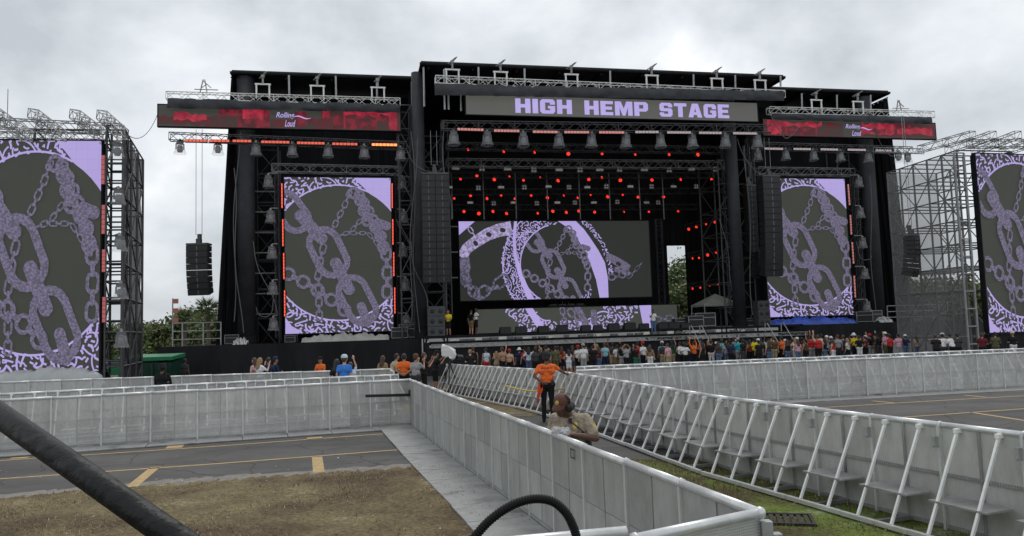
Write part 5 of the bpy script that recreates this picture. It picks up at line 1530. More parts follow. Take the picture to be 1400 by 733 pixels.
def plate_ribs(m):
    nt = m.node_tree; b = nt.nodes['Principled BSDF']
    tc = nt.nodes.new('ShaderNodeTexCoord'); wv = nt.nodes.new('ShaderNodeTexWave'); wv.bands_direction = 'X'; wv.inputs['Scale'].default_value = 9.0
    nt.links.new(tc.outputs['Object'], wv.inputs['Vector'])
    bp = nt.nodes.new('ShaderNodeBump'); bp.inputs['Strength'].default_value = .25; bp.inputs['Distance'].default_value = .008
    nt.links.new(wv.outputs['Fac'], bp.inputs['Height']); nt.links.new(bp.outputs[0], b.inputs['Normal'])
    src = b.inputs['Base Color'].links[0].from_socket
    rr = nt.nodes.new('ShaderNodeValToRGB'); rr.color_ramp.elements[0].color = (.70, .70, .70, 1); rr.color_ramp.elements[1].color = (1.1, 1.1, 1.1, 1); nt.links.new(wv.outputs['Fac'], rr.inputs[0])  # shading of the ribs put into the colour as well as the bump
    st = nt.nodes.new('ShaderNodeTexNoise'); st.inputs['Scale'].default_value = 1.7; st.inputs['Detail'].default_value = 5; oi = nt.nodes.new('ShaderNodeObjectInfo'); vm = nt.nodes.new('ShaderNodeVectorMath'); vm.operation = 'ADD'
    sc_ = nt.nodes.new('ShaderNodeMath'); sc_.operation = 'MULTIPLY'; sc_.inputs[1].default_value = 41; nt.links.new(oi.outputs['Random'], sc_.inputs[0]); nt.links.new(tc.outputs['Object'], vm.inputs[0]); nt.links.new(sc_.outputs[0], vm.inputs[1]); nt.links.new(vm.outputs[0], st.inputs['Vector'])
    sr = nt.nodes.new('ShaderNodeValToRGB'); sr.color_ramp.elements[0].position = .30; sr.color_ramp.elements[0].color = (.50, .49, .48, 1); sr.color_ramp.elements[1].position = .42; sr.color_ramp.elements[1].color = (1, 1, 1, 1); nt.links.new(st.outputs[0], sr.inputs[0])
    m1 = nt.nodes.new('ShaderNodeMixRGB'); m1.blend_type = 'MULTIPLY'; m1.inputs[0].default_value = 1; m2 = nt.nodes.new('ShaderNodeMixRGB'); m2.blend_type = 'MULTIPLY'; m2.inputs[0].default_value = 1
    nt.links.new(src, m1.inputs[1]); nt.links.new(rr.outputs[0], m1.inputs[2]); nt.links.new(m1.outputs[0], m2.inputs[1]); nt.links.new(sr.outputs[0], m2.inputs[2]); nt.links.new(m2.outputs[0], b.inputs['Base Color'])
plate_ribs(M_PLATE)
BH = 1.2
def barrier_proto(L, sheet_m):
    root = thing('crowd_barrier', '', 'barrier')
    for k in range(2):
        x0, x1 = L * k / 2 + (.018 if k == 0 or (sheet_m is not M_PERF and sheet_m.name != 'open_perforated_sheet') else .0015), L * (k + 1) / 2 - (.006 if k or (sheet_m is not M_PERF and sheet_m.name != 'open_perforated_sheet') else .0)
        for za, zb in (((.06, .612), (.618, BH - .05)) if (sheet_m is not M_PERF and sheet_m.name != 'open_perforated_sheet') else ((.06, BH - .05),)):
            q = MB(); q.bx(x0, x1, -.008, .008, za, zb); q.build('sheet_panel', sheet_m, root, base='local')
    q = MB(); q.bx(-.02, .018, -.03, .05, .0, BH - .04); q.build('post', M_RAIL, root, base='local')
    q = MB(); q.bx(L / 2 - .008, L / 2 + .016, .010, .04, .05, BH - .05); q.build('middle_post', M_PLATE, root, base='local')
    q = MB(); q.tube((0, 0, BH - .035), (L, 0, BH - .035), .035, n=8); q.tube((-.012, 0, BH - .035), (.012, 0, BH - .035), .042, n=8); q.build('top_rail', M_RAIL, root, True, base='local')
    q = MB(); q.bx(.02, L - .01, .011, .03, .60, .635); q.build('middle_rail', M_PLATE, root, base='local')
    q = MB(); q.bx(.02, L - .01, -.02, .02, .015, .055); q.build('bottom_rail', M_PLATE, root, base='local')
    for x in (L * .24, L * .74):
        q = MB(); q.bar((x, .05, BH - .07), (x, .58, .07), .031, .03); q.box((x, .05, BH - .07), (.05, .08, .045)); q.build('strut', M_STRUT, root, base='local')
    q = MB(); q.bx(.0, L - .01, .56, .62, .02, .07); q.build('base_rail', M_RAIL, root, base='local')
    q = MB(); q.bx(L * .5 - .03, L * .5 + .03, .05, .56, .012, .06); q.build('base_tube', M_PLATE, root, base='local')
    q = MB(); q.bx(L * .14, L * .84, .06, .44, .385, .405); q.build('step_plate', M_PLATE, root, base='local')
    q = MB(); q.bx(.008, L - .008, -.84, -.03, .0, .016); q.bx(.008, L - .008, -.85, -.832, .0, .022); q.build('foot_plate', M_PLATE, root, base='local')
    q = MB(); q.box((L * .02, .07, BH - .22), (.05, .07, .12)); q.tube((L * .02, .06, BH - .27), (L * .02, .12, BH - .27), .016, n=6); q.build('latch', M_STEEL, root, base='local')
    return Proto(root)
BP, BS = barrier_proto(1.1, M_PERF), barrier_proto(1.1, M_SHEET)
M_SHEET2 = perforated('darkened_aluminium', (.42, .425, .405), .04); BA = barrier_proto(1.1, M_SHEET2)  # same barrier sheet, colour darkened to offset sky light on the lawn side
def run(pts, label, group, proto, flip=False, land=None, rev=False):
    """line of barriers: the crowd side (foot plate) lies to the right hand of the walking direction"""
    P = [Vector((p[0], p[1], 0)) for p in pts]
    if flip: P = P[::-1]
    made = []
    for a, b in zip(P[:-1], P[1:]):
        L = (b - a).length; n = max(1, round(L / 1.04))
        ang = math.atan2(b.y - a.y, b.x - a.x)
        for k in range(n):
            p = a.lerp(b, k / n); q = a.lerp(b, (k + 1) / n)
            zz, z2 = gz(p.x, p.y), gz(q.x, q.y)
            M = Matrix.Translation((p.x + random.uniform(-.008, .008), p.y + random.uniform(-.008, .008), zz + .008)) @ Matrix.Rotation(ang + random.uniform(-.006, .006), 4, 'Z') @ Matrix.Rotation(random.uniform(-.008, .008), 4, 'X') @ Matrix.Rotation(-math.atan2(z2 - zz, L / n), 4, 'Y') @ Matrix.Diagonal((L / n / 1.1, 1, 1 + random.uniform(-.004, .004), 1))
            made.append(proto.place(M, label, group))
    if land:
        for i, o in enumerate(made[::-1] if rev else made): o['label'] = nth(label, i, land)
def R(pxs, h=BH):
    return [tuple(gnd(x, y, h)[:2]) for x, y in pxs]
A_NEAR, A_FAR = (1.54, 5.08), (-2.78, 20.36)
# lane wall whose sheet faces the lawn: walk from far to near -> right hand = towards the lawn
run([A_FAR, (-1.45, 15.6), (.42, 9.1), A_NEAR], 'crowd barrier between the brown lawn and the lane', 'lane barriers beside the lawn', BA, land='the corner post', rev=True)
# cross wall in front of the parking lines
run([(-15.2, 16.3), (-11.64, 17.46), A_FAR], 'perforated crowd barrier facing the parking lines beside the lawn', 'barriers facing the lawn side parking lines', BP, land='the lane', rev=True)
run([(-17.2, 18.2), (-13.06, 19.6), (-3.55, 23.4)], 'backward crowd barrier, struts facing the lawn side parking lines', 'backward barriers behind the lawn side barriers', BP, True, 'the lane')
run([(-22.5, 27.6), (-18.85, 28.2), (-11.47, 29.2), (-4.8, 29.6), (-4.3, 27.0)], 'perforated crowd barrier in the rear line before the black skirt', 'rear line of barriers', BP, land='the lane', rev=True)
# lane wall seen from behind with its struts
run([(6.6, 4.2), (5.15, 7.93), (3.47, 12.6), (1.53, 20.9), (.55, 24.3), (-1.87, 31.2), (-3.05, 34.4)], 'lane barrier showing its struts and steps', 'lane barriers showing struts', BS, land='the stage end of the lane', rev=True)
run([(1.75, 22.1), (8.0, 23.75), (17.3, 26.1), (27, 28.6)], 'perforated crowd barrier facing the parking lines beyond the lane', 'barriers facing the far parking lines', BP, land='the lane')
run([(2.0, 25.3), (8.87, 27.0), (20.2, 30.4), (29, 32.9)], 'backward crowd barrier, struts facing the far parking lines', 'backward barriers behind the far barriers', BP, True, 'the lane', True)
pit = [W((S(x, 465, -7.6)[0], -7.6, 0))[:2] for x in (1092, 1200, 1330, 1430)]
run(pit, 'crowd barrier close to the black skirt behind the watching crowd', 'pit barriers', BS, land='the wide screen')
# two barriers closing the lane by the camera, with open perforated sheets
def hole_sheet():
    m = mat('open_perforated_sheet', (.55, .56, .55), .45, .4)
    nt = m.node_tree; b = nt.nodes['Principled BSDF']
    tc = nt.nodes.new('ShaderNodeTexCoord'); sx = nt.nodes.new('ShaderNodeSeparateXYZ'); nt.links.new(tc.outputs['Object'], sx.inputs[0])
    def cell(out, off):
        a = nt.nodes.new('ShaderNodeMath'); a.operation = 'MULTIPLY_ADD'; a.inputs[1].default_value = 55.0; a.inputs[2].default_value = off; nt.links.new(out, a.inputs[0])
        f = nt.nodes.new('ShaderNodeMath'); f.operation = 'FRACT'; nt.links.new(a.outputs[0], f.inputs[0])
        s = nt.nodes.new('ShaderNodeMath'); s.operation = 'SUBTRACT'; s.inputs[1].default_value = .5; nt.links.new(f.outputs[0], s.inputs[0])
        p = nt.nodes.new('ShaderNodeMath'); p.operation = 'MULTIPLY'; nt.links.new(s.outputs[0], p.inputs[0]); nt.links.new(s.outputs[0], p.inputs[1])
        return p.outputs[0]
    ad = nt.nodes.new('ShaderNodeMath'); ad.operation = 'ADD'; nt.links.new(cell(sx.outputs[0], 0), ad.inputs[0]); nt.links.new(cell(sx.outputs[2], 0), ad.inputs[1])
    lt = nt.nodes.new('ShaderNodeMath'); lt.operation = 'LESS_THAN'; lt.inputs[1].default_value = .09; nt.links.new(ad.outputs[0], lt.inputs[0])
    tr = nt.nodes.new('ShaderNodeBsdfTransparent'); mx = nt.nodes.new('ShaderNodeMixShader')
    nt.links.new(lt.outputs[0], mx.inputs[0]); nt.links.new(b.outputs[0], mx.inputs[1]); nt.links.new(tr.outputs[0], mx.inputs[2]); nt.links.new(mx.outputs[0], nt.nodes['Material Output'].inputs[0])
    return m
BN = barrier_proto(1.1, hole_sheet())
run([(.66, 4.55), A_NEAR], 'barrier closing the camera end of the lane, its rail meeting the corner post', None, BN)
run([(-.52, 4.47), (.63, 4.71)], 'barrier with an open rail end in front of the black cable loop', None, BN)
# corner hardware where the rails meet
cx, cy = A_NEAR
root = thing('corner_post', 'steel corner post with latch joining the lane barriers', 'post', (cx + .03, cy, 0))
q = MB(); q.bx(cx + .01, cx + .08, cy - .04, cy + .04, 0, 1.12); q.build('post', M_STEEL, root)
q = MB(); q.ball((cx + .01, cy, BH - .03), .042, 10, 6); q.build('rail_cap', M_RAIL, root, True)
q = MB(); q.box((cx + .11, cy, .98), (.06, .07, .12)); q.box((cx + .11, cy, .74), (.06, .07, .1)); q.tube((cx + .10, cy - .06, 1.02), (cx + .10, cy + .06, 1.02), .015, n=6); q.build('latch', M_STEEL, root)
# black foam bar lying across the cross wall near the corner
a, b = Vector(gnd(500, 541.5, .76)), Vector(gnd(561, 540, .78))
q = MB(); a, b = Vector(dep(500, 541.5, 19.45)), Vector(dep(560.5, 540, 20.25))
root = thing('padded_bar', 'black padded bar strapped across the perforated barrier by the corner', 'bar', (a + b) / 2)
q.bar(a, b, .05, .07); q.build('foam', M_RUBBER, root); q = MB(); q.box(b + Vector((0, 0, .05)), (.07, .06, .16)); q.build('end_clamp', M_RUBBER, root)
# drain cover in the verge
dc = gnd(1065, 712)
root = thing('drain_cover', 'rusty dark drain grate set in the verge beside the corner post', 'drain cover', (dc[0], dc[1], 0))
Rz = Matrix.Rotation(math.radians(-14), 3, 'Z'); M_RUST = mat('rusty_iron', (.03, .024, .02), .8, .2, var=.4, scale=9)
q = MB()
for sx, sy, w, d in ((0, -.24, .8, .05), (0, .24, .8, .05), (-.38, 0, .04, .43), (.38, 0, .04, .43)):
    v = Rz @ Vector((sx, sy, 0)); q.box((dc[0] + v.x, dc[1] + v.y, .022), (w, d, .03), Rz)
q.build('grate_frame', M_RUST, root)
for k in range(9):
    v = Rz @ Vector((-.32 + k * .08, 0, 0)); q = MB(); q.box((dc[0] + v.x, dc[1] + v.y, .02), (.05, .43, .02), Rz); q.build('grate_bar', M_RUST, root)

# yellow strap and bag tied to the struts behind the steward
a, b = Vector(dep(690, 527, 22.6)), Vector(dep(772, 531, 20.0))
q = MB(); q.sweep([tuple(a.lerp(b, t) - Vector((0, 0, .12 * math.sin(math.pi * t)))) for t in np.linspace(0, 1, 12)], .022, 6)
tag(q.build('warning_tape', mat('tape_yellow', (.55, .42, .05), .6)), 'yellow warning tape tied along the struts behind the steward', 'tape')

# small black printed mark on the lane wall
fa_, fb_ = Vector((*A_NEAR, 0)), Vector((.42, 9.1, 0)); du = (fb_ - fa_).normalized(); nn = Vector((-du.y, du.x, 0))
def on_wall(x, y):
    d = Vector(ray(x, y)); c = Vector(CAM); return c + d * (((fa_ - c).dot(nn)) / d.dot(nn))
ce = on_wall(785, 620); sgn = 1 if nn.dot(Vector(CAM) - ce) > 0 else -1
q = MB()
for dx, dz, w, h in ((0, .045, .12, .012), (0, -.045, .12, .012), (-.054, 0, .012, .078), (.054, 0, .012, .078)):
    p = ce + du * dx + Vector((0, 0, dz)) + nn * sgn * .022; Rm = Matrix((du, nn, Vector((0, 0, 1)))).transposed(); q.box(p, (w, .003, h), Rm)
tag(q.build('stencil_mark', M_RUBBER), 'small black square stencil mark on the lane wall below the officer', 'mark')
# ------------------------------------------------------------------ people
def capsule(mb, a, ra, b, rb, n=10):
    a, b = Vector(a), Vector(b); d = b - a
    if d.length < 1e-4: b = a + Vector((0, 0, 1e-3)); d = b - a
    L = d.length; d.normalize(); pts, rs = [], []
    for k in range(5):
        t = math.radians(90 * k / 4); pts.append(a - d * ra * math.cos(t)); rs.append(max(ra * math.sin(t), ra * .04))
    for k in range(5):
        t = math.radians(90 * k / 4); pts.append(b + d * rb * math.sin(t)); rs.append(max(rb * math.cos(t), rb * .04))
    mb.sweep(pts, rs, n)
SKIN, SHIRT, SLEEVE, BOTTOM, SHIN, HAIR, SHOE, FORE = range(8)
def hand(pr, w, d, side, r=1.0, curl=.35, tag=SKIN, palm=None):
    """palm and five fingers from wrist w along d; side picks where the thumb leaves"""
    d = Vector(d).normalized(); w = Vector(w)
    pn = Vector(palm) if palm is not None else Vector((0, 1, 0))
    x = d.cross(pn)
    x = x.normalized() if x.length > 1e-3 else Vector((1, 0, 0))
    n = x.cross(d).normalized()
    e = w + d * .085 * r
    for o in (-.024, 0, .024): pr.append((w + x * o * .7 * r, .018 * r, e + x * o * r, .017 * r, tag))
    for o, L in ((-.033, .062), (-.011, .078), (.011, .082), (.033, .072)):
        k1 = e + x * o * r; k2 = k1 + (d * math.cos(curl) + n * math.sin(curl)) * L * .5 * r; k3 = k2 + (d * math.cos(curl * 2.4) + n * math.sin(curl * 2.4)) * L * .5 * r
        pr.append((k1, .0105 * r, k2, .0095 * r, tag)); pr.append((k2, .0095 * r, k3, .008 * r, tag))
    s = x * side
    t1 = w + d * .025 * r + s * .025 * r; t2 = t1 + (d * .5 + s * .8 + n * .3).normalized() * .04 * r; t3 = t2 + (d * .9 + s * .2 + n * .4).normalized() * .03 * r
    pr.append((t1, .014 * r, t2, .0115 * r, tag)); pr.append((t2, .011 * r, t3, .009 * r, tag))
def body(arms, female=False, lean=0.0, stance=.1, head=(0, .02, 1.63), shorts=True, heavy=1.0, twist=0.0, fine=False, hands=True):
    """capsule list of a figure 1.75 m tall facing +Y; arms = (elbow, wrist, hand direction) for +X side then -X side"""
    pr = []; ly = lambda z: lean * max(0, z - .95)
    def v(x, y, z): return Vector((x, y + ly(z), z))
    sw = (.165 if female else .19); cw = (.085 if female else .105) * heavy
    pr.append((v(-.085, 0, .93), .125 * heavy, v(.085, 0, .93), .125 * heavy, BOTTOM))
    pr.append((v(-.06, 0, 1.09), (.105 if female else .118) * heavy, v(.06, 0, 1.09), (.105 if female else .118) * heavy, SHIRT))
    pr.append((v(-cw, 0, 1.29), .122, v(cw, 0, 1.29), .122, SHIRT)); pr.append((v(-.12, -.005, 1.39), .075, v(.12, -.005, 1.39), .075, SHIRT))
    pr.append((v(0, 0, 1.02), .118 * heavy, v(0, 0, 1.33), .12, SHIRT)); pr.append((v(-.05, .0, 1.0), .115 * heavy, v(.05, 0, 1.0), .115 * heavy, SHIRT))
    hx, hy, hz = head; hy += ly(1.5)
    pr.append((v(0, -.01, 1.42), .06, Vector((hx * .6, hy - .02, hz - .09)), .054, SKIN))
    pr.append((Vector((hx, hy - .005, hz - .02)), .088, Vector((hx, hy, hz + .03)), .094, SKIN)); pr.append((Vector((hx, hy + .035, hz - .06)), .06, Vector((hx, hy + .03, hz)), .074, SKIN))
    pr.append((Vector((hx, hy - .018, hz + .035)), .102, Vector((hx, hy - .01, hz + .045)), .1, HAIR)); pr.append((Vector((hx, hy - .05, hz - .02)), .075, Vector((hx, hy - .04, hz + .02)), .08, HAIR))
    pr.append((Vector((hx - .09, hy, hz - .015)), .018, Vector((hx - .09, hy - .005, hz + .015)), .02, SKIN)); pr.append((Vector((hx + .09, hy, hz - .015)), .018, Vector((hx + .09, hy - .005, hz + .015)), .02, SKIN))
    pr.append((Vector((hx, hy + .1, hz - .02)), .014, Vector((hx, hy + .085, hz + .02)), .01, SKIN))
    if female:
        pr.append((Vector((hx, hy - .06, hz)), .085, v(0, -.11, 1.36), .065, HAIR)); pr.append((Vector((hx - .05, hy - .03, hz - .02)), .06, v(-.07, -.09, 1.36), .045, HAIR)); pr.append((Vector((hx + .05, hy - .03, hz - .02)), .06, v(.07, -.09, 1.36), .045, HAIR))
    for sd in (1, -1):
        h = Vector((.088 * sd, 0, .9)); k = Vector(((stance + .0) * sd, .02, .5)); a = Vector((stance * 1.1 * sd, -.02, .09))
        pr.append((h, .1 * heavy, k + (h - k) * .12, .082 if shorts else .07, BOTTOM)); pr.append((k, .064 if shorts else .072, k + (a - k) * .35, .06 if shorts else .065, SHIN)); pr.append((k + (a - k) * .35, .06 if shorts else .062, a, .042 if shorts else .055, SHIN))
        pr.append((a + Vector((0, -.035, -.045)), .045, a + Vector((.015 * sd, .15, -.052)), .036, SHOE))
        e, w, hd = arms[0] if sd == 1 else arms[1]
        s = v(sw * sd, -.005, 1.385); e = Vector(e) + Vector((0, ly(e[2]), 0)); w = Vector(w) + Vector((0, ly(w[2]), 0)); m = s.lerp(e, .6)
        pr.append((s, .064, m, .058, SLEEVE)); pr.append((m, .044, e, .041, FORE)); pr.append((e, .042, w, .029, FORE))
        if hands: hand(pr, w, hd, sd if fine else 1, 1.0 if fine else 1.15)
    return pr
def remesh(prims, voxel, name, smooth=3):
    mb = MB()
    for (a, ra, b, rb, t) in prims: capsule(mb, a, ra, b, rb)
    o = mb.build(name, []); md = o.modifiers.new('m', 'REMESH'); md.mode = 'VOXEL'; md.voxel_size = voxel; md.use_smooth_shade = True
    if smooth:
        sm = o.modifiers.new('s', 'SMOOTH'); sm.factor = .5; sm.iterations = smooth
    dg = bpy.context.evaluated_depsgraph_get(); dg.update()
    me = bpy.data.meshes.new_from_object(o.evaluated_get(dg)); me.name = name
    bpy.data.objects.remove(o)
    n = len(me.polygons); c = np.zeros(n * 3); me.polygons.foreach_get('center', c); c = c.reshape(-1, 3)
    best = np.full(n, 1e9); idx = np.zeros(n, int)
    for (a, ra, b, rb, t) in prims:
        a, b = np.array(a), np.array(b); d = b - a; L = max(d @ d, 1e-9); u = np.clip((c - a) @ d / L, 0, 1)
        q = np.linalg.norm(c - (a + u[:, None] * d), axis=1) - (ra + (rb - ra) * u)
        k = q < best; best[k] = q[k]; idx[k] = t
    me.materials.clear()
    for k in range(max(8, idx.max() + 1)): me.materials.append(None)
    me.polygons.foreach_set('material_index', idx.tolist()); me.polygons.foreach_set('use_smooth', [True] * n); me.update()
    return me
def cloth(name, col): return mat('cloth_' + name, col, .85, var=.16, scale=9, bump=.25, bscale=14, spec=.2)
CLO = {'white': (.68, .68, .68), 'black': (.014, .014, .015), 'grey': (.30, .30, .31), 'navy': (.018, .028, .07), 'red': (.48, .03, .03), 'orange': (.75, .15, .03), 'yellow': (.72, .58, .02), 'aqua': (.25, .50, .55), 'teal': (.02, .35, .42), 'pink': (.62, .32, .40), 'khaki': (.36, .29, .18),
       'tan': (.28, .19, .10), 'brown': (.10, .06, .035), 'green': (.03, .13, .06), 'olive': (.10, .10, .05), 'denim': (.09, .14, .24), 'cream': (.58, .54, .43), 'blue': (.05, .20, .60), 'charcoal': (.05, .05, .055), 'pale blue': (.48, .58, .66), 'beige': (.38, .31, .22), 'maroon': (.13, .02, .03)}
SKN = {'fair': mat('skin_fair', (.52, .31, .22), .6, var=.08, scale=8), 'mid': mat('skin_mid', (.36, .19, .12), .6, var=.08, scale=8), 'dark': mat('skin_dark', (.12, .062, .04), .55, var=.1, scale=8)}
HRC = {'black': mat('hair_black', (.012, .01, .009), .6, var=.3, scale=30), 'brown': mat('hair_brown', (.055, .03, .018), .6, var=.3, scale=30), 'fair': mat('hair_fair', (.26, .17, .08), .6, var=.3, scale=30)}
DN = ((.25, -.02, 1.13), (.27, .06, .90), (0, .15, -1)); DNm = ((-.25, -.02, 1.13), (-.27, .06, .90), (0, .15, -1))
UPR = ((.27, .06, 1.60), (.20, .12, 1.86), (0, .1, 1)); UPL = ((-.27, .06, 1.60), (-.20, .12, 1.86), (0, .1, 1))
PHO = ((.26, .16, 1.22), (.13, .36, 1.46), (0, .1, 1)); PHOL = ((-.26, .16, 1.22), (-.13, .36, 1.46), (0, .1, 1))
HIP = ((.36, -.06, 1.16), (.22, .04, .99), (-.6, .4, -.5)); HIPL = ((-.36, -.06, 1.16), (-.22, .04, .99), (.6, .4, -.5))
FRT = ((.25, .08, 1.12), (.08, .26, 1.12), (-1, .2, 0)); FRTL = ((-.25, .08, 1.12), (-.08, .26, 1.12), (1, .2, 0))
HD = ((.30, .0, 1.52), (.12, -.02, 1.70), (-1, .1, .2)); HDL = ((-.30, .0, 1.52), (-.12, -.02, 1.70), (1, .1, .2))
BCK = ((.29, -.12, 1.14), (.09, -.19, 1.0), (-1, -.2, -.2)); BCKL = ((-.29, -.12, 1.14), (-.09, -.19, 1.0), (1, -.2, -.2))
POSES = {'stand': (DN, DNm), 'right arm raised': (UPR, DNm), 'left arm raised': (DN, UPL), 'both arms raised': (UPR, UPL), 'phone': (PHO, PHOL), 'front': (FRT, FRTL), 'hips': (HIP, HIPL), 'head': (HD, HDL), 'back': (BCK, BCKL), 'phone1': (PHO, DNm)}
_bodies = {}
def person_mesh(pose, female, shorts, lean=0.0):
    k = (pose, female, shorts, lean)
    if k not in _bodies: _bodies[k] = remesh(body(POSES[pose], female, lean=lean, shorts=shorts), .021, 'person', 2)
    return _bodies[k]
capm = MB(); capm.lathe([(0, .125), (.06, .118), (.1, .08), (.112, .03), (.112, .0)], 12, (0, 0, 0)); capm.add([(-.085, .06, .012), (-.06, .17, .0), (.06, .17, .0), (.085, .06, .012), (-.085, .06, .0), (-.06, .17, -.01), (.06, .17, -.01), (.085, .06, .0)], [(0, 1, 2, 3), (7, 6, 5, 4), (0, 4, 5, 1), (1, 5, 6, 2), (2, 6, 7, 3)])
hatm = MB(); hatm.lathe([(0, .12), (.07, .115), (.105, .05), (.112, .0), (.19, -.03), (.185, -.04)], 14, (0, 0, 0))
_caps = {}
def cap_mesh(kind, col):
    if (kind, col) not in _caps: _caps[(kind, col)] = (capm if kind == 'cap' else hatm).mesh(kind, cloth(col, CLO[col]), True)
    return _caps[(kind, col)]
SIG = {}
POSET = {'right arm raised': 'an arm up', 'left arm raised': 'an arm up', 'both arms raised': 'both arms up', 'phone': 'hands held up', 'hips': 'hands on hips', 'head': 'hands on head', 'phone1': 'one hand up', 'front': 'arms folded'}
def person(loc, face, shirt='black', bottom='black', skin='mid', hair='black', pose='stand', female=False, shorts=True, sleeve='short', cap=None, h=1.0, lean=0.0, where='in the crowd before the stage', capback=False, label=None, shoes='black', group=None):
    me = person_mesh(pose, female, shorts, lean)
    o = bpy.data.objects.new('person', me); COL.objects.link(o)
    o.location = loc; o.rotation_euler = (0, 0, face); o.scale = (h, h, h)
    sh = SKN[skin] if shirt == 'none' else cloth(shirt, CLO[shirt])
    ms = [SKN[skin], sh, sh if sleeve in ('short', 'long') else SKN[skin], cloth(bottom, CLO[bottom]), SKN[skin] if shorts else cloth(bottom, CLO[bottom]), HRC[hair], cloth(shoes, CLO[shoes]), sh if sleeve == 'long' else SKN[skin]]
    for k, m in enumerate(ms):
        o.material_slots[k].link = 'OBJECT'; o.material_slots[k].material = m
    if cap:
        c = bpy.data.objects.new('cap' if cap[0] == 'cap' else 'hat', cap_mesh(*cap)); COL.objects.link(c); c.parent = o
        c.location = (0, .01 + lean * .66, 1.675); c.rotation_euler = (0, 0, math.pi if capback else 0)
    if not label:
        top = 'bare chested person' if shirt == 'none' else 'person in %s %s' % (shirt, {'short': 't-shirt', 'none': 'tank top', 'long': 'long sleeved top'}[sleeve])
        hd = '%s %s' % (cap[1], cap[0]) if cap else ('long %s hair' % hair if female else '%s hair' % hair)
        label = '%s, %s %s, %s%s' % (top, bottom, 'shorts' if shorts else 'trousers', hd, ', ' + POSET[pose] if pose in POSET else '')
        if len(label.replace('-', ' ').split()) < 12: label += ' ' + (where if len(label.replace('-', ' ').split()) + len(where.split()) <= 16 else 'in the crowd')
    tag(o, label, 'person', group or ('people ' + where))
    return o
def at(px, w, py=470):
    s, _ = S(px, py, w); p = W((s, w, 0)); return (p[0], p[1], gz(p[0], p[1]))
rp = random.Random(5)
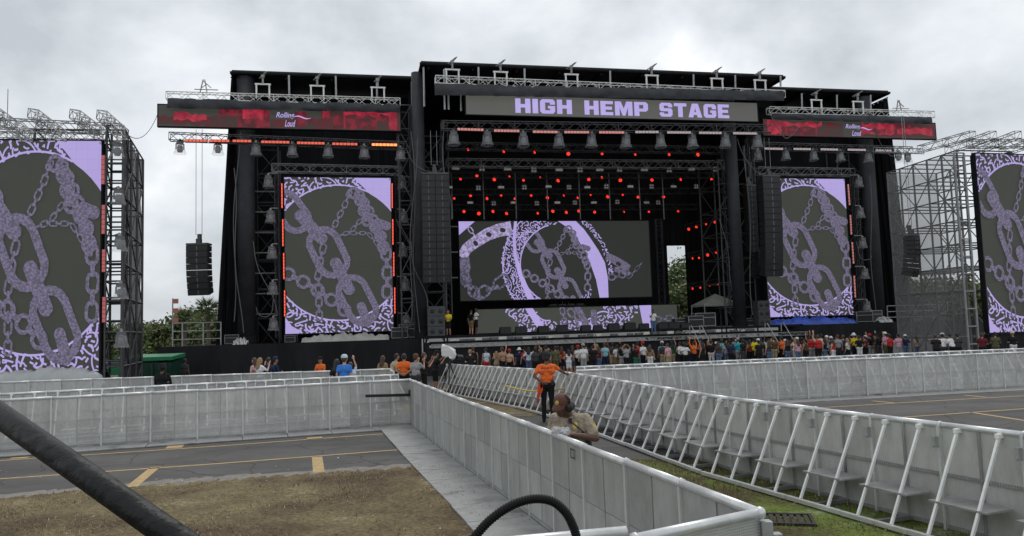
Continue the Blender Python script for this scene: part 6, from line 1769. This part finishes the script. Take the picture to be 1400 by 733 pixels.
# crowd at the pit barrier: x in the photograph, then what each one wears
CROWD = [(646, 'black', 'black', 'mid', 'brown', 'stand', 0, 1, 'none', None), (667, 'pale blue', 'red', 'mid', 'black', 'stand', 0, 1, 'none', None), (679, 'khaki', 'khaki', 'fair', 'fair', 'phone', 1, 1, 'none', None), (688, 'none', 'black', 'mid', 'brown', 'stand', 0, 1, 'none', None), (698, 'none', 'black', 'fair', 'brown', 'left arm raised', 0, 1, 'none', ('cap', 'red')),
 (708, 'navy', 'black', 'mid', 'black', 'stand', 0, 1, 'short', ('hat', 'white')), (722, 'pale blue', 'denim', 'mid', 'black', 'hips', 1, 1, 'short', None), (733, 'charcoal', 'black', 'dark', 'black', 'right arm raised', 0, 1, 'short', None), (744, 'black', 'black', 'mid', 'black', 'phone', 0, 1, 'short', None), (757, 'olive', 'olive', 'mid', 'black', 'stand', 0, 0, 'short', None), (764, 'maroon', 'black', 'dark', 'black', 'hips', 0, 1, 'short', None),
 (775, 'white', 'white', 'mid', 'black', 'hips', 1, 1, 'none', None), (789, 'white', 'black', 'fair', 'brown', 'stand', 0, 1, 'none', ('cap', 'red')), (798, 'white', 'grey', 'fair', 'brown', 'stand', 0, 1, 'short', ('cap', 'grey')), (809, 'black', 'black', 'mid', 'black', 'front', 0, 0, 'short', None), (819, 'maroon', 'denim', 'fair', 'brown', 'left arm raised', 1, 1, 'none', None), (829, 'aqua', 'navy', 'mid', 'brown', 'stand', 0, 1, 'none', None),
 (842, 'white', 'tan', 'mid', 'black', 'right arm raised', 0, 1, 'short', None), (853, 'grey', 'black', 'mid', 'black', 'head', 0, 1, 'short', None), (869, 'black', 'green', 'dark', 'black', 'phone', 0, 1, 'short', None), (881, 'white', 'black', 'mid', 'black', 'stand', 0, 0, 'short', ('cap', 'red')), (890, 'tan', 'white', 'fair', 'brown', 'stand', 1, 1, 'short', None), (903, 'aqua', 'khaki', 'mid', 'brown', 'stand', 0, 1, 'short', ('cap', 'white')),
 (914, 'pink', 'khaki', 'fair', 'brown', 'stand', 0, 1, 'short', None), (927, 'white', 'black', 'mid', 'black', 'front', 0, 1, 'none', None), (936, 'white', 'black', 'dark', 'black', 'hips', 0, 0, 'short', None), (947, 'orange', 'black', 'mid', 'black', 'both arms raised', 0, 0, 'long', None), (958, 'black', 'black', 'mid', 'black', 'stand', 1, 1, 'none', None), (971, 'black', 'white', 'mid', 'black', 'front', 0, 0, 'long', None),
 (983, 'charcoal', 'denim', 'mid', 'brown', 'stand', 1, 1, 'short', None), (991, 'grey', 'denim', 'fair', 'black', 'phone', 1, 0, 'none', None), (999, 'navy', 'black', 'dark', 'black', 'stand', 0, 0, 'short', ('cap', 'black')), (1007, 'teal', 'grey', 'fair', 'brown', 'stand', 0, 1, 'short', ('cap', 'grey')), (1016, 'black', 'charcoal', 'dark', 'black', 'stand', 0, 1, 'short', None), (1024, 'red', 'black', 'mid', 'black', 'stand', 1, 0, 'none', None),
 (1031, 'yellow', 'black', 'dark', 'black', 'hips', 0, 1, 'none', None), (1040, 'black', 'black', 'mid', 'black', 'stand', 0, 1, 'short', None), (1048, 'charcoal', 'denim', 'fair', 'brown', 'phone1', 1, 1, 'none', None), (1057, 'brown', 'khaki', 'fair', 'brown', 'stand', 0, 1, 'short', None), (1066, 'orange', 'black', 'mid', 'black', 'front', 0, 1, 'short', None), (1076, 'black', 'denim', 'mid', 'brown', 'stand', 1, 0, 'none', None),
 (1084, 'white', 'white', 'fair', 'fair', 'hips', 1, 1, 'none', None), (1091, 'pink', 'denim', 'mid', 'brown', 'stand', 1, 1, 'none', None), (1100, 'brown', 'black', 'mid', 'black', 'stand', 0, 1, 'none', None), (1107, 'red', 'grey', 'mid', 'black', 'stand', 0, 1, 'short', None), (1119, 'red', 'black', 'fair', 'brown', 'left arm raised', 0, 1, 'none', None), (1127, 'black', 'denim', 'mid', 'black', 'phone', 1, 1, 'none', None), (1136, 'red', 'white', 'fair', 'brown', 'stand', 1, 1, 'none', None),
 (1145, 'grey', 'charcoal', 'mid', 'brown', 'stand', 0, 0, 'short', None), (1153, 'navy', 'navy', 'fair', 'brown', 'stand', 0, 0, 'long', None), (1160, 'cream', 'black', 'mid', 'fair', 'stand', 1, 0, 'short', None), (1168, 'yellow', 'black', 'mid', 'black', 'front', 0, 0, 'short', ('hat', 'white')), (1176, 'black', 'white', 'mid', 'black', 'hips', 0, 1, 'short', None), (1183, 'maroon', 'black', 'fair', 'brown', 'phone1', 0, 1, 'none', None),
 (1190, 'black', 'grey', 'mid', 'black', 'stand', 0, 0, 'short', ('cap', 'red')), (1200, 'black', 'charcoal', 'dark', 'black', 'stand', 0, 0, 'long', ('cap', 'black')), (1211, 'pink', 'olive', 'fair', 'brown', 'stand', 0, 0, 'short', ('cap', 'white')), (1218, 'red', 'black', 'dark', 'black', 'stand', 0, 1, 'short', None), (1226, 'pink', 'grey', 'mid', 'black', 'front', 0, 0, 'long', None), (1238, 'navy', 'denim', 'mid', 'black', 'hips', 0, 0, 'short', ('cap', 'white')), (1251, 'khaki', 'denim', 'mid', 'brown', 'stand', 1, 0, 'none', None)]
for i, (x, sh, bo, sk, ha, po, fe, so, sl, ca) in enumerate(CROWD):
    loc = at(x + rp.uniform(-3, 3), -10.6 + rp.uniform(-1.3, 1.0))
    person(loc, SA + rp.uniform(-.5, .5), sh, bo, sk, ha, po, bool(fe), bool(so), sl, ca, h=(.93 if fe else 1.0) * rp.uniform(.93, 1.06), capback=rp.random() < .6, shoes=rp.choice(['black', 'white', 'grey']))
# second and third ranks, closer to the stage, seen between them
cols = ['black', 'white', 'navy', 'red', 'grey', 'charcoal', 'teal', 'brown', 'orange', 'maroon', 'pale blue', 'green', 'black', 'black', 'none']
for i, x in enumerate(list(range(716, 940, 17)) + list(range(962, 1215, 8))):
    fe = rp.random() < .35
    person(at(x + rp.uniform(-3, 3), -9.1 + rp.uniform(-.9, .6)), SA + rp.uniform(-.5, .5), rp.choice(cols), rp.choice(['black', 'denim', 'khaki', 'grey', 'navy']), rp.choice(['fair', 'mid', 'mid', 'dark']), rp.choice(['black', 'black', 'brown', 'fair']) if fe else rp.choice(['black', 'black', 'brown']),
           rp.choice(['stand', 'stand', 'phone', 'right arm raised', 'left arm raised', 'front', 'phone1']), fe, rp.random() < .6, rp.choice(['short', 'none', 'short']), rp.choice([None, None, None, ('cap', 'black'), ('cap', 'white'), ('cap', 'navy')]), h=(.93 if fe else 1.0) * rp.uniform(.95, 1.06), capback=True, where='in the second rank of the crowd')
def atY(px, Y):
    p = dep(px, 480, Y); return (p[0], p[1], gz(p[0], p[1]))
# leaning on the pit barrier near the mesh tower
for x, sh, bo, ha, cap, lab in [(1281, 'black', 'black', 'brown', None, 'person with bushy brown hair in black leaning by the mesh tower fence'), (1291, 'white', 'charcoal', 'black', ('cap', 'white'), 'person in white t-shirt and white cap bent over by the mesh tower fence'), (1303, 'white', 'black', 'black', None, 'person in white t-shirt and black trousers bent over by the mesh tower fence'), (1310, 'charcoal', 'black', 'black', None, 'person in charcoal standing at the fence end by the mesh tower'),
                               (1344, 'maroon', 'black', 'brown', None, 'person with brown hair and maroon top by the plinth of the mesh tower screen'), (1362, 'olive', 'olive', 'black', None, 'person in olive camouflage by the plinth of the mesh tower screen'), (1386, 'black', 'white', 'fair', ('cap', 'white'), 'person in black t-shirt and white cap by the mesh tower screen')]:
    person(atY(x, 44.0 + rp.uniform(-.8, .8)), -.3 + rp.uniform(-.4, .4), sh, bo, 'mid', ha, 'front', False, bo == 'white', cap=cap, lean=.45 if 'bent' in lab or 'leaning' in lab else 0.0, label=lab, group='people by the mesh tower')
# stage hands and performers on the deck
def on_deck(px, w, z, **k):
    s, _ = S(px, 440, w); p = W((s, w, z)); return person((p[0], p[1], z), **k)
on_deck(613, -2.6, 2.12, face=SA + math.pi * .85, shirt='yellow', bottom='black', skin='mid', pose='front', label='person in bright yellow top standing beside the grey speaker stack on deck', group='people on the deck')
on_deck(651, -2.4, 2.12, face=SA - 1.5, shirt='white', bottom='black', skin='dark', pose='phone1', label='person in white t-shirt and black shorts at the end of the low screen', h=1.04, group='people on the deck')
on_deck(644, -1.4, 2.12, face=SA - .8, shirt='black', bottom='tan', skin='fair', pose='stand', label='person in black t-shirt and tan shorts behind the one in white on deck', group='people on the deck')
on_deck(893, -4.3, 1.72, face=SA + math.pi, shirt='white', bottom='denim', skin='dark', pose='phone1', shorts=False, shoes='white', label='performer in white t-shirt and blue jeans holding a microphone, low catwalk', h=1.02, group='people on the deck')
on_deck(774, 7.6, 3.45, face=SA + math.pi, shirt='charcoal', bottom='black', skin='fair', cap=('cap', 'tan'), label='person in tan cap behind the equipment table over the low screen', group='people on the deck')
# staff between the barriers
G = 'staff between the barriers'
person(atY(222, 24.6), .1, 'black', 'black', 'dark', 'black', 'front', False, False, 'long', cap=('hat', 'black'), h=.97, label='person in black hooded top and hat between the barriers by the black skirt', group=G)
person(atY(253, 41), -.4, 'charcoal', 'black', 'dark', 'black', 'stand', False, False, label='dark clad person standing close to the black skirt by the deck railing', group=G)
person(atY(348, 31.5), 1.2, 'pink', 'black', 'fair', 'brown', 'stand', True, True, 'none', label='person in pink tank top beside the blonde one behind the rear barriers', group=G)
person(atY(355, 30.8), -.6, 'white', 'denim', 'fair', 'fair', 'phone', True, True, 'short', label='blonde person in white top by the black skirt behind the rear barriers', group=G)
person(atY(367, 31.2), .6, 'navy', 'black', 'mid', 'black', 'stand', False, False, 'long', label='person in navy long sleeves among the group behind the rear barriers', group=G)
person(atY(376, 31.6), -1.0, 'navy', 'black', 'mid', 'black', 'front', False, False, 'long', cap=('cap', 'navy'), label='person in navy cap and jacket among the group behind the rear barriers', group=G)
person(atY(438, 33.5), math.pi * .9, 'orange', 'black', 'mid', 'black', 'front', False, False, cap=('cap', 'black'), h=.95, label='person in orange t-shirt alone before the skirt under the tall screen', group=G)
person(atY(460, 26.2), -.2, 'black', 'black', 'mid', 'black', 'stand', True, False, 'short', h=.95, label='person with long black hair beside the blue t-shirt', group=G)
person(atY(470.5, 25.8), -.1, 'blue', 'navy', 'fair', 'brown', 'stand', False, False, cap=('cap', 'pale blue'), h=1.02, label='person in bright blue t-shirt and pale cap between the barriers', group=G)
person(atY(479, 26.6), .7, 'pale blue', 'grey', 'fair', 'brown', 'right arm raised', False, True, h=.88, label='person half hidden behind the blue t-shirt with an arm up', group=G)
person(atY(523, 31.0), -.4, 'tan', 'brown', 'fair', 'brown', 'stand', True, False, 'long', h=.96, label='long haired person in tan top beside the bending officer', group=G)
person(atY(533, 30.2), -1.0, 'beige', 'brown', 'mid', 'black', 'front', False, False, lean=.5, label='officer in beige shirt bending over by the black boxes', group=G)
person(atY(552, 29.2), 0.0, 'orange', 'black', 'mid', 'black', 'back', False, False, label='person in orange t-shirt with hands behind the back near the cameraman', group=G)
person(atY(568, 28.6), -.5, 'grey', 'charcoal', 'mid', 'brown', 'phone', False, False, cap=('cap', 'brown'), h=.98, label='person in grey t-shirt and brown cap filming near the cameraman', group=G)
person(atY(579, 30.5), -1.2, 'black', 'black', 'mid', 'brown', 'phone', False, True, h=1.0, label='person in black with hands up between the grey t-shirt and the cameraman', group=G)
person(atY(594, 33.2), -1.1, 'black', 'black', 'mid', 'black', 'phone', False, True, 'short', cap=('cap', 'black'), lean=.12, h=1.02, label='cameraman in black t-shirt and shorts operating the wrapped camera', group=G)
person(atY(643, 40), .2, 'black', 'black', 'fair', 'fair', 'front', False, True, lean=.3, label='person in black bent over near the strut side of the lane barriers', group=G)
# road cases beside the officer
for x, Y, k in ((545, 31.6, 1.0), (558, 31.9, 1.2)):
    p = atY(x, Y); CP.place(TRZ(p, .3, k), 'black flight case on the ground behind the orange t-shirt', 'flight cases on the ground')
# wrapped television camera on a tripod
p = atY(607, 33.0); tx, ty, tz = p[0] + .25, p[1] - .2, p[2]
root = thing('television_camera', 'large camera wrapped in white plastic on a black tripod beside the lane barriers', 'camera', (tx, ty, tz))
for a in (.6, 2.6, 4.6):
    q = MB(); q.tube((tx, ty, tz + 1.25), (tx + .5 * math.cos(a), ty + .5 * math.sin(a), tz + .02), .03, .02, n=6); q.build('tripod_leg', M_RUBBER, root)
q = MB(); q.tube((tx, ty, tz + 1.2), (tx, ty, tz + 1.42), .08, n=8); q.bar((tx, ty, tz + 1.4), (tx - .5, ty - .1, tz + 1.15), .03); q.build('tripod_head', M_RUBBER, root)
rgc = random.Random(3)
wrap = [(-.50, .02), (-.56, .34), (-.42, .52), (-.05, .50), (.18, .36), (.46, .22), (.58, .02), (.50, -.16), (.22, -.20), (.02, -.06), (-.2, -.04)]
vs = []; nw = len(wrap)
for y, k in ((-.24, .86), (-.17, 1.0), (.17, 1.0), (.24, .86)):
    for x, z in wrap: vs.append((tx - .05 + x * .56 * k + rgc.uniform(-.04, .04), ty + y + rgc.uniform(-.03, .03), tz + 1.58 + z * .9 * k + .04 * (1 - k) + rgc.uniform(-.045, .045)))
q = MB(); q.add(vs, [(r * nw + i, r * nw + (i + 1) % nw, (r + 1) * nw + (i + 1) % nw, (r + 1) * nw + i) for r in range(3) for i in range(nw)] + [tuple(range(nw))[::-1], tuple(range(3 * nw, 4 * nw))]); q.build('plastic_wrap', M_WHITE, root)
q = MB(); q.tube((tx + .28, ty + .05, tz + 1.52), (tx + .5, ty + .3, tz + 1.48), .10, .11, n=12); q.build('lens', M_RUBBER, root)

# ---------------------------------------------------------------- the steward in orange
of = gnd(750, 577)
oarms = (((.34, .20, 1.27), (.50, .46, 1.16), (.6, .9, -.1)), ((-.33, -.05, 1.16), (-.13, -.17, 1.0), (1, -.1, -.25)))
pr = body(oarms, False, 0.0, .10, (.0, .02, 1.62), False, 1.0, fine=True)
me = remesh(pr, .011, 'person', 3)
st_ = bpy.data.objects.new('person', me); COL.objects.link(st_); st_.location = (of[0], of[1], .006); st_.rotation_euler = (0, 0, -.05); st_.scale = (1.02,) * 3
M_ORG = mat('steward_orange', (.80, .155, .035), .85, var=.2, scale=9, bump=1.0, bscale=9, spec=.2)
for k, m in enumerate([SKN['dark'], M_ORG, M_ORG, cloth('black', CLO['black']), cloth('black', CLO['black']), HRC['black'], cloth('black', CLO['black']), SKN['dark']]):
    st_.data.materials[k] = m
tag(st_, 'steward in orange t-shirt and black trousers in the lane, hand on the barrier', 'person')
c = bpy.data.objects.new('cap', capm.mesh('cap', cloth('dark_cap', (.03, .03, .035)), True)); COL.objects.link(c); c.parent = st_; c.location = (0, .01, 1.66); c.scale = (1.03, 1.03, 1.0)
# lettering printed across the shoulders, following the back
tme = text_mesh('SECURITY', .062, .002, 0, 1.12)
n = len(tme.vertices); co = np.zeros(n * 3); tme.vertices.foreach_get('co', co); co = co.reshape(-1, 3); co[:, 0] -= (co[:, 0].min() + co[:, 0].max()) / 2
bvh = __import__('mathutils.bvhtree', fromlist=['BVHTree']).BVHTree.FromPolygons([v.co for v in me.vertices], [tuple(p.vertices) for p in me.polygons])
out = []
for x, y, _ in co:
    z = 1.335 + y - .25 * x * x
    h_ = bvh.ray_cast(Vector((x, -1, z)), Vector((0, 1, 0)))
    yy = (h_[0].y if h_[0] is not None else -.12) - .004
    out.append((x, yy, z))
tme.vertices.foreach_set('co', np.array(out).ravel()); tme.materials.clear(); tme.materials.append(cloth('print_dark', (.06, .03, .03))); tme.update()
o = bpy.data.objects.new('back_lettering', tme); COL.objects.link(o); o.parent = st_
# orange vest hanging from the hip, radio
q = MB(); rgv = random.Random(2); vs = []
for i in range(9):
    for j in range(5):
        vs.append((-.23 + j * (.022 + .012 * math.sin(i * .7)) + rgv.uniform(-.012, .012) - .05 * (i / 8), -.10 - .05 * math.sin(j * 1.6 + i * .3) - .02 * i / 8, .99 - i * .062 + rgv.uniform(-.01, .01)))
q.add(vs, [(i * 5 + j, (i + 1) * 5 + j, (i + 1) * 5 + j + 1, i * 5 + j + 1) for i in range(8) for j in range(4)])
q.add([(x, y + .02, z) for x, y, z in vs], [(i * 5 + j, i * 5 + j + 1, (i + 1) * 5 + j + 1, (i + 1) * 5 + j) for i in range(8) for j in range(4)])
vo = q.build('folded_vest', cloth('vest_orange', (.80, .13, .06)), st_, True, base='local')
q = MB(); q.bx(.10, .16, -.155, -.115, .93, 1.05); q.tube((.15, -.135, 1.05), (.15, -.135, 1.16), .008, n=5); q.build('radio', M_RUBBER, st_, base='local')
# ---------------------------------------------------------------- the officer leaning at the lane wall
ox = dep(779, 600, 9.3)
pr = []
V_ = Vector
T_SH, T_SK, T_BT, T_HR = SHIRT, SKIN, BOTTOM, HAIR
for sd in (1, -1):
    pr += [(V_((.09 * sd, 0, .86)), .105, V_((.1 * sd, .02, .48)), .075, BOTTOM), (V_((.1 * sd, .02, .48)), .07, V_((.11 * sd, -.02, .1)), .055, SHIN), (V_((.11 * sd, -.06, .05)), .047, V_((.125 * sd, .14, .045)), .04, SHOE)]
pr += [(V_((-.1, 0, .94)), .135, V_((.1, 0, .94)), .135, BOTTOM), (V_((-.09, .02, 1.07)), .135, V_((.09, .02, 1.07)), .135, SHIRT), (V_((-.11, .03, 1.24)), .14, V_((.11, .03, 1.24)), .14, SHIRT), (V_((-.13, .03, 1.355)), .10, V_((.13, .03, 1.355)), .10, SHIRT),
       (V_((0, .02, 1.0)), .14, V_((0, .04, 1.32)), .13, SHIRT), (V_((0, .06, 1.41)), .066, V_((.02, .14, 1.48)), .06, SKIN)]
HC = V_((.05, .175, 1.545)); dn = V_((.10, .62, -.78)).normalized()      # bowed head: the face looks down and to his right
upd = V_((.02, .5, .86)).normalized(); fwd = V_((.30, .86, -.40)).normalized(); sid = fwd.cross(upd).normalized(); upd = sid.cross(fwd).normalized()
def HP_(a, b, c): return HC + sid * a + fwd * b + upd * c
pr += [(HP_(0, -.02, .0), .088, HP_(0, -.015, .05), .092, SKIN), (HP_(0, .04, -.055), .058, HP_(0, .035, .02), .072, SKIN), (HP_(0, .03, -.09), .04, HP_(0, .05, -.085), .036, SKIN), (HP_(0, -.035, .03), .094, HP_(0, -.03, .04), .094, HAIR), (HP_(0, -.05, -.02), .08, HP_(0, -.05, .0), .08, HAIR),
       (HP_(0, .095, -.03), .017, HP_(0, .09, .015), .011, SKIN), (HP_(-.02, .085, -.062), .012, HP_(.02, .085, -.062), .012, HAIR), (HP_(-.018, .082, -.083), .010, HP_(.018, .082, -.083), .010, SKIN), (HP_(.092, -.01, -.01), .018, HP_(.092, -.015, .02), .02, SKIN), (HP_(-.092, -.01, -.01), .018, HP_(-.092, -.015, .02), .02, SKIN)]
for sd, s, e, w, hd, pl in ((1, V_((.20, .02, 1.37)), V_((.255, .02, 1.14)), V_((.12, .26, 1.23)), V_((-.7, .6, .25)), (0, .3, -1)), (-1, V_((-.20, .02, 1.37)), V_((-.345, .10, 1.16)), V_((-.11, .28, 1.215)), V_((.75, .55, .1)), (0, .3, -1))):
    m = s.lerp(e, .72)
    pr += [(s, .082, m, .074, SLEEVE), (m, .05, e, .049, FORE), (e, .05, w, .034, FORE)]
    hand(pr, w, hd, -sd, 1.12, .5, SKIN, pl)
me = remesh(pr, .0095, 'person', 2)
off = bpy.data.objects.new('person', me); COL.objects.link(off); off.location = (ox[0] + .02, ox[1], .006); off.rotation_euler = (0, 0, math.radians(157)); off.scale = (.955,) * 3
M_TAN = mat('uniform_tan', (.30, .25, .19), .9, var=.28, scale=16, bump=1.0, bscale=11)  # dark of the cloth wrinkles put into the colour variation
M_DSK = mat('skin_deep', (.10, .05, .033), .5, var=.1, scale=10)
M_BRN = cloth('uniform_brown', (.06, .035, .022))
for k, m in enumerate([M_DSK, M_TAN, M_TAN, M_BRN, M_BRN, HRC['black'], cloth('black', CLO['black']), M_DSK]): off.data.materials[k] = m
tag(off, 'officer in tan uniform and brown cap behind the lane wall, handling a clear bag', 'person')
Rh = Matrix((sid, fwd, upd)).transposed()
q = MB(); q.lathe([(0, .105), (.05, .1), (.085, .073), (.102, .035), (.104, .0)], 16, HP_(0, -.02, .05), 0, Rh); cp = q.build('cap', mat('cap_brown', (.10, .036, .026), .8, var=.15, scale=12, bump=.2), off, True, base='local')
br = []
for k in range(9):
    a = math.radians(-62 + 124 * k / 8)
    br.append((math.sin(a) * .099, math.cos(a) * .099 - .02)); 
vs = [HP_(x, y, .055) for x, y in br] + [HP_(x * .92, y + .095 * math.cos(math.radians(-62 + 124 * k / 8)), .035 - .02 * abs(x) / .1) for k, (x, y) in enumerate(br)]
vs2 = [v - upd * .006 for v in vs]
q = MB(); q.add([tuple(v) for v in vs + vs2], [(k, k + 1, 9 + k + 1, 9 + k) for k in range(8)] + [(18 + k, 27 + k, 28 + k, 19 + k) for k in range(8)] + [(9 + k, 10 + k, 28 + k, 27 + k) for k in range(8)]); q.build('brim', mat('cap_brown', (.075, .03, .02)), cp, True, base='local')
q = MB(); q.lathe([(0, .010), (.024, .008), (.028, 0)], 14, HP_(0, .078, .093), 0, Rh @ Matrix.Rotation(math.radians(-68), 3, 'X')); q.build('cap_badge', mat('gold_badge', (.55, .40, .10), .4, .3, var=.3, scale=90), cp, base='local')
# headset ear cup, eyes
q = MB(); q.ball(HP_(-.105, -.02, -.005), (.04, .055, .062), 10, 8, 0, Rh); q.ball(HP_(-.085, -.08, -.02), (.05, .05, .06), 8, 6, 0, Rh); q.ball(HP_(-.03, -.10, -.03), (.06, .04, .06), 8, 6, 0, Rh); q.sweep([HP_(-.112, -.02, .04), HP_(-.12, -.03, .1), HP_(-.06, -.04, .155)], .012, 6); q.sweep([HP_(-.10, .02, -.02), HP_(-.07, .10, -.08)], .006, 6); q.build('headset', M_RUBBER, off, True, base='local')
for a in (-.032, .032):
    q = MB(); q.ball(HP_(a, .083, .008), (.013, .008, .009), 8, 6, 0, Rh); e = q.build('eye', mat('eye_white', (.5, .47, .44), .3), off, True, base='local')
    q = MB(); q.ball(HP_(a, .0895, .006), (.005, .004, .005), 6, 5, 0, Rh); q.build('iris', HRC['black'], e, base='local')
# badges and patches laid on the shirt surface
bvo = __import__('mathutils.bvhtree', fromlist=['BVHTree']).BVHTree.FromPolygons([v.co for v in me.vertices], [tuple(p.vertices) for p in me.polygons])
def patch(name, start, dirv, pts, m, parent=off, lift=.005):
    start, dirv = V_(start), V_(dirv).normalized(); u = dirv.cross(V_((0, 0, 1))).normalized(); v = u.cross(dirv)
    vs = []
    for x, y in pts:
        p = start + u * x + v * y; h_ = bvo.ray_cast(p, dirv)
        vs.append(tuple((h_[0] if h_[0] is not None else p + dirv * .3) - dirv * lift))
    q = MB(); q.add(vs, [tuple(range(len(vs)))]); return q.build(name, m, parent, base='local')
circ = lambda rx, ry, n=12: [(rx * math.cos(2 * math.pi * k / n), ry * math.sin(2 * math.pi * k / n)) for k in range(n)]
M_GOLD = mat('gold_badge', (.55, .40, .10)); M_PAT = mat('patch_yellow', (.62, .45, .03), .8, var=.3, scale=60)
patch('chest_badge', (-.105, .6, 1.315), (0, -1, 0), circ(.032, .042), M_GOLD)
patch('name_plate', (.105, .6, 1.275), (0, -1, 0), [(-.04, -.011), (.04, -.011), (.04, .011), (-.04, .011)], mat('name_plate_gold', (.66, .52, .2), .4, .3))
patch('shoulder_patch', (.5, .08, 1.31), (-1, -.1, 0), [(-.038, .03), (.038, .03), (.038, -.02), (0, -.05), (-.038, -.02)], M_PAT)
patch('shoulder_patch', (-.5, .08, 1.31), (1, -.1, 0), [(-.038, .03), (.038, .03), (.038, -.02), (0, -.05), (-.038, -.02)], M_PAT)
patch('pocket_flap', (-.105, .6, 1.245), (0, -1, 0), [(-.055, .0), (-.055, .03), (.055, .03), (.055, .0), (0, -.012)], mat('uniform_tan_dark', (.19, .15, .11), .85), lift=.003)
patch('pocket_flap', (.105, .6, 1.225), (0, -1, 0), [(-.055, .0), (-.055, .03), (.055, .03), (.055, .0), (0, -.012)], mat('uniform_tan_dark', (.19, .15, .11), .85), lift=.003)
q = MB(); q.sweep([(math.cos(a) * .232, math.sin(a) * .14 + .01, .965) for a in np.linspace(0, 2 * math.pi, 25)], .026, 6); q.build('belt', M_RUBBER, off, base='local')
q = MB(); q.bx(-.27, -.215, .02, .09, .95, 1.13); q.tube((-.25, .05, 1.13), (-.25, .05, 1.24), .008, n=5); q.build('radio', M_RUBBER, off, base='local')
q = MB(); q.sweep([(-.25, .06, 1.1), (-.20, .16, 1.25), (-.06, .17, 1.36)], .008, 6); q.box((-.05, .165, 1.37), (.04, .03, .06)); q.build('shoulder_microphone', M_RUBBER, off, base='local')
# collar
q = MB(); q.sweep([(math.cos(a) * .085, .065 + math.sin(a) * .075, 1.425 - .025 * math.sin(a)) for a in np.linspace(-3.6, .5, 15)], .02, 6); q.build('collar', M_TAN, off, True, base='local')
# clear bag with a bottle, held between the hands
Rzo = Matrix.Rotation(math.radians(157), 4, 'Z'); bagp = Matrix.Translation(off.location) @ Rzo @ V_((.0, .36, 1.205))
prb = [(V_((-.07, 0, .02)), .045, V_((.07, 0, .0)), .05, 0), (V_((-.03, .02, -.02)), .05, V_((.05, .0, -.05)), .045, 0)]
bm_ = remesh(prb, .02, 'bag', 1); rb_ = random.Random(6)
for vv in bm_.vertices: vv.co += V_((rb_.uniform(-.012, .012), rb_.uniform(-.012, .012), rb_.uniform(-.012, .012)))
bm_.materials.clear(); bm_.materials.append(glassy('clear_bag', (.7, .7, .72), .55)); bm_.polygons.foreach_set('material_index', [0] * len(bm_.polygons)); bm_.polygons.foreach_set('use_smooth', [False] * len(bm_.polygons))
root = thing('plastic_bag', 'crumpled clear plastic bag with white paper in the officer\'s hands', 'bag', bagp)
o = bpy.data.objects.new('bag_film', bm_); COL.objects.link(o); o.parent = root
q = MB(); q.box((.04, -.0, .02), (.07, .05, .05), Matrix.Rotation(.5, 3, 'Y')); q.build('paper', M_WHITE, root, base='local')
# ------------------------------------------------------------------ platform rail and cable by the camera
M_PIPE = mat('black_pipe', (.007, .0085, .008), .5, .0, var=.4, scale=14, bump=.25, bscale=30, spec=.3)
a, b = Vector(dep(0, 568, 1.64)), Vector(dep(236, 733, 1.37))
d = (b - a).normalized()
lo, hi = b + d * .42, a - d * .55
root = thing('platform_railing', 'scuffed black pipe handrail sloping down in front of the viewing platform', 'railing', (lo.x, lo.y, 0))
q = MB(); q.sweep([tuple(hi - Vector((0, 0, 0))), tuple(hi.lerp(lo, .5)), tuple(lo)], .0245, 20); q.build('hand_rail', M_PIPE, root, True)
for p in (lo, hi):
    q = MB(); q.tube((p.x, p.y, 0), (p.x, p.y, p.z), .0245, n=16); q.build('post', M_PIPE, root, True)
q = MB(); q.tube((lo.x, lo.y, 1.55), (.9, 1.25, 1.55), .02, n=12); q.build('lower_rail', M_PIPE, root, True)
q = MB(); q.tube((.9, 1.25, 0), (.9, 1.25, 1.6), .0245, n=12); q.build('post', M_PIPE, root, True)
pts = [(531, 1165), (531, 1090), (533, 1020), (540, 955), (553, 895), (572, 845), (594, 803), (619, 767), (648, 735), (667, 714), (689, 697), (712, 686), (735, 682), (756, 686), (772, 699), (782, 716), (789, 737), (794, 764), (797, 800), (799, 845), (800, 900), (800, 965), (800, 1040), (800, 1110), (800, 1165)]
cp_ = [dep(x, y, 1.245) for i, (x, y) in enumerate(pts)]
cp_ = [tuple(c) for c in cp_]
# smooth the loop
def catmull(P, n=6):
    out = []; P = [Vector(p) for p in P]
    for i in range(len(P) - 1):
        p0, p1, p2, p3 = P[max(i - 1, 0)], P[i], P[i + 1], P[min(i + 2, len(P) - 1)]
        for k in range(n):
            t = k / n
            out.append(.5 * ((2 * p1) + (p2 - p0) * t + (2 * p0 - 5 * p1 + 4 * p2 - p3) * t * t + (3 * p1 - p0 - 3 * p2 + p3) * t ** 3))
    out.append(P[-1]); return out
C_ = catmull(cp_, 26)
q = MB(); q.sweep([tuple(c) for c in C_], [.0066 + .0011 * ((k // 2) % 2) for k in range(len(C_))], 12)
tag(q.build('cable_loop', mat('cable_black', (.004, .004, .004), .6, spec=.25), smooth=True), 'black ribbed cable looping up over the platform rail', 'cable')
